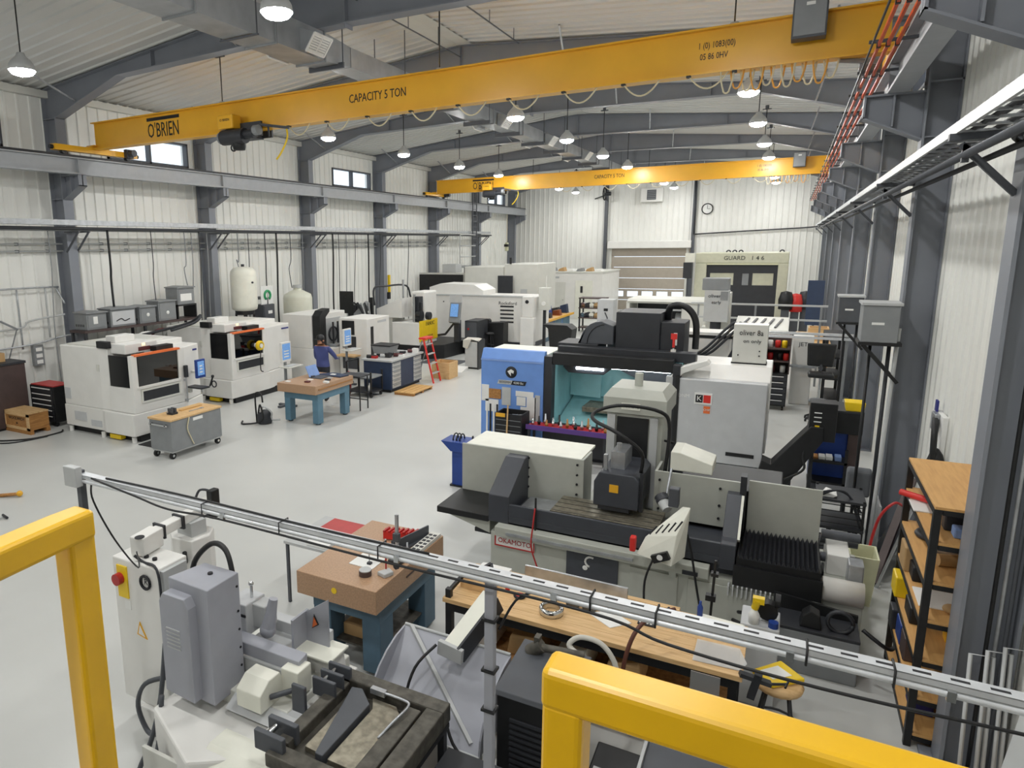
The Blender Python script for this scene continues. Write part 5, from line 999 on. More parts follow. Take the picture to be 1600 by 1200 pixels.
for k in range(4): part(d, 'scale_strip', G().box(-5.0+.07*k, -4.965+.07*k, 11.93, 11.937, .12, .95), 'ink' if k % 2 else 'paper')
part(t, 'door_roof', G().box(-5.1, -3.85, 12.15, 13.1, 1.9, 1.96), 'ivory', .01); part(t, 'left_side', G().box(-5.1, -5.06, 12.15, 13.1, .55, 1.9), 'white')
part(t, 'opening_frame', G().box(-3.87, -3.72, 11.98, 12.2, .1, 1.95), 'charcoal', .008); part(t, 'opening_frame', G().box(-1.62, -1.5, 11.98, 12.2, .1, 1.95), 'charcoal', .008); part(t, 'opening_frame', G().box(-3.72, -1.62, 11.98, 12.2, .1, .66), 'charcoal', .008); part(t, 'opening_frame', G().box(-3.72, -1.62, 12.0, 12.3, 1.80, 2.02), 'black', .008)
part(t, 'interior_back', G().box(-3.72, -1.5, 13.55, 13.6, .5, 1.95), 'aqua'); part(t, 'interior_side', G().box(-3.76, -3.72, 12.2, 13.55, .5, 1.95), 'aqua'); part(t, 'interior_side', G().box(-1.55, -1.5, 12.2, 13.55, .5, 1.95), 'aqua')
part(t, 'way_cover', G().prism([(12.2, .6), (13.5, .95), (13.5, .9), (12.2, .55)], 'x', -3.7, -2.75), 'aqua'); part(t, 'way_cover', G().prism([(12.2, .6), (13.5, .92), (13.5, .87), (12.2, .55)], 'x', -2.73, -1.56), 'aqua'); part(t, 'work_table', G().box(-3.3, -2.0, 12.6, 13.2, .82, .92), 'machined', .006); part(t, 'blue_box', G().box(-2.35, -1.95, 12.3, 12.6, .66, .82), 'blue', .01)
part(t, 'telescopic_panel', G().prism([(-2.95, .98), (-1.6, .75), (-1.6, 1.8), (-2.8, 1.8)], 'y', 13.3, 13.34), 'aqua'); part(t, 'telescopic_panel', G().prism([(-3.7, 1.0), (-3.1, .98), (-3.1, 1.8), (-3.7, 1.8)], 'y', 13.2, 13.24), 'aqua'); part(t, 'telescopic_panel', G().prism([(-3.25, .98), (-2.75, .98), (-2.75, 1.8), (-3.25, 1.8)], 'y', 13.38, 13.42), 'aqua')
h = part(t, 'spindle_hood', G().prism([(-3.6, 1.98), (-3.6, 1.72), (-3.5, 1.62), (-2.85, 1.62), (-2.65, 1.8), (-2.3, 1.8), (-2.3, 2.0)], 'y', 12.3, 13.1), 'charcoal', .01); part(h, 'light_bar', G().box(-3.35, -2.85, 12.27, 12.3, 1.7, 1.74), 'vmclight'); part(t, 'work_light', G().box(-3.6, -1.7, 12.32, 12.36, 1.74, 1.78), 'vmclight'); part(h, 'slant_guard', G().prism([(-2.9, 1.7), (-1.6, 1.1), (-1.6, 1.8), (-2.6, 1.8)], 'y', 13.0, 13.04), 'darkgrey')  # work_light strip is added to brighten the aqua interior beyond the hood's light_bar
part(t, 'head_cover', G().box(-2.72, -1.95, 12.55, 13.3, 1.98, 2.76), 'charcoal', .012); part(t, 'head_cover', G().box(-1.95, -1.55, 12.6, 13.3, 1.98, 2.6), 'charcoal', .012); part(t, 'head_slot', G().box(-1.72, -1.66, 12.585, 12.6, 2.2, 2.42), 'paper')
part(t, 'arm_box', G().box(-3.75, -3.0, 12.4, 13.1, 2.0, 2.16), 'charcoal', .01)
ar = [(-3.4, 2.16)]+[(-2.98-.38*math.cos(R(a)), 2.16+.42*math.sin(R(a))) for a in range(0, 91, 15)]+[(-2.75, 2.5), (-2.75, 2.16)]
part(t, 'arched_cover', G().prism(ar, 'y', 12.5, 13.0), 'darkgrey', .01); part(t, 'arched_seam', G().tube([(-2.92-.3*math.cos(R(a)), 12.495, 2.16+.36*math.sin(R(a))) for a in range(0, 91, 15)], .008), 'black')
part(t, 'rear_column', G().box(-3.1, -1.7, 13.6, 14.4, .55, 2.3), 'charcoal', .01); part(t, 'upper_gantry', G().box(-3.7, -1.3, 12.25, 12.5, 1.95, 2.12), 'charcoal', .01)
part(t, 'cable_chain', G().tube(spline([(-1.9, 13.1, 2.6), (-1.85, 13.0, 2.85), (-1.6, 13.0, 2.85), (-1.42, 13.0, 2.6), (-1.4, 13.0, 2.1)], 5), .06, 8), 'black')
g_ = part(t, 'grey_panel', G().box(-1.5, -.18, 11.95, 12.15, .35, 1.74), 'puregrey', .015); part(g_, 'badge', G().box(-1.25, -.98, 11.935, 11.95, 1.33, 1.52), 'paper'); part(g_, 'badge_mark', G().box(-1.11, -1.0, 11.93, 11.936, 1.36, 1.49), 'redbright'); part(g_, 'badge_mark', G().box(-1.23, -1.12, 11.93, 11.936, 1.36, 1.49), 'ink'); part(g_, 'sticker', G().box(-1.1, -1.0, 11.94, 11.95, 1.18, 1.3), 'orange'); part(g_, 'slot', G().box(-.72, -.3, 11.94, 11.95, .5, .56), 'black'); text(g_, 'badge_text', 'K', .12, (-1.175, 11.929, 1.425), FX, FZ, 'paper', .001); text(g_, 'badge_text', 'DNM', .08, (-1.42, 11.944, 1.45), FX, FZ, 'paper', .001); text(g_, 'badge_text', 'CHIP', .05, (-1.05, 11.936, 1.24), FX, FZ, 'paper', .001)
part(t, 'right_roof', G().prism([(12.15, .55), (12.15, 1.74), (12.4, 1.95), (13.25, 1.95), (13.25, .55)], 'x', -1.5, -.15), 'white', .012); part(t, 'right_door_edge', G().box(-1.56, -1.5, 11.93, 12.0, .3, 1.78), 'black')
part(t, 'tool_magazine', G().box(-1.75, -1.6, 12.2, 12.6, .6, 1.7), 'black')
ps = part(t, 'pendant_arm', G().prism([(-1.68, 1.72), (-1.55, 1.9), (-1.1, 2.06), (-1.05, 2.0), (-1.45, 1.82), (-1.55, 1.7)], 'y', 12.0, 12.25), 'white', .01); part(ps, 'pendant_joint', G().box(-1.72, -1.6, 11.98, 12.12, 1.45, 1.75), 'lightgrey', .01)
part(t, 'beacon', G().cyl((-1.68, 12.35, 2.0), (-1.68, 12.35, 2.18), .015, n=8).box(-1.72, -1.64, 12.32, 12.38, 2.12, 2.16), 'white'); part(t, 'beacon_lens', G().cyl((-1.68, 12.35, 2.2), (-1.68, 12.35, 2.34), .022, n=10), 'redbright'); part(t, 'beacon_sign', G().box(-1.73, -1.63, 12.33, 12.36, 2.34, 2.44), 'redbright')
t = thing('control_enclosure', 'pale grey lettered enclosure standing on the machining centre roof', 'enclosure', (-.5, 12.75, 1.95)); part(t, 'box', G().box(-.77, -.25, 12.6, 12.9, 1.97, 2.62), 'offwhite', .008); part(t, 'gasket', G().box(-.78, -.24, 12.59, 12.91, 1.95, 1.97), 'black'); text(t, 'enclosure_lettering', 'oliver 8a', .13, (-.5, 12.595, 2.48), FX, FZ, 'ink', .002, sx=.8); text(t, 'enclosure_lettering', 'on only', .09, (-.48, 12.595, 2.34), FX, FZ, 'ink', .002); parts(t, 'bolt', [G().cyl((x, 12.58, z), (x, 12.6, z), .012, n=6) for x, z in ((-.68, 2.1), (-.36, 2.1), (-.36, 2.18))], 'ink')
t = thing('lathe_bed', 'long white machine cover with black top edge behind the black machine head', 'machine tool', (-1.5, 15.5, 0)); part(t, 'cover', G().box(-2.1, -1.0, 15.4, 16.0, 1.0, 2.0), 'white', .02); part(t, 'edge', G().box(-2.15, -.95, 15.38, 16.02, 2.0, 2.06), 'black'); part(t, 'edge', G().box(-2.15, -.95, 15.36, 16.02, 2.06, 2.12), 'white'); part(t, 'stand', G().box(-2.0, -1.1, 15.45, 15.95, 0, 1.0), 'offwhite'); 
for k in range(3): part(t, 'hose', G().tube(spline([(-2.0+.2*k, 15.2, 1.5+.05*k), (-1.5+.1*k, 15.2, 1.75), (-1.1+.1*k, 15.25, 2.2), (-.9+.1*k, 15.3, 2.35), (-.85+.05*k, 15.3, 2.0), (-1.0, 15.3, 1.6)], 5), .03), 'charcoal')
t = thing('chip_auger', 'black inclined chip conveyor rising from the blue machine to the right', 'conveyor', (.2, 12.2, 0))
part(t, 'chute', G().prism([(-.28, .05), (-.18, .55), (-.05, .5), (.45, 1.18), (.62, 1.18), (.62, .95), (.2, .2), (.1, .05)], 'y', 11.75, 12.1), 'black', .01)
hd = part(t, 'drive_head', G().box(.42, .78, 11.8, 12.15, .95, 1.55), 'black', .01); part(hd, 'label', G().box(.5, .56, 11.785, 11.8, 1.15, 1.2), 'yellow'); parts(hd, 'label', [(.48, .58, 11.79, 11.8, 1.25+.07*k, 1.265+.07*k) for k in range(3)], 'paper'); part(t, 'leg', G().box(.2, .25, 11.85, 11.9, 0, .75), 'charcoal'); part(t, 'leg', G().box(.48, .53, 12.0, 12.05, 0, 1.0), 'charcoal'); part(t, 'hose', G().tube(spline([(.42, 11.8, 1.0), (.38, 11.75, .7), (.4, 11.7, .5), (.15, 11.7, .3)]), .02), 'black')
t = thing('tool_holder_shelf', 'purple edged shelf of tool holders in front of the aqua opening', 'shelf', (-3.2, 11.6, 0)); part(t, 'tray', G().box(-4.02, -2.55, 11.5, 11.85, .68, .72), 'red'); part(t, 'edge', G().box(-4.03, -2.54, 11.48, 11.5, .66, .75), 'purple'); parts(t, 'leg', [(x-.02, x+.02, y-.02, y+.02, 0, .68) for x in (-3.98, -2.6) for y in (11.53, 11.82)], 'charcoal')
for k in range(16): x = -3.93+.088*k; y = 11.58+.1*(k % 3); c = ['chrome', 'black', 'galv', 'crate'][k % 4]; single('tool_holder', '%s tool holder on the purple edged shelf, %s from the blue door' % (['bright', 'black', 'dull steel', 'brass'][k % 4], ordn[k]), 'tool holder', G().lathe([(.001, 0), (.026, 0), (.026, .03), (.034, .035), (.034, .06), (.02, .07), (.014, .13+.03*(k % 3)), (.001, .13+.03*(k % 3))], (x, y, .72), 10), c, (x, y, .72), group='tool holders on the purple shelf')
t = thing('chip_crate', 'black wire crate full of metal offcuts by the blue door', 'crate', (-4.15, 11.6, 0)); part(t, 'crate', G().box(-4.6, -4.08, 11.4, 11.43, .35, .92).box(-4.6, -4.57, 11.43, 11.8, .35, .92).box(-4.11, -4.08, 11.43, 11.8, .35, .92).box(-4.6, -4.08, 11.8, 11.83, .35, .92).box(-4.6, -4.08, 11.4, 11.83, .32, .35), 'black'); parts(t, 'offcut', [G().bar((-4.55+.09*(k % 5), 11.45+.07*(k % 4), .6+.1*(k // 5)), (-4.4+.08*(k % 4), 11.6+.04*(k % 3), .66+.1*(k // 5)), .06, .03) for k in range(14)], 'galv'); parts(t, 'leg', [(x-.02, x+.02, y-.02, y+.02, 0, .32) for x in (-4.56, -4.12) for y in (11.44, 11.79)], 'black'); part(t, 'handle_tape', G().box(-4.58, -4.4, 11.385, 11.4, .86, .93), 'crane'); part(t, 'wooden_shaft', G().cyl((-4.36, 11.37, .35), (-4.34, 11.38, 1.1), .015, n=6), 'wood'); part(t, 'mesh_panel', G().iboxes(*[(-4.58, -4.1, 11.392, 11.398, .4+.1*k, .41+.1*k) for k in range(5)]), 'midgrey')
t = thing('blue_stand', 'bright blue stand with a black rack of face shields at the grinder corner', 'stand', (-4.65, 9.9, 0)); part(t, 'post', G().box(-4.72, -4.5, 9.8, 10.1, .02, .72), 'blue_deep', .008); part(t, 'hopper', G().prism([(-4.72, .62), (-4.9, .78), (-4.45, .78), (-4.5, .62)], 'y', 9.75, 10.15), 'blue_deep'); part(t, 'foot', G().box(-4.75, -4.45, 9.78, 10.14, 0, .03), 'black')
tubes(t, 'rack_hoop', [arc((-4.72+.06*k, 9.95, .78), .1, 0, 180, 8, 'yz')+[(-4.72+.06*k, 9.85, .78)] for k in range(3)], .012, 'black'); parts(t, 'rack_pin', [(-4.4+.09*k, -4.38+.09*k, 9.9, 9.93, .72, .88) for k in range(5)], 'black'); part(t, 'pin_rail', G().box(-4.5, -3.95, 9.88, 9.95, .68, .72), 'black')

# ================================================================== SURFACE GRINDER
t = thing('surface_grinder', 'large grey and charcoal surface grinder with bellows in the foreground centre', 'grinder', (-1.5, 8, 0))
part(t, 'base', G().box(-2.95, .15, 7.2, 8.4, 0, .58), 'grindergrey', .02); part(t, 'base', G().box(-2.1, -.9, 8.2, 9.2, 0, .75), 'grindergrey', .02); part(t, 'front_rail', G().box(-2.85, -.5, 7.08, 7.22, .58, .70), 'grindergrey', .01); part(t, 'front_strip', G().box(-2.7, -1.25, 7.06, 7.08, .62, .65), 'galv')
f = part(t, 'front_cover', G().box(-2.0, -1.42, 7.17, 7.2, .05, .56), 'grinderdark', .006); part(f, 'emblem', G().lathe([(.001, -.01), (.02, -.01), (.03, -.004)], (-1.78, 7.165, .38), 10, 'y').tube(arc((-1.72, 7.165, .46), .06, 60, 260, 8), .012), 'paper')
p_ = part(t, 'sign_plate', G().box(-2.88, -2.38, 7.17, 7.19, .42, .57), 'paper'); parts(p_, 'sign_border', [(-2.88, -2.38, 7.165, 7.17, .42, .435), (-2.88, -2.38, 7.165, 7.17, .555, .57), (-2.88, -2.865, 7.165, 7.17, .435, .555), (-2.395, -2.38, 7.165, 7.17, .435, .555)], 'red'); text(p_, 'sign_lettering', 'OKAMOTO', .085, (-2.63, 7.167, .495), FX, FZ, 'red', .002, sx=.95)
parts(t, 'base_panel', [(-1.3, -.8, 7.185, 7.2, .08, .5), (-.7, .1, 7.185, 7.2, .08, .5)], 'grindergrey', .004); part(t, 'base_slot', G().box(-.75, -.6, 7.06, 7.08, .6, .64), 'charcoal')
part(t, 'saddle', G().box(-2.8, .1, 7.3, 8.3, .58, .72), 'grinderdark', .01)
part(t, 'table', G().box(-2.72, -.28, 7.2, 7.95, .72, .80).box(-2.72, -.28, 7.2, 7.24, .8, .95), 'grinderdark', .006); part(t, 'table_end', G().prism([(7.2, .7), (7.2, 1.04), (7.75, 1.36), (7.9, 1.36), (7.9, .7)], 'x', -2.98, -2.72), 'grinderdark', .01); part(t, 'table_end', G().prism([(7.192, .68), (7.192, .956), (7.4, .956), (7.75, 1.3), (7.88, 1.3), (7.88, .68)], 'x', -.42, -.272), 'grinderdark', .01); part(t, 'table_edge', G().prism([(7.38, .95), (7.74, 1.31), (7.74, 1.26), (7.4, .92)], 'x', -.275, -.25), 'ivory'); part(t, 'table_tray', G().box(-2.65, -2.3, 7.3, 7.8, .8, .86), 'galv'); part(t, 'magnetic_chuck', G().box(-2.25, -1.05, 7.32, 7.85, .8, .93), 'machined', .006); parts(t, 'chuck_rib', [(-2.24, -1.06, 7.33+.13*k, 7.34+.13*k, .93, .935) for k in range(4)], 'castiron')
part(t, 'end_tray', G().box(-3.68, -2.98, 7.2, 7.95, .68, .76), 'black', .008); part(t, 'end_tray_skirt', G().prism([(-3.6, .68), (-2.98, .68), (-2.98, .52)], 'y', 7.25, 7.9), 'grindergrey')
sg = part(t, 'splash_guard', G().box(-3.65, -2.02, 7.9, 7.93, .76, 1.40).box(-2.05, -2.02, 7.93, 8.3, .76, 1.40), 'grindergrey', .004); parts(sg, 'guard_screw', [G().cyl((x, 7.88, z), (x, 7.9, z), .014, n=6) for x in (-2.72, -2.1) for z in (.95, 1.08, 1.2, 1.33)], 'ink'); part(sg, 'guard_top', G().box(-3.6, -2.06, 7.93, 8.6, 1.37, 1.40), 'ivory')
sg = part(t, 'splash_guard', G().box(-1.2, -.28, 7.9, 7.93, .85, 1.40).box(-1.2, -1.17, 7.93, 8.3, .85, 1.40), 'grindergrey', .004); parts(sg, 'guard_screw', [G().cyl((x, 7.88, z), (x, 7.9, z), .014, n=6) for x in (-1.14, -.5) for z in (.95, 1.1, 1.3)], 'ink'); part(t, 'guard_post', G().box(-.3, -.24, 7.8, 7.95, .8, 1.5), 'charcoal')
part(t, 'splash_guard', G().box(-.22, .47, 7.95, 7.98, .72, 1.42), 'grindergrey', .004); part(t, 'top_box', G().prism([(-1.05, 1.4), (-.6, 1.4), (-.6, 1.52), (-.95, 1.62), (-1.05, 1.62)], 'y', 8.0, 8.45), 'ivory', .01); part(t, 'rear_tank', G().box(-.95, .1, 8.0, 8.9, .1, 1.28), 'black', .01)
bl = part(t, 'bellows_deck', G().box(-.26, .48, 7.2, 7.9, .7, .84), 'black')
for k in range(17):
    x = -.24+.042*k; part(bl, 'bellows_fold', G().prism([(x, .84), (x+.021, .89), (x+.042, .84)], 'y', 7.18, 7.9), 'charcoal')
part(bl, 'bellows_skirt', G().box(-.28, .5, 7.16, 7.2, .55, .76), 'black'); parts(t, 'fin', [(-.32+.042*k, -.305+.042*k, 7.12, 7.2, .44, .55) for k in range(18)], 'lightgrey')
cl = part(t, 'column', G().box(-1.86, -1.2, 8.3, 9.0, .75, 1.95), 'grindergrey', .02); part(cl, 'column_cap', G()._add([(-1.9, 8.26, 1.95), (-1.16, 8.26, 1.95), (-1.16, 9.04, 1.95), (-1.9, 9.04, 1.95), (-1.9, 8.26, 2.14), (-1.16, 8.26, 2.14), (-1.16, 9.04, 2.14), (-1.9, 9.04, 2.14), (-1.83, 8.36, 2.24), (-1.23, 8.36, 2.24), (-1.23, 8.95, 2.24), (-1.83, 8.95, 2.24)], [(3, 2, 1, 0), (0, 1, 5, 4), (1, 2, 6, 5), (2, 3, 7, 6), (3, 0, 4, 7), (4, 5, 9, 8), (5, 6, 10, 9), (6, 7, 11, 10), (7, 4, 8, 11), (8, 9, 10, 11)]), 'grindergrey'); part(cl, 'slide_cover', G().box(-1.73, -1.36, 8.275, 8.3, 1.0, 1.9), 'black'); part(cl, 'guide_strip', G().box(-1.84, -1.75, 8.26, 8.3, .8, 1.92), 'lightgrey'); part(cl, 'guide_strip', G().box(-1.34, -1.25, 8.26, 8.3, .8, 1.92), 'lightgrey'); part(cl, 'top_pin', G().cyl((-1.55, 8.6, 2.24), (-1.55, 8.6, 2.4), .05, n=12), 'grindergrey'); pl = part(cl, 'name_plate', G().box(-1.68, -1.46, 8.25, 8.26, 2.0, 2.08), 'ivory'); part(cl, 'clamp_lever', G().cyl((-1.2, 8.5, 1.6), (-1.08, 8.45, 1.6), .015, n=6), 'black')
text(cl, 'plate_lettering', 'OKAMOTO', .05, (-1.57, 8.248, 2.04), FX, FZ, 'ink', .001, sx=.8)
hd = part(t, 'wheel_head', G().prism([(-1.80, 1.02), (-1.80, 1.3), (-1.74, 1.42), (-1.36, 1.42), (-1.3, 1.36), (-1.3, 1.02)], 'y', 7.5, 8.26), 'grinderdark', .01); part(hd, 'warning_label', G().box(-1.62, -1.52, 7.49, 7.5, 1.2, 1.29), 'crane'); part(hd, 'wheel_guard', G().box(-1.75, -1.4, 7.52, 7.7, .97, 1.02), 'charcoal'); part(hd, 'spindle_motor', G().box(-1.66, -1.5, 7.7, 8.1, 1.42, 1.62).cyl((-1.58, 7.75, 1.62), (-1.58, 7.75, 1.72), .03, n=8), 'galv'); part(hd, 'coolant_block', G().box(-1.72, -1.68, 7.6, 7.66, 1.42, 1.6), 'galv'); part(hd, 'side_bracket', G().box(-1.3, -1.26, 7.55, 7.62, 1.0, 1.45), 'charcoal')
tubes(t, 'head_hose', [spline([(-1.3, 7.6, 1.45), (-1.3, 7.55, 1.7), (-1.55, 7.5, 1.9), (-1.85, 7.6, 2.0), (-1.86, 7.8, 2.06), (-1.6, 7.95, 2.12), (-1.2, 8.1, 2.05), (-1.1, 8.15, 1.85), (-1.12, 8.1, 1.3)], 5)], .022, 'black')
cp = part(t, 'control_panel', G()._add([(-1.17, 6.8, .84), (-.82, 6.75, .80), (-.72, 6.95, .84), (-1.1, 7.0, .86), (-1.1, 6.86, 1.02), (-.8, 6.84, 1.10), (-.7, 7.0, 1.36), (-.78, 7.05, 1.34)], [(3, 2, 1, 0), (0, 1, 5, 4), (1, 2, 6, 5), (4, 5, 6, 7), (2, 3, 7, 6), (3, 0, 4, 7)]), 'ivory', .006)
parts(cp, 'panel_slot', [G().bar((-1.06+.06*k, 6.87, 1.05+.02*k), (-1.0+.06*k, 6.92, 1.13+.025*k), .012, .012) for k in range(5)], 'ink'); part(cp, 'stop_handle', G().box(-1.24, -1.18, 6.78, 6.86, .86, 1.02), 'redbright', .015); part(cp, 'pulse_dial', G().bar((-1.0, 6.755, .84), (-.85, 6.74, .92), .05, .08), 'black'); part(cp, 'dial_face', G().cyl((-.93, 6.72, .885), (-.93, 6.735, .885), .03, n=10), 'paper'); part(cp, 'panel_arm', G().bar((-.85, 6.98, .85), (-.85, 7.2, .5), .07), 'grindergrey'); part(cp, 'display_box', G().box(-.92, -.82, 7.02, 7.12, 1.32, 1.52), 'darkgrey', .01)
tubes(cp, 'panel_cable', [spline([(-1.0, 6.75, .83), (-1.06, 6.73, .6), (-1.05, 6.74, .3), (-1.0, 6.9, .05)], 5), spline([(-.8, 7.05, 1.3), (-.68, 7.04, .9), (-.6, 7.03, .5), (-.55, 7.1, .2)], 5)], .012, 'black')
part(t, 'work_lamp', G().cyl((-1.06, 7.55, 1.2), (-.98, 7.45, 1.12), .07, .05, n=12), 'lightgrey'); part(t, 'lamp_stem', G().cyl((-1.02, 7.6, 1.2), (-1.0, 7.75, 1.5), .015, n=6), 'galv'); part(t, 'lamp_collar', G().cyl((-1.07, 7.57, 1.22), (-1.03, 7.52, 1.18), .075, n=12), 'charcoal')
part(t, 'red_hose', G().tube(spline([(-2.38, 7.16, .98), (-2.38, 7.1, .8), (-2.38, 7.05, .55), (-2.3, 7.05, .3), (-2.2, 7.0, .05)], 5), .009), 'red'); part(t, 'hose_post', G().cyl((-2.38, 7.18, .7), (-2.38, 7.18, 1.1), .012, n=6), 'black')
part(t, 'outrigger', G().box(-3.2, -2.88, 7.3, 7.36, .48, .53), 'charcoal')
t = thing('hydraulic_unit', 'hydraulic cylinders and valves at the bellows end of the surface grinder', 'hydraulic unit', (.65, 7.9, 0)); part(t, 'frame', G().box(.5, .85, 7.3, 8.4, 0, .6), 'grindergrey', .01); parts(t, 'cylinder', [G().cyl((.5, y, z), (.85, y, z), .05, n=10) for y, z in ((8.1, .9), (8.25, .78), (7.95, .7))], 'darkgrey'); part(t, 'bracket', G().box(.55, .75, 7.75, 8.35, .6, .82), 'white', .01); part(t, 'valve', G().box(.72, .85, 7.5, 7.7, .6, .85), 'galv', .01); part(t, 'wheel', G().cyl((.52, 7.6, .7), (.5, 7.6, .7), .08, n=12), 'black'); part(t, 'trough', G().lathe([(.12, 0), (.12, .35), (.1, .35), (.1, 0)], (.5, 7.35, .62), 12, 'x'), 'white')
t = thing('coolant_tank', 'grey steel coolant tank with black pump beside the grinder bellows', 'tank', (.5, 7.0, 0)); part(t, 'tank', G().box(.12, .8, 6.75, 7.15, 0, .42), 'midgrey', .01); part(t, 'lid', G().box(.12, .8, 6.75, 7.15, .42, .45), 'charcoal', .004); part(t, 'pump', G().prism([(.32, .45), (.5, .45), (.48, .58), (.4, .62), (.34, .56)], 'y', 6.8, 6.95), 'black', .01); part(t, 'reel', G().tube(arc((.64, 6.85, .55), .1, 0, 360, 16), .02), 'charcoal'); part(t, 'guard_plate', G().prism([(.1, .45), (.8, .45), (.8, .52), (.1, .6)], 'y', 7.1, 7.13), 'black')
tubes(t, 'hose', [spline([(.82, 6.9, .5), (1.0, 6.85, .4), (1.1, 7.1, .3), (1.12, 7.3, .28)], 4), spline([(.12, 6.9, .35), (-.1, 6.9, .4), (-.2, 7.0, .35)], 4), spline([(.12, 7.0, .2), (-.1, 7.0, .22), (-.25, 7.1, .2)], 4)], .018, 'black')
t = thing('waste_bin', 'pale green square waste bin on the floor by the grey column', 'bin', (.95, 8.6, 0)); part(t, 'bin', G()._add([(.84, 8.45, 0), (1.04, 8.45, 0), (1.04, 8.75, 0), (.84, 8.75, 0), (.8, 8.4, .58), (1.08, 8.4, .58), (1.08, 8.8, .58), (.8, 8.8, .58), (.82, 8.42, .58), (1.06, 8.42, .58), (1.06, 8.78, .58), (.82, 8.78, .58), (.86, 8.47, .05), (1.02, 8.47, .05), (1.02, 8.73, .05), (.86, 8.73, .05)], [(3, 2, 1, 0), (0, 1, 5, 4), (1, 2, 6, 5), (2, 3, 7, 6), (3, 0, 4, 7), (4, 5, 9, 8), (5, 6, 10, 9), (6, 7, 11, 10), (7, 4, 8, 11), (9, 13, 12, 8)[::-1], (10, 14, 13, 9)[::-1], (11, 15, 14, 10)[::-1], (8, 12, 15, 11)[::-1], (12, 13, 14, 15)]), 'beige')

# right aisle objects
t = thing('tool_trolley', 'blue tool trolley with black shelf frames beside the chip conveyor', 'trolley', (.8, 12.7, 0)); part(t, 'blue_body', G().box(.5, 1.0, 12.55, 13.2, .08, .95), 'blue_deep', .01); part(t, 'upper_box', G().box(.48, 1.18, 12.45, 13.2, .95, 1.3), 'black', .01); part(t, 'top_mat', G().box(.48, 1.18, 12.45, 13.2, 1.3, 1.32), 'charcoal'); part(t, 'front_shelf', G().box(.48, 1.0, 12.2, 12.54, .5, .54), 'black'); part(t, 'front_shelf', G().box(.48, 1.0, 12.2, 12.54, .15, .19), 'black'); parts(t, 'shelf_post', [(x-.02, x+.02, 12.2, 12.24, 0, .75) for x in (.5, .98)], 'black'); part(t, 'hanging_panel', G().box(1.0, 1.18, 12.5, 13.1, .1, .95), 'brown')
for k, (x, m, n) in enumerate(((.56, 'crate', 'tan'), (.66, 'paper', 'white'), (.76, 'paper', 'small white'), (.88, 'rag', 'pale blue'))): single('tool_case', '%s item on the front shelf of the blue trolley' % n, 'tool', G().box(x-.045, x+.045, 12.26, 12.45, .54, .58+.01*k), m, (x, 12.3, .54), .006)
single('storage_bin', 'bright yellow storage bin on top of the blue trolley', 'bin', G().prism([(.93, 1.32), (1.17, 1.32), (1.19, 1.46), (.91, 1.46)], 'y', 12.5, 12.8), 'yellow', (1.05, 12.65, 1.32), .008)
t = thing('office_chair', 'black office chair with padded back near the grinder', 'chair', (.9, 10.75, 0)); part(t, 'seat', G().box(.65, 1.1, 10.5, 10.95, .45, .54), 'black', .03); part(t, 'backrest', G().prism([(10.42, .6), (10.38, .95), (10.43, 1.02), (10.5, .98), (10.52, .6)], 'x', .86, 1.14), 'seatgrey', .03); part(t, 'column', G().cyl((.88, 10.72, .08), (.88, 10.72, .45), .03, n=8), 'charcoal'); part(t, 'back_bar', G().bar((1.0, 10.55, .5), (1.0, 10.47, .7), .05), 'charcoal')
for k in range(5): a = 2*math.pi*k/5+.3; part(t, 'leg', G().bar((.88, 10.72, .12), (.88+.27*math.cos(a), 10.72+.27*math.sin(a), .06), .04), 'black'); part(t, 'caster', G().cyl((.88+.27*math.cos(a)-.02, 10.72+.27*math.sin(a), .03), (.88+.27*math.cos(a)+.02, 10.72+.27*math.sin(a), .03), .03, n=8), 'rubber')
t = thing('mesh_cart', 'black wire mesh cart with tangled cables behind the grinder guard', 'cart', (.75, 9.75, 0)); parts(t, 'post', [(x-.015, x+.015, y-.015, y+.015, .06, .85) for x in (.52, 1.0) for y in (9.5, 10.05)], 'black'); parts(t, 'shelf', [(.5, 1.02, 9.48, 10.07, z, z+.03) for z in (.12, .45, .8)], 'charcoal'); part(t, 'mesh_side', G().iboxes(*[(.52, 1.0, 9.49, 9.5, .2+.08*k, .21+.08*k) for k in range(8)]), 'black'); parts(t, 'caster', [G().cyl((x-.02, y, .03), (x+.02, y, .03), .03, n=8) for x in (.54, .98) for y in (9.53, 10.02)], 'rubber'); tubes(t, 'cable', [spline([(.55, 9.55, .85+.02*k), (.7, 9.5, .95), (.85, 9.6, .86), (.98, 9.5, .5+.1*k)], 4) for k in range(3)], .012, 'charcoal')
single('white_glove', 'white work glove lying on the black mesh cart', 'glove', G().prism([(.56, .83), (.68, .83), (.72, .86), (.6, .9)], 'y', 9.55, 9.75), 'paper', (.62, 9.65, .83), .01)
t = thing('leaning_pole', 'long pale pole leaning against the second right column', 'pole', (1.15, 10.2, 0)); part(t, 'pole', G().cyl((1.1, 9.7, 0), (1.235, 10.3, 2.9), .022, n=8), 'lightgrey')
t = thing('leaning_boards', 'dark framed boards and clear sheets leaning on the wall behind the rack', 'boards', (1.4, 9.5, 0)); part(t, 'board', G()._add([(1.15, 9.2, 0), (1.2, 10.1, 0), (1.55, 10.2, .9), (1.5, 9.3, .9), (1.18, 9.2, -.0), (1.23, 10.1, 0), (1.58, 10.2, .9), (1.53, 9.3, .9)], [(0, 1, 2, 3), (7, 6, 5, 4), (0, 4, 5, 1), (1, 5, 6, 2), (2, 6, 7, 3), (3, 7, 4, 0)]), 'darkgrey'); part(t, 'sheet', G().box(1.16, 1.18, 9.55, 10.25, 0, .8), 'acrylic'); part(t, 'beam', G().bar((1.12, 9.05, .03), (1.5, 9.9, 1.1), .08, .06), 'brown')
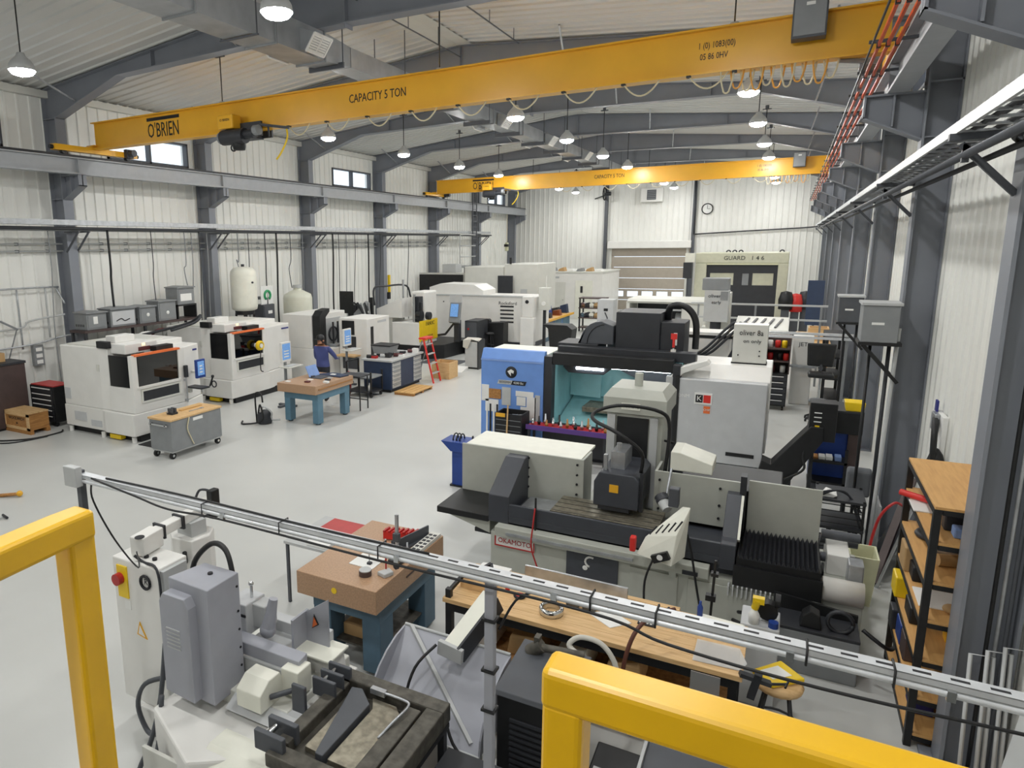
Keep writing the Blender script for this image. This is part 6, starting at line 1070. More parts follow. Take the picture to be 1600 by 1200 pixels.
t = thing('floor_scraper', 'long handled black paddle leaning beside the wooden shelf rack', 'scraper', (1.35, 8.9, 0)); part(t, 'handle', G().cyl((1.15, 9.0, 0), (1.5, 8.95, 1.5), .016, n=8), 'galv'); part(t, 'paddle', G().lathe([(.001, -.11), (.06, -.08), (.085, 0), (.06, .09), (.02, .15), (.001, .16)], (1.53, 8.95, 1.6), 10), 'black'); part(t, 'red_cord', G().tube(spline([(1.3, 8.95, 1.05), (1.2, 8.85, 1.1), (1.08, 8.85, .9), (1.02, 8.85, .5), (.98, 8.6, .3)], 5), .015), 'red')
t = thing('wall_instrument', 'white and blue wall instrument with dark hose above the shelf rack', 'instrument', (1.55, 9.2, 1.7)); part(t, 'board', G().box(1.55, 1.6, 8.95, 9.5, 1.55, 2.1), 'paper', .006); part(t, 'badge', G().box(1.53, 1.55, 9.25, 9.35, 2.1, 2.22), 'inkblue'); part(t, 'clamp', G().box(1.5, 1.55, 9.1, 9.3, 1.9, 2.1), 'galv', .01); part(t, 'hose', G().tube(spline([(1.52, 9.15, 2.05), (1.49, 8.95, 1.95), (1.5, 8.9, 1.6), (1.53, 8.9, 1.3)], 5), .03), 'black')
# ================================================================== FOREGROUND: GRANITE TABLE
t = thing('surface_plate_table', 'large pink granite surface plate on a slate blue stand in the foreground', 'granite table', (-3.5, 5.4, 0))
granite_stand(t, -3.92, -3.02, 4.7, 6.06, .95, .23, 'tableblue', .2)
part(t, 'yellow_sticker', G().cyl((-3.48, 4.695, .85), (-3.48, 4.7, .85), .03, n=12), 'yellow'); part(t, 'side_slot', G().box(-3.02, -3.012, 5.25, 5.4, .84, .852), 'brown'); part(t, 'lower_shelf', G().box(-3.78, -3.1, 4.9, 5.85, .2, .22), 'castiron')
single('cardboard_tray', 'yellowish cardboard tray on the shelf under the foreground granite table', 'tray', G().box(-3.6, -3.3, 5.0, 5.4, .22, .34), 'cardboard', (-3.45, 5.2, .22), .006)
t = thing('height_gauge', 'steel height gauge column standing on the foreground granite plate', 'height gauge', (-3.16, 5.32, .95)); part(t, 'column', G().box(-3.175, -3.145, 5.31, 5.335, .97, 1.43), 'galv'); part(t, 'base', G().box(-3.22, -3.08, 5.24, 5.4, .95, .985), 'charcoal', .006); part(t, 'slider', G().box(-3.19, -3.13, 5.29, 5.34, 1.16, 1.24), 'darkgrey')
single('paper_sheet', 'white clipboard sheet lying on the foreground granite plate', 'paper', G().box(-3.55, -3.28, 5.05, 5.3, .95, .956), 'paper', (-3.4, 5.15, .95))
t = thing('round_block', 'dark brown round gauge block on the foreground granite plate', 'gauge block', (-3.28, 4.93, .95)); part(t, 'block', G().cyl((-3.28, 4.93, .95), (-3.28, 4.93, 1.0), .06, n=20), 'brown'); part(t, 'top', G().cyl((-3.28, 4.93, 1.0), (-3.28, 4.93, 1.008), .058, n=20), 'lightgrey')
t = thing('dial_stand', 'dial indicator stand with red post on the granite plate', 'gauge stand', (-3.1, 5.05, .95)); part(t, 'base', G().prism([(-3.18, 4.98), (-3.08, 4.95), (-3.04, 5.05), (-3.12, 5.1)], 'z', .95, .99), 'lightgrey', .008); part(t, 'post', G().cyl((-3.13, 5.06, .99), (-3.13, 5.06, 1.2), .008, n=6), 'red'); part(t, 'dial', G().cyl((-3.05, 5.1, 1.02), (-3.03, 5.1, 1.03), .035, n=12), 'charcoal')
t = thing('pointer_tool', 'small dark scriber standing on the white sheet', 'scriber', (-3.36, 5.13, .956)); part(t, 'base', G().box(-3.38, -3.34, 5.11, 5.15, .956, .975), 'charcoal'); part(t, 'needle', G().cyl((-3.36, 5.13, .975), (-3.37, 5.14, 1.06), .005, n=6), 'galv')
t = thing('red_fixture', 'red spring shaped fixture at the back of the granite plate', 'fixture', (-3.5, 5.75, .95)); part(t, 'body', G().bar((-3.55, 5.72, 1.0), (-3.22, 5.82, 1.0), .1, .08), 'redbright'); parts(t, 'rib', [G().bar((-3.52+.05*k, 5.66+.015*k, 1.05), (-3.52+.05*k, 5.78+.015*k, 1.05), .02, .02) for k in range(7)], 'red'); part(t, 'foot', G().box(-3.5, -3.25, 5.74, 5.8, .95, .97), 'red')
for k in range(6): x = -3.48+.06*k; y = 5.5+.03*(k % 3); single('gauge_part', 'small %s gauge part before the red fixture, %s in the line' % (['dark', 'bright'][k % 2], ordn[k]), 'gauge part', G().lathe([(.001, 0), (.022, 0), (.022, .03), (.01, .04), (.01, .07+.02*(k % 2)), (.001, .07+.02*(k % 2))], (x, y, .95), 8), ['charcoal', 'galv'][k % 2], (x, y, .95), group='steel gauge parts on the granite plate')
t = thing('angle_plate', 'long dark grey angle plate on the granite plate', 'angle plate', (-3.2, 5.7, .95)); part(t, 'web', G().bar((-3.28, 5.45, 1.01), (-3.16, 5.98, 1.01), .015, .12), 'darkgrey'); part(t, 'foot', G().bar((-3.26, 5.45, .957), (-3.14, 5.98, .957), .06, .014), 'darkgrey')
t = thing('gauge_box', 'open box of gauge blocks with dark slots at the granite plate edge', 'gauge box', (-3.08, 5.75, .95)); part(t, 'box', G().box(-3.14, -3.03, 5.5, 6.02, .95, .99), 'offwhite', .004); parts(t, 'slot', [(-3.125+.05*(k % 2), -3.09+.05*(k % 2), 5.54+.075*(k // 2), 5.58+.075*(k // 2), .99, .993) for k in range(12)], 'charcoal')
t = thing('side_table', 'low side table with a red top beside the foreground granite plate', 'table', (-4.35, 5.9, 0)); part(t, 'top', G().box(-4.75, -3.98, 5.5, 6.3, .72, .75), 'lightgrey'); part(t, 'red_mat', G().box(-4.6, -4.0, 5.85, 6.28, .75, .757), 'red'); parts(t, 'leg', [(x-.015, x+.015, y-.015, y+.015, 0, .72) for x in (-4.72, -4.01) for y in (5.53, 6.27)], 'darkgrey'); single('white_carton', 'flat white carton on the near end of the red topped side table', 'carton', G().box(-4.45, -4.15, 5.53, 5.75, .75, .80), 'paper', (-4.3, 5.6, .75), .004)

# ------------------------------------------------------------------ tool grinder, lower left
t = thing('tool_grinding_machine', 'pale grey tool grinder with control cabinet and grey tower in the foreground', 'grinder', (-3.6, 3.5, 0))
cb = part(t, 'control_cabinet', G().box(-4.74, -4.19, 3.34, 3.64, .22, 1.5), 'white', .012); part(cb, 'cabinet_foot', G().box(-4.5, -4.0, 3.3, 3.95, 0, .22), 'white', .01); part(cb, 'switch_plate', G().box(-4.68, -4.56, 3.328, 3.34, 1.16, 1.44), 'yellow'); part(cb, 'isolator_knob', G().cyl((-4.64, 3.28, 1.33), (-4.64, 3.328, 1.33), .05, n=14), 'red'); part(cb, 'emblem', G().tube(arc((-4.34, 3.33, 1.36), .055, 0, 360, 16), .012), 'ink'); text(cb, 'emblem_letter', 'R', .07, (-4.34, 3.337, 1.36), FX, FZ, 'ink', .001); part(cb, 'warning_sign', G().prism([(-4.50, .86), (-4.38, .84), (-4.46, .98)], 'y', 3.334, 3.34), 'crane'); part(cb, 'warning_sign', G().prism([(-4.48, .872), (-4.405, .86), (-4.456, .95)], 'y', 3.331, 3.334), 'paper'); part(cb, 'label', G().box(-4.62, -4.55, 3.335, 3.34, 1.06, 1.14), 'paper'); parts(cb, 'cable_entry', [G().cyl((-4.55+.1*k, 3.45, 1.5), (-4.55+.1*k, 3.45, 1.52), .02, n=8) for k in range(3)], 'ink'); part(cb, 'side_rail', G().box(-4.19, -4.15, 3.36, 3.6, .3, 1.48), 'lightgrey')
part(t, 'swing_arm', G().bar((-4.52, 3.42, 1.59), (-4.56, 3.66, 1.59), .14, .16), 'white', .01); part(t, 'swing_arm', G().bar((-4.54, 3.6, 1.62), (-4.62, 4.25, 1.62), .1, .09), 'white', .01); part(t, 'arm_cap', G().cyl((-4.5, 3.44, 1.67), (-4.5, 3.44, 1.675), .04, n=12), 'ink'); part(t, 'arm_head', G().box(-4.70, -4.52, 4.2, 4.36, 1.58, 1.68), 'offwhite', .01); part(t, 'camera_unit', G().box(-4.52, -4.45, 4.2, 4.3, 1.55, 1.82), 'black', .01)
tubes(t, 'arm_cable', [spline([(-4.72, 4.25, 1.68), (-4.7, 4.3, 1.76), (-4.55, 4.3, 1.75), (-4.5, 4.2, 1.6), (-4.6, 4.1, 1.56)], 5), spline([(-4.48, 3.36, 1.55), (-4.4, 3.38, 1.5), (-4.2, 3.34, 1.5), (-4.16, 3.33, 1.2), (-4.18, 3.33, .6)], 5)], .012, 'charcoal'); parts(t, 'arm_strap', [(-4.64, -4.5, 3.9, 3.92, 1.56, 1.68), (-4.63, -4.49, 3.68, 3.7, 1.56, 1.68)], 'charcoal')
part(t, 'rear_housing', G().prism([(-4.78, 3.98), (-4.66, 3.9), (-4.44, 3.92), (-4.4, 4.1), (-4.5, 4.25), (-4.72, 4.22)], 'z', .5, 1.45), 'white', .01); part(t, 'rear_housing_neck', G().prism([(-4.7, 4.0), (-4.5, 3.98), (-4.48, 4.14), (-4.66, 4.16)], 'z', 1.45, 1.58), 'lightgrey'); part(t, 'rear_handle', G().cyl((-4.5, 3.89, 1.25), (-4.48, 3.87, 1.36), .02, n=8), 'black')
tw = part(t, 'tower', G().prism([(-3.87, 3.17), (-3.45, 3.15), (-3.45, 3.47), (-3.8, 3.47)], 'z', .68, 1.6), 'fggrey', .008); part(tw, 'tower_step', G().prism([(-3.88, .72), (-3.88, 1.45), (-3.84, 1.52), (-3.62, 1.52), (-3.58, 1.45), (-3.58, .70)], 'y', 3.08, 3.17), 'fggrey', .006); parts(tw, 'louvre', [(-3.82, -3.68, 3.074, 3.08, 1.1+.03*k, 1.108+.03*k) for k in range(6)], 'lightgrey'); parts(tw, 'tower_screw', [G().cyl((-3.45, 3.44, z), (-3.444, 3.44, z), .01, n=6) for z in (.85, 1.0, 1.15, 1.3, 1.5)], 'ink'); part(tw, 'top_plug', G().cyl((-3.62, 3.35, 1.6), (-3.62, 3.35, 1.612), .02, n=10), 'ink')
tubes(t, 'conduit_arch', [spline([(-3.95, 3.45, 1.3), (-3.95, 3.5, 1.55), (-3.8, 3.55, 1.72), (-3.62, 3.52, 1.72), (-3.52, 3.48, 1.55), (-3.5, 3.47, 1.35)], 6)], .022, 'black')
bs = part(t, 'base', G().prism([(-3.95, 3.0), (-3.3, 2.72), (-2.95, 2.95), (-2.85, 4.15), (-3.95, 4.2)], 'z', 0, .597), 'white', .02); part(bs, 'base_door', G().box(-3.85, -3.45, 2.8, 2.83, .08, .45), 'offwhite', .006)
part(t, 'bed', G().box(-3.9, -2.9, 3.31, 4.1, .59, .72), 'offwhite', .01); part(t, 'bed_channel', G().prism([(3.2, .65), (3.3, .712), (3.45, .712), (3.5, .64)], 'x', -3.4, -2.8), 'puregrey'); part(t, 'carriage', G().box(-3.6, -3.1, 3.5, 3.95, .72, .88), 'lightgrey', .01); part(t, 'cross_slide', G().prism([(3.52, .88), (3.52, .98), (3.62, 1.0), (3.62, .88)], 'x', -3.6, -2.95), 'fggrey', .006); part(t, 'back_slide', G().box(-3.62, -2.98, 3.9, 4.0, .8, .98), 'puregrey', .006)
wh = part(t, 'wheel_head', G().box(-3.75, -3.55, 3.62, 3.85, .95, 1.22), 'puregrey', .01); part(wh, 'wheel_nozzle', G().cyl((-3.42, 3.72, 1.0), (-3.38, 3.76, 1.26), .06, .035, n=14).sphere((-3.42, 3.72, 1.0), .065), 'fggrey'); part(wh, 'motor_box', G().box(-3.56, -3.42, 3.7, 3.84, 1.0, 1.2), 'lightgrey', .01); parts(wh, 'vent_slot', [(-3.74+.07*k, -3.69+.07*k, 3.612, 3.62, 1.12, 1.14) for k in range(3)], 'ink'); part(wh, 'ball_lever', G().cyl((-3.6, 3.75, 1.22), (-3.6, 3.75, 1.32), .012, n=6).sphere((-3.6, 3.75, 1.34), .022), 'chrome')
wk = part(t, 'work_head', G().prism([(3.2, .72), (3.2, .86), (3.3, .93), (3.42, .93), (3.45, .86), (3.45, .72)], 'x', -3.28, -3.05), 'ivory', .008); part(wk, 'work_spindle', G().cyl((-3.05, 3.3, .8), (-2.9, 3.42, .84), .02, n=8), 'darkgrey'); part(wk, 'tail_block', G().box(-3.06, -2.9, 3.44, 3.6, .74, .95), 'ivory', .008)
part(t, 'sheet_guard', G().box(-3.18, -3.16, 3.72, 3.92, .75, 1.15).prism([(-3.18, .865), (-2.94, .895), (-2.94, 1.3), (-3.18, 1.13)], 'y', 3.88, 3.895), 'fggrey'); part(t, 'guard_sign', G().prism([(-3.1, 1.02), (-3.03, 1.07), (-3.075, 1.15)], 'y', 3.876, 3.88), 'ink'); part(t, 'guard_sign', G().prism([(-3.093, 1.033), (-3.045, 1.07), (-3.075, 1.125)], 'y', 3.872, 3.876), 'orange'); part(t, 'side_shelf', G().box(-3.17, -2.82, 3.72, 3.98, .88, .9), 'ivory', .006); part(t, 'side_apron', G().prism([(-3.15, 0), (-3.15, .885), (-2.85, .885), (-2.8, .5), (-2.9, 0)], 'y', 3.8, 3.95), 'white', .01)
part(t, 'round_cover', G().prism([(2.75, .35), (2.8, .55), (2.92, .62), (3.08, .62), (3.15, .5), (3.15, .35)], 'x', -3.28, -2.72), 'ivory', .01); part(t, 'front_leg', G().box(-3.28, -2.72, 2.8, 3.1, 0, .35), 'ivory', .01); part(t, 'tray_wall', G().box(-2.98, -2.75, 3.15, 3.7, .55, .66), 'white', .01)
tubes(t, 'floor_hose', [spline([(-4.0, 3.2, 1.0), (-3.98, 3.1, .6), (-4.0, 3.0, .3), (-4.1, 2.95, .05), (-4.0, 2.8, .02), (-3.85, 2.85, .02)], 5), spline([(-4.2, 3.35, .55), (-4.35, 3.25, .5), (-4.42, 3.22, .3), (-4.3, 3.2, .12), (-4.1, 3.15, .2)], 5), spline([(-3.9, 3.05, .68), (-3.92, 3.0, .3), (-3.88, 2.9, .2), (-3.8, 2.88, .3), (-3.78, 2.86, .05)], 5)], .02, 'darkgrey')

# machined casting on its black cart
t = thing('fixture_cart', 'low black cart carrying the machined iron casting', 'cart', (-2.3, 3.4, 0)); part(t, 'deck', G().box(-2.72, -1.85, 2.9, 3.8, .66, .7), 'black', .006); parts(t, 'leg', [(x-.025, x+.025, y-.025, y+.025, 0, .66) for x in (-2.68, -1.89) for y in (2.94, 3.76)], 'charcoal'); part(t, 'lower_panel', G().box(-2.66, -1.91, 2.96, 3.74, .25, .28), 'black')
t = thing('iron_casting', 'dark iron casting with machined recess and hinge lugs in the foreground', 'casting', (-2.3, 3.4, .7)); part(t, 'frame', G().box(-2.72, -1.85, 3.7, 3.82, .7, .84).box(-1.98, -1.85, 2.86, 3.7, .7, .84).box(-2.72, -1.98, 2.86, 2.98, .7, .8).box(-2.72, -2.62, 2.98, 3.7, .7, .82), 'castiron', .012)
part(t, 'pocket_plate', G().box(-2.62, -1.98, 2.98, 3.7, .7, .735), 'castiron'); part(t, 'machined_face', G().prism([(-2.55, 3.06), (-2.4, 3.05), (-2.4, 3.55), (-2.48, 3.62), (-2.55, 3.55)], 'z', .735, .775), 'machined', .006); part(t, 'machined_face', G().prism([(-2.34, 3.02), (-2.14, 3.02), (-2.14, 3.6), (-2.2, 3.66), (-2.4, 3.66), (-2.34, 3.56)], 'z', .735, .79), 'machined', .006); part(t, 'groove_wall', G().prism([(-2.42, 3.0), (-2.36, 3.0), (-2.36, 3.56), (-2.5, 3.68), (-2.58, 3.66)], 'z', .735, .82), 'darkgrey', .006); part(t, 'rim', G().box(-2.12, -2.0, 2.99, 3.66, .735, .83), 'castiron', .01)
for k in range(3): part(t, 'hinge_lug', G().box(-2.82, -2.62, 3.5+.1*k, 3.53+.1*k, .78, .92), 'darkgrey', .008)
for k in range(2): part(t, 'hinge_lug', G().box(-2.84, -2.6, 2.9+.14*k, 2.94+.14*k, .76, .9), 'darkgrey', .008)
parts(t, 'hinge_pin', [G().cyl((-2.75, 3.54+.1*k, .88), (-2.75, 3.59+.1*k, .88), .022, n=10) for k in range(2)]+[G().cyl((-2.76, 2.95, .86), (-2.76, 3.03, .86), .022, n=10)], 'chrome'); part(t, 'brake_pipe', G().tube(spline([(-2.4, 3.68, .84), (-2.15, 3.66, .86), (-2.08, 3.62, .86), (-2.1, 3.45, .85), (-2.13, 3.3, .82)], 5), .01), 'galv'); part(t, 'end_plate', G().box(-2.9, -2.78, 3.36, 3.39, .5, .92), 'darkgrey', .008); part(t, 'pipe_bracket', G().box(-2.42, -2.3, 3.66, 3.7, .82, .86), 'galv')

# sheet metal chute and black compressor
t = thing('sheet_metal_chute', 'pale sheet metal chute with curved side panel beside the wooden bench', 'chute', (-2.2, 4.3, 0))
prof = [(4.62, .78)]+[(4.62-.62*math.sin(R(a))*1.0, .78-.46*(1-math.cos(R(a)))*1.0) for a in range(15, 91, 15)]+[(4.62, .30)]
part(t, 'curved_side', G().prism(prof, 'x', -2.68, -2.665), 'fggrey'); part(t, 'curved_side', G().prism(prof, 'x', -1.72, -1.705), 'fggrey'); part(t, 'back_sheet', G()._add([(-2.665, 4.61, .78), (-1.72, 4.61, .78), (-1.72, 4.0, .32), (-2.665, 4.0, .32), (-2.665, 4.6, .77), (-1.72, 4.6, .77), (-1.72, 4.0, .305), (-2.665, 4.0, .305)], [(0, 3, 2, 1), (4, 5, 6, 7), (0, 1, 5, 4), (1, 2, 6, 5), (2, 3, 7, 6), (3, 0, 4, 7)]), 'fggrey'); part(t, 'rim', G().cyl((-2.67, 4.62, .79), (-1.71, 4.62, .79), .014, n=8), 'lightgrey'); part(t, 'rim', G().cyl((-2.67, 4.0, .31), (-1.71, 4.0, .31), .014, n=8), 'lightgrey'); part(t, 'brace', G().bar((-2.6, 4.6, .8), (-1.8, 4.05, .36), .03), 'lightgrey'); parts(t, 'leg', [(x-.015, x+.015, y-.015, y+.015, 0, .31) for x in (-2.65, -1.73) for y in (4.05, 4.58)], 'lightgrey')
part(t, 'spout', G().bar((-2.13, 4.42, .85), (-1.98, 4.86, 1.12), .16, .03), 'ivory', .004); part(t, 'spout_side', G().bar((-2.05, 4.40, .80), (-1.90, 4.86, 1.06), .02, .16), 'charcoal'); part(t, 'spout_flange', G().bar((-2.24, 4.40, .83), (-2.02, 4.38, .81), .04, .12), 'lightgrey', .004)
tubes(t, 'chute_cable', [spline([(-2.25, 4.38, .85), (-2.35, 4.2, .72), (-2.35, 4.05, .5), (-2.15, 4.0, .48), (-2.05, 4.05, .58), (-1.9, 3.95, .4), (-1.72, 3.9, .3)], 5)], .012, 'black')
t = thing('compressor_cabinet', 'black louvred compressor cabinet with grey lid and pipe fittings', 'compressor', (-1.32, 4.25, 0)); part(t, 'body', G().box(-1.56, -1.08, 3.95, 4.55, .05, .93), 'black', .012); part(t, 'lid', G().prism([(3.93, .93), (3.95, .96), (4.57, 1.0), (4.57, .93)], 'x', -1.58, -1.06), 'darkgrey', .006); parts(t, 'louvre', [(-1.46, -1.14, 3.935, 3.95, .35+.045*k, .37+.045*k) for k in range(10)], 'charcoal'); part(t, 'fitting', G().cyl((-1.5, 4.45, .98), (-1.4, 4.45, 1.06), .05, n=10).cyl((-1.42, 4.45, 1.04), (-1.1, 4.5, 1.04), .03, n=8).box(-1.46, -1.42, 4.43, 4.5, .98, 1.12), 'castiron'); part(t, 'return_pipe', G().tube(spline([(-1.15, 4.5, 1.04), (-1.22, 4.52, 1.08), (-1.15, 4.56, 1.14), (-1.0, 4.58, 1.12), (-.9, 4.58, 1.0), (-.88, 4.58, .85)], 5), .02, 8), 'cloth'); part(t, 'copper_hose', G().tube(spline([(-.86, 4.7, .5), (-.87, 4.75, .85), (-.82, 4.85, 1.1), (-.72, 5.0, 1.2), (-.58, 5.15, 1.22)], 6), .016, 8), 'hose'); part(t, 'plinth', G().box(-1.52, -1.12, 4.0, 4.5, 0, .05), 'charcoal')
t = thing('black_hopper', 'black covered bin between the casting cart and the grey post', 'bin', (-1.75, 3.3, 0)); part(t, 'bin', G().prism([(-1.83, .0), (-1.4, .0), (-1.36, .52), (-1.8, .55)], 'y', 2.9, 3.7), 'black', .01); part(t, 'lid', G().box(-1.82, -1.34, 2.88, 3.72, .55, .57), 'charcoal')

t = thing('grey_machine', 'dark grey machine cabinet with sloping covers below the yellow guard rail', 'machine', (-.2, 3.9, 0))
part(t, 'cabinet', G().box(-.95, .35, 3.55, 4.4, 0, .42), 'charcoal', .01); part(t, 'sloping_cover', G().prism([(3.55, .42), (3.7, .62), (4.35, .66), (4.4, .42)], 'x', -.6, .3), 'darkgrey', .01); part(t, 'side_cover', G().prism([(3.6, .42), (3.75, .52), (4.3, .55), (4.35, .42)], 'x', -.93, -.62), 'black', .01); part(t, 'edge_strip', G().box(-.62, -.6, 3.56, 4.38, .42, .68), 'lightgrey'); part(t, 'edge_strip', G().box(-.95, .35, 3.5, 3.55, .36, .42), 'midgrey'); part(t, 'name_plate', G().box(-.9, -.7, 3.95, 4.05, .548, .553), 'lightgrey')
text(t, 'plate_lettering', 'American', .045, (-.8, 4.0, .556), FX, FY, 'ink', .001)
# ------------------------------------------------------------------ wooden workbench
t = thing('wooden_workbench', 'long wooden workbench on a black steel frame in the foreground', 'workbench', (-1.3, 5.3, 0))
parts(t, 'top_plank', [(-2.48, -.08, 4.95+.125*k, 5.072+.125*k, .88, .92) for k in range(6)], 'wood', .003); part(t, 'frame_rail', G().box(-2.46, -.1, 4.97, 5.02, .8, .88), 'black'); part(t, 'frame_rail', G().box(-2.46, -.1, 5.63, 5.68, .8, .88), 'black'); part(t, 'frame_rail', G().box(-2.46, -2.41, 5.02, 5.63, .8, .88), 'black'); parts(t, 'leg', [(x-.03, x+.03, y-.03, y+.03, 0, .8) for x in (-2.43, -.14) for y in (5.0, 5.65)], 'black'); part(t, 'end_post', G().box(-2.46, -2.41, 4.97, 5.02, .88, 1.0).bar((-2.43, 5.0, .98), (-2.35, 5.25, 1.1), .03), 'black'); part(t, 'lower_shelf', G().box(-2.4, -.16, 5.0, 5.65, .42, .46), 'osb'); part(t, 'back_board', G().box(-2.3, -.2, 5.63, 5.645, .46, .8), 'ivory')
t = thing('wooden_tray', 'shallow wooden tray with a black handled clamp at the bench end', 'tray', (-2.25, 5.3, .92)); part(t, 'tray', G().box(-2.42, -2.12, 5.2, 5.22, .92, 1.0).box(-2.42, -2.12, 5.48, 5.5, .92, 1.0).box(-2.42, -2.4, 5.22, 5.48, .92, 1.0).box(-2.14, -2.12, 5.22, 5.48, .92, 1.0).box(-2.4, -2.14, 5.22, 5.48, .92, .93), 'wood'); part(t, 'clamp', G().bar((-2.36, 5.3, 1.0), (-2.22, 5.45, 1.08), .03).bar((-2.22, 5.45, 1.08), (-2.16, 5.35, 1.02), .025), 'charcoal')
t = thing('steel_ring', 'polished steel ring with bolt holes on the wooden workbench', 'ring', (-1.55, 5.15, .92)); part(t, 'ring', G().lathe([(.075, 0), (.1, 0), (.103, .02), (.103, .05), (.095, .06), (.075, .06), (.072, .05), (.075, 0)], (-1.55, 5.15, .92), 32), 'chrome'); parts(t, 'bolt_hole', [G().cyl((-1.55+.086*math.cos(a), 5.15+.086*math.sin(a), .98), (-1.55+.086*math.cos(a), 5.15+.086*math.sin(a), .982), .007, n=6) for a in [k*math.pi/4 for k in range(8)]], 'ink')
for k in range(2): x = -1.42+.14*k; single('mirror_block', ['dark slanted steel block nearer the ring on the workbench', 'dark slanted steel block farther from the ring on the workbench'][k], 'steel block', G().prism([(x-.05, .92), (x+.05, .92), (x+.06, .97), (x-.06, .97)], 'y', 5.32, 5.4), 'castiron', (x, 5.35, .92), .004)
single('paper_sheet', 'white folded paper sheet in the middle of the workbench', 'paper', G().prism([(-1.28, 5.3), (-1.1, 5.42), (-.92, 5.3), (-1.06, 5.15)], 'z', .92, .926), 'paper', (-1.1, 5.3, .92)); t = thing('gauge_plate', 'black square gauge card with pale bars on the workbench', 'gauge card', (-.82, 5.38, .92)); part(t, 'card', G().box(-.88, -.75, 5.32, 5.45, .92, .932), 'ink', .004); parts(t, 'bar', [(-.868+.028*k, -.852+.028*k, 5.335, 5.42, .932, .936) for k in range(4)], 'paper')
single('steel_straightedge', 'long steel straightedge standing on edge at the workbench back', 'straightedge', G().bar((-1.95, 5.62, .99), (-1.02, 5.62, .99), .025, .14), 'galv', (-1.5, 5.62, .92), .003); single('wood_offcut', 'pale wooden offcut behind the steel straightedge', 'offcut', G().box(-1.9, -.6, 5.64, 5.7, .92, .95), 'wood', (-1.3, 5.67, .92)); single('cream_pad', 'cream coloured cloth pad at the far right of the workbench', 'pad', G().prism([(-.5, 5.45), (-.12, 5.42), (-.1, 5.65), (-.45, 5.68)], 'z', .92, .96), 'ivory', (-.3, 5.55, .92), .015)
single('white_binder', 'white binder lying at the grinder side of the workbench', 'binder', G().box(-2.4, -2.1, 5.52, 5.68, .92, .96), 'paper', (-2.25, 5.6, .92), .006); t = thing('red_calliper', 'red and black oval gauge on the workbench near the tray', 'gauge', (-1.9, 5.3, .92)); part(t, 'case', G().lathe([(.001, 0), (.05, 0), (.055, .015), (.001, .02)], (-1.88, 5.28, .92), 14), 'ink'); part(t, 'face', G().cyl((-1.88, 5.28, .94), (-1.88, 5.28, .943), .035, n=12), 'redbright')
for k, (x, y, m, n, h) in enumerate(((-2.02, 5.35, 'redbright', 'red capped', .06), (-2.0, 5.45, 'crane', 'orange', .05), (-.62, 5.52, 'yellow', 'yellow nosed', .07), (-.44, 5.62, 'blue_deep', 'tall blue', .17), (-.68, 5.62, 'charcoal', 'charcoal', .05))): single('bench_bottle', '%s bottle on the wooden workbench' % n, 'bottle', G().lathe([(.001, 0), (.022, 0), (.022, h*.7), (.01, h*.85), (.01, h), (.001, h)], (x, y, .92), 10), m, (x, y, .92))
t = thing('clear_sheet', 'curved translucent plastic sheet hanging over the workbench end', 'sheet', (-.25, 5.2, .92)); part(t, 'sheet', G()._add([(-.42, 5.0, .93), (-.1, 5.02, .93), (-.06, 5.1, .95), (-.12, 5.3, .94), (-.42, 5.3, .935)], [(0, 1, 2, 3, 4)])._add([(-.42, 5.0, .925), (-.1, 5.02, .925), (-.06, 5.1, .945), (-.12, 5.3, .935), (-.42, 5.3, .93)], [(4, 3, 2, 1, 0)]), 'acrylic'); part(t, 'lower_sheet', G().box(-.42, -.22, 4.93, 4.94, .46, .88), 'acrylic')
for k in range(4): x = -2.2+.42*k; single('under_bench_box', ['white bag bundle', 'tan carton', 'white carton', 'stack of pale planks'][k]+' on the shelf under the workbench', 'box', G().prism([(x-.15, .46), (x+.15, .46), (x+.13, .66+.02*k), (x-.12, .64)], 'y', 5.1, 5.45), ['paper', 'cardboard', 'ivory', 'wood'][k], (x, 5.3, .46), .02)
t = thing('glue_gun', 'yellow topped spray gun with black fittings behind the bench end', 'spray gun', (0, 6.2, 0)); part(t, 'stand', G().box(-.15, .15, 6.05, 6.4, 0, .75), 'puregrey', .01); part(t, 'bottle', G().lathe([(.001, 0), (.04, 0), (.045, .08), (.02, .13), (.001, .14)], (-.05, 6.1, .75), 12), 'paper'); part(t, 'nozzle', G().cyl((-.05, 6.1, .89), (-.03, 6.08, .98), .03, n=10).box(-.07, .02, 6.06, 6.12, .95, 1.0), 'yellow'); part(t, 'spool', G().cyl((.05, 6.15, .85), (.05, 6.25, .85), .08, n=12).cyl((.1, 6.2, .95), (.14, 6.2, .95), .06, n=10), 'black'); part(t, 'blue_cap', G().cyl((.1, 6.1, .75), (.1, 6.1, .8), .04, n=10), 'blue_deep')
t = thing('tripod_stand', 'thin black stand with clamps rising behind the workbench', 'stand', (-.4, 6.0, 0)); part(t, 'rod', G().cyl((-.4, 5.95, 0), (-.37, 5.95, 1.32), .012, n=6), 'black'); parts(t, 'clamp', [(-.43, -.35, 5.92, 5.98, .95, 1.0), (-.4, -.34, 5.92, 5.98, 1.18, 1.21)], 'black'); part(t, 'foot', G().cyl((-.4, 5.95, 0), (-.4, 5.95, .02), .12, n=14), 'charcoal')
t = thing('bar_clamp', 'black bar clamp fixed on the corner of the workbench', 'clamp', (-.05, 5.0, .85)); part(t, 'jaw', G().bar((-.1, 4.95, .95), (.1, 5.0, .9), .05, .03).bar((.02, 4.95, .98), (-.02, 5.0, .75), .05, .03), 'charcoal'); part(t, 'screw', G().cyl((.1, 5.0, .9), (.2, 5.05, .9), .01, n=6).cyl((.19, 5.0, .9), (.21, 5.1, .9), .008, n=6), 'black')
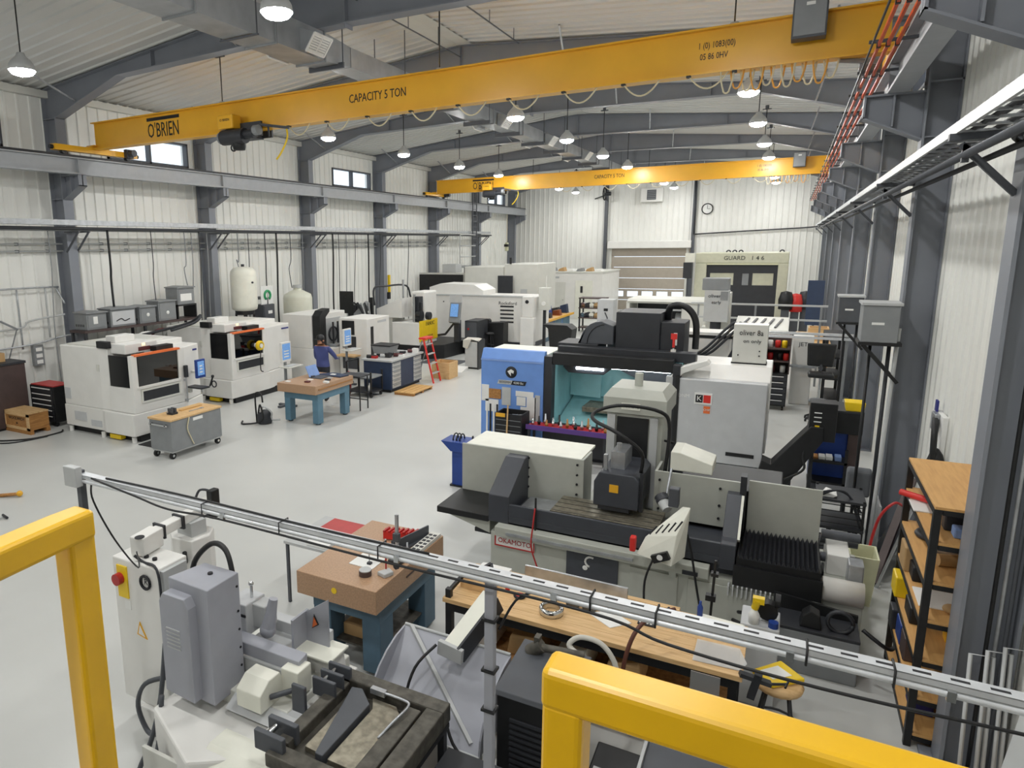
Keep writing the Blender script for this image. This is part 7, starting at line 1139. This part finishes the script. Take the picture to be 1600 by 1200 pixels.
t = stool(.16, 5.55, .62, 'round wooden stool with a yellow pouch beside the workbench', 'wood', 'charcoal', .17)
t = thing('yellow_pouch', 'yellow and white flat pouch lying on the wooden stool', 'pouch', (.14, 5.55, .625)); part(t, 'pouch', G().prism([(-.03, 5.52), (.12, 5.38), (.34, 5.58), (.17, 5.76)], 'z', .627, .665), 'yellow', .012); part(t, 'print', G().prism([(.03, 5.53), (.12, 5.45), (.25, 5.57), (.15, 5.66)], 'z', .665, .668), 'paper')

# ------------------------------------------------------------------ wooden shelf rack on the right
t = thing('shelf_rack', 'black steel rack with plywood shelves against the near right wall', 'shelf rack', (1.3, 6.7, 0))
ZS = (.1, .42, .75, 1.08, 1.4, 1.72, 2.0)
for x in (1.1, 1.55):
    for y in (6.12, 7.42): part(t, 'upright', G().box(x-.025, x+.025, y-.025, y+.025, 0, 2.0), 'black')
for z in ZS:
    s_ = part(t, 'shelf', G().box(1.08, 1.575, 6.1, 7.445, z, z+.022), 'shelfply', .002); part(s_, 'shelf_rail', G().box(1.075, 1.1, 6.15, 7.39, z-.04, z), 'black'); part(s_, 'shelf_rail', G().box(1.13, 1.52, 6.1, 6.125, z-.04, z), 'black')
items = [(1.2, 6.9, 1.742, 'paper', 'white envelope', (.2, .25, .012)), (1.3, 6.45, 1.742, 'charcoal', 'dark gauge', (.12, .1, .08)), (1.35, 6.3, 1.742, 'rag', 'pink and blue pouch', (.14, .1, .05)), (1.2, 7.1, 1.102, 'cardboard', 'cardboard box', (.18, .22, .14)), (1.22, 6.9, 1.102, 'black', 'black case', (.14, .2, .08)), (1.3, 6.5, 1.102, 'paper', 'white folder', (.3, .3, .01)), (1.15, 7.25, .772, 'yellow', 'yellow bin', (.12, .2, .12)), (1.25, 6.8, .772, 'black', 'black drill case', (.2, .25, .09)), (1.16, 7.25, .442, 'charcoal', 'charcoal bin', (.13, .16, .12)), (1.2, 7.0, .442, 'blue_deep', 'blue bin', (.14, .22, .12)), (1.22, 6.72, .442, 'brown', 'brown box', (.18, .18, .13)), (1.25, 6.5, .122, 'inkblue', 'navy carton with white labels', (.14, .2, .2)), (1.25, 7.0, .122, 'charcoal', 'black tool', (.16, .12, .06)), (1.45, 6.5, .772, 'crane', 'orange tool', (.18, .1, .06)), (1.4, 6.45, .442, 'cardboard', 'tan box', (.2, .2, .18))]
zn = {1.742: 'second highest', 1.422: 'third highest', 1.102: 'middle', .772: 'third lowest', .442: 'second lowest', .122: 'lowest'}
for x, y, z, m, n, d in items:
    d = (d[0]*1.15, d[1]*1.15, d[2] if d[2] < .03 else min(.24, d[2]*1.6)); x -= .03
    single('rack_item', '%s on the %s plywood shelf' % (n, zn[z]), 'stored item', G().cb((x, y, z+d[2]/2), d), m, (x, y, z), min(.012, d[2]*.2))
t = thing('round_tin', 'shallow metal tins and coiled rings on the third highest plywood shelf', 'tins', (1.3, 6.9, 1.422)); part(t, 'ring', G().tube(arc((1.28, 7.05, 1.45), .13, 0, 360, 20, 'xy'), .025), 'charcoal'); part(t, 'tin', G().lathe([(.001, 0), (.12, 0), (.13, .06), (.12, .06), (.11, .01), (.001, .01)], (1.32, 6.8, 1.422), 18), 'galv'); part(t, 'tool_roll', G().cyl((1.2, 6.45, 1.47), (1.4, 6.5, 1.47), .05, n=12), 'cardboard')
single('red_rod', 'bright red rod poking out over the second highest shelf', 'rod', G().cyl((1.0, 7.1, 1.79), (1.5, 6.75, 1.78), .028, n=10), 'redbright', (1.2, 6.95, 1.75)); t = thing('spare_part', 'brown leather and steel parts heap on the middle shelf front', 'parts', (1.35, 6.3, 1.102)); part(t, 'heap', G().sphere((1.3, 6.3, 1.14), .06, 8, .6), 'cardboard'); part(t, 'steel_link', G().tube(arc((1.42, 6.35, 1.13), .06, 0, 360, 12, 'xy'), .02), 'charcoal')
t = thing('steel_channels', 'pale steel channel frames leaning in the corner by the near column', 'channels', (1.5, 5.6, 0))
for k in range(3): part(t, 'channel', G().tube([(1.3+.09*k, 5.45, 0), (1.32+.09*k, 5.72, 1.1+.05*k), (1.45+.09*k, 5.74, 1.1+.05*k), (1.43+.09*k, 5.47, 0)], .014), 'lightgrey')
t = thing('leaning_plank', 'pale steel plank leaning low against the near right wall', 'plank', (1.4, 4.3, 0)); part(t, 'plank', G().bar((1.0, 4.0, .05), (1.5, 4.8, 1.9), .1, .03), 'lightgrey'); t = thing('floor_block', 'wooden block on the floor by the near right wall', 'block', (1.2, 5.1, 0)); part(t, 'block', G().box(1.0, 1.5, 4.9, 5.3, 0, .18), 'shelfply', .006)

# ------------------------------------------------------------------ overhead strut with post
t = thing('cable_strut', 'slotted galvanised strut on a grey post crossing above the foreground benches', 'cable strut', (-1.05, 2.56, 0))
part(t, 'channel', G().box(-3.86, 1.24, 2.53, 2.534, 2.578, 2.60).box(-3.86, 1.24, 2.576, 2.58, 2.578, 2.60).box(-3.86, 1.24, 2.53, 2.58, 2.598, 2.602), 'galvtray'); part(t, 'lower_pipe', G().cyl((-3.8, 2.53, 2.562), (1.24, 2.53, 2.562), .011, n=10), 'galvtray'); part(t, 'lower_pipe', G().cyl((-3.5, 2.572, 2.56), (1.24, 2.572, 2.56), .008, n=10), 'lightgrey')
parts(t, 'slot', [(-1.35+.1*k, -1.30+.1*k, 2.548, 2.562, 2.602, 2.6025) for k in range(25)], 'ink')
part(t, 'post', G().box(-1.075, -1.03, 2.56, 2.60, 0, 2.56), 'fggrey', .004); part(t, 'post', G().box(-3.88, -3.84, 2.535, 2.575, 0, 2.62), 'darkgrey'); part(t, 'end_box', G().box(-3.92, -3.8, 2.48, 2.53, 2.53, 2.66), 'lightgrey', .006); parts(t, 'post_foot', [(x-.08, x+.08, 2.48, 2.66, 0, .015) for x in (-1.05, -3.86)], 'darkgrey'); part(t, 'wall_plate', G().box(1.24, 1.25, 2.5, 2.62, 2.5, 2.65), 'galv')
parts(t, 'cable_tie', [G().tube([(x, 2.515, 2.545), (x, 2.515, 2.606), (x, 2.59, 2.606), (x, 2.59, 2.545)], .004, 4) for x in (-2.75, -2.2, -1.6, -.6, -.35, .15, .4)], 'black'); parts(t, 'pipe_clip', [(x-.012, x+.012, 2.512, 2.53, 2.545, 2.58) for x in (-2.6, -1.5, -.75, .1, .55)], 'chrome'); parts(t, 'post_band', [(-1.085, -1.02, 2.55, 2.61, z, z+.012) for z in (2.35, 2.1, 1.9)], 'black')
tubes(t, 'cable', [spline([(-3.7, 2.52, 2.6), (-3.3, 2.51, 2.56), (-3.0, 2.5, 2.535), (-2.6, 2.515, 2.545), (-1.6, 2.51, 2.54), (-.6, 2.51, 2.545), (-.3, 2.5, 2.50), (.2, 2.49, 2.49), (.8, 2.5, 2.51), (1.2, 2.5, 2.52)], 6), spline([(-3.6, 2.55, 2.608), (-2.9, 2.56, 2.61), (-2.0, 2.55, 2.608), (-1.35, 2.56, 2.607)], 4), spline([(-3.75, 2.55, 2.55), (-3.82, 2.6, 2.4), (-3.78, 2.7, 2.1), (-4.1, 3.1, 1.65), (-4.5, 3.4, 1.56)], 6), spline([(-1.02, 2.6, 2.3), (-.95, 2.62, 2.45), (-.85, 2.6, 2.53)], 4)], .006, 'black')

# ------------------------------------------------------------------ mezzanine deck and yellow guard rails
struct('floor_mezzanine', G().box(-1.62, XR-.05, Y0+.1, 1.02, 2.12, 2.26), 'steel_dark')
def rbox(t, name, g): o = part(t, name, g, 'rail_yellow'); bevel(o, .012, 3); return o
t = thing('guard_rail', 'thick yellow tube guard rail across the lower right in front of the camera', 'guard rail', (.5, .97, 2.26)); rbox(t, 'post', G().box(-.295, -.228, .936, 1.004, 2.27, 3.285)); rbox(t, 'top_rail', G().box(-.297, 1.2, .935, 1.005, 3.27, 3.34)); rbox(t, 'post', G().box(1.2, 1.27, .935, 1.005, 2.27, 3.34)); rbox(t, 'mid_rail', G().box(-.228, 1.2, .945, .995, 2.6, 2.66)); parts(t, 'base_plate', [(x-.07, x+.07, .9, 1.02, 2.26, 2.272) for x in (-.26, 1.235)], 'rail_yellow')
t = thing('guard_rail', 'yellow tube guard rail corner at the left edge before the camera', 'guard rail', (-1.5, .6, 2.26)); rbox(t, 'post', G().box(-1.574, -1.501, .946, 1.02, 2.27, 3.29)); rbox(t, 'top_rail', G().prism([(-1.576, 1.022), (-1.499, 1.022), (-1.495, .945), (-1.36, -.4), (-1.44, -.4), (-1.576, .945)], 'z', 3.275, 3.35)); rbox(t, 'post', G().box(-1.44, -1.36, -.47, -.4, 2.27, 3.35)); rbox(t, 'mid_rail', G().prism([(-1.565, .945), (-1.51, .945), (-1.37, -.4), (-1.43, -.4)], 'z', 2.5, 2.56)); parts(t, 'base_plate', [(-1.61, -1.46, .91, 1.02, 2.26, 2.272), (-1.48, -1.32, -.5, -.36, 2.26, 2.272)], 'rail_yellow')
# small litter on the floor at the left edge
t = thing('floor_tool', 'small yellow handled tool on the bare floor at the left', 'tool', (-10.9, 5.9, 0)); part(t, 'handle', G().cyl((-11.1, 5.9, .03), (-10.85, 6.05, .05), .03, n=8), 'crate'); part(t, 'head', G().sphere((-10.82, 6.06, .06), .05, 8), 'crane'); part(t, 'clip', G().tube(arc((-11.0, 5.7, .03), .07, 0, 270, 8, 'xy'), .015), 'black')
t = thing('floor_clip', 'small grey clip with black tip on the bare floor at the left', 'clip', (-10.2, 5.35, 0)); part(t, 'arm', G().cyl((-10.4, 5.25, .02), (-10.1, 5.35, .04), .018, n=6), 'lightgrey'); part(t, 'tip', G().cyl((-10.25, 5.45, .02), (-10.05, 5.4, .03), .02, n=6), 'charcoal')
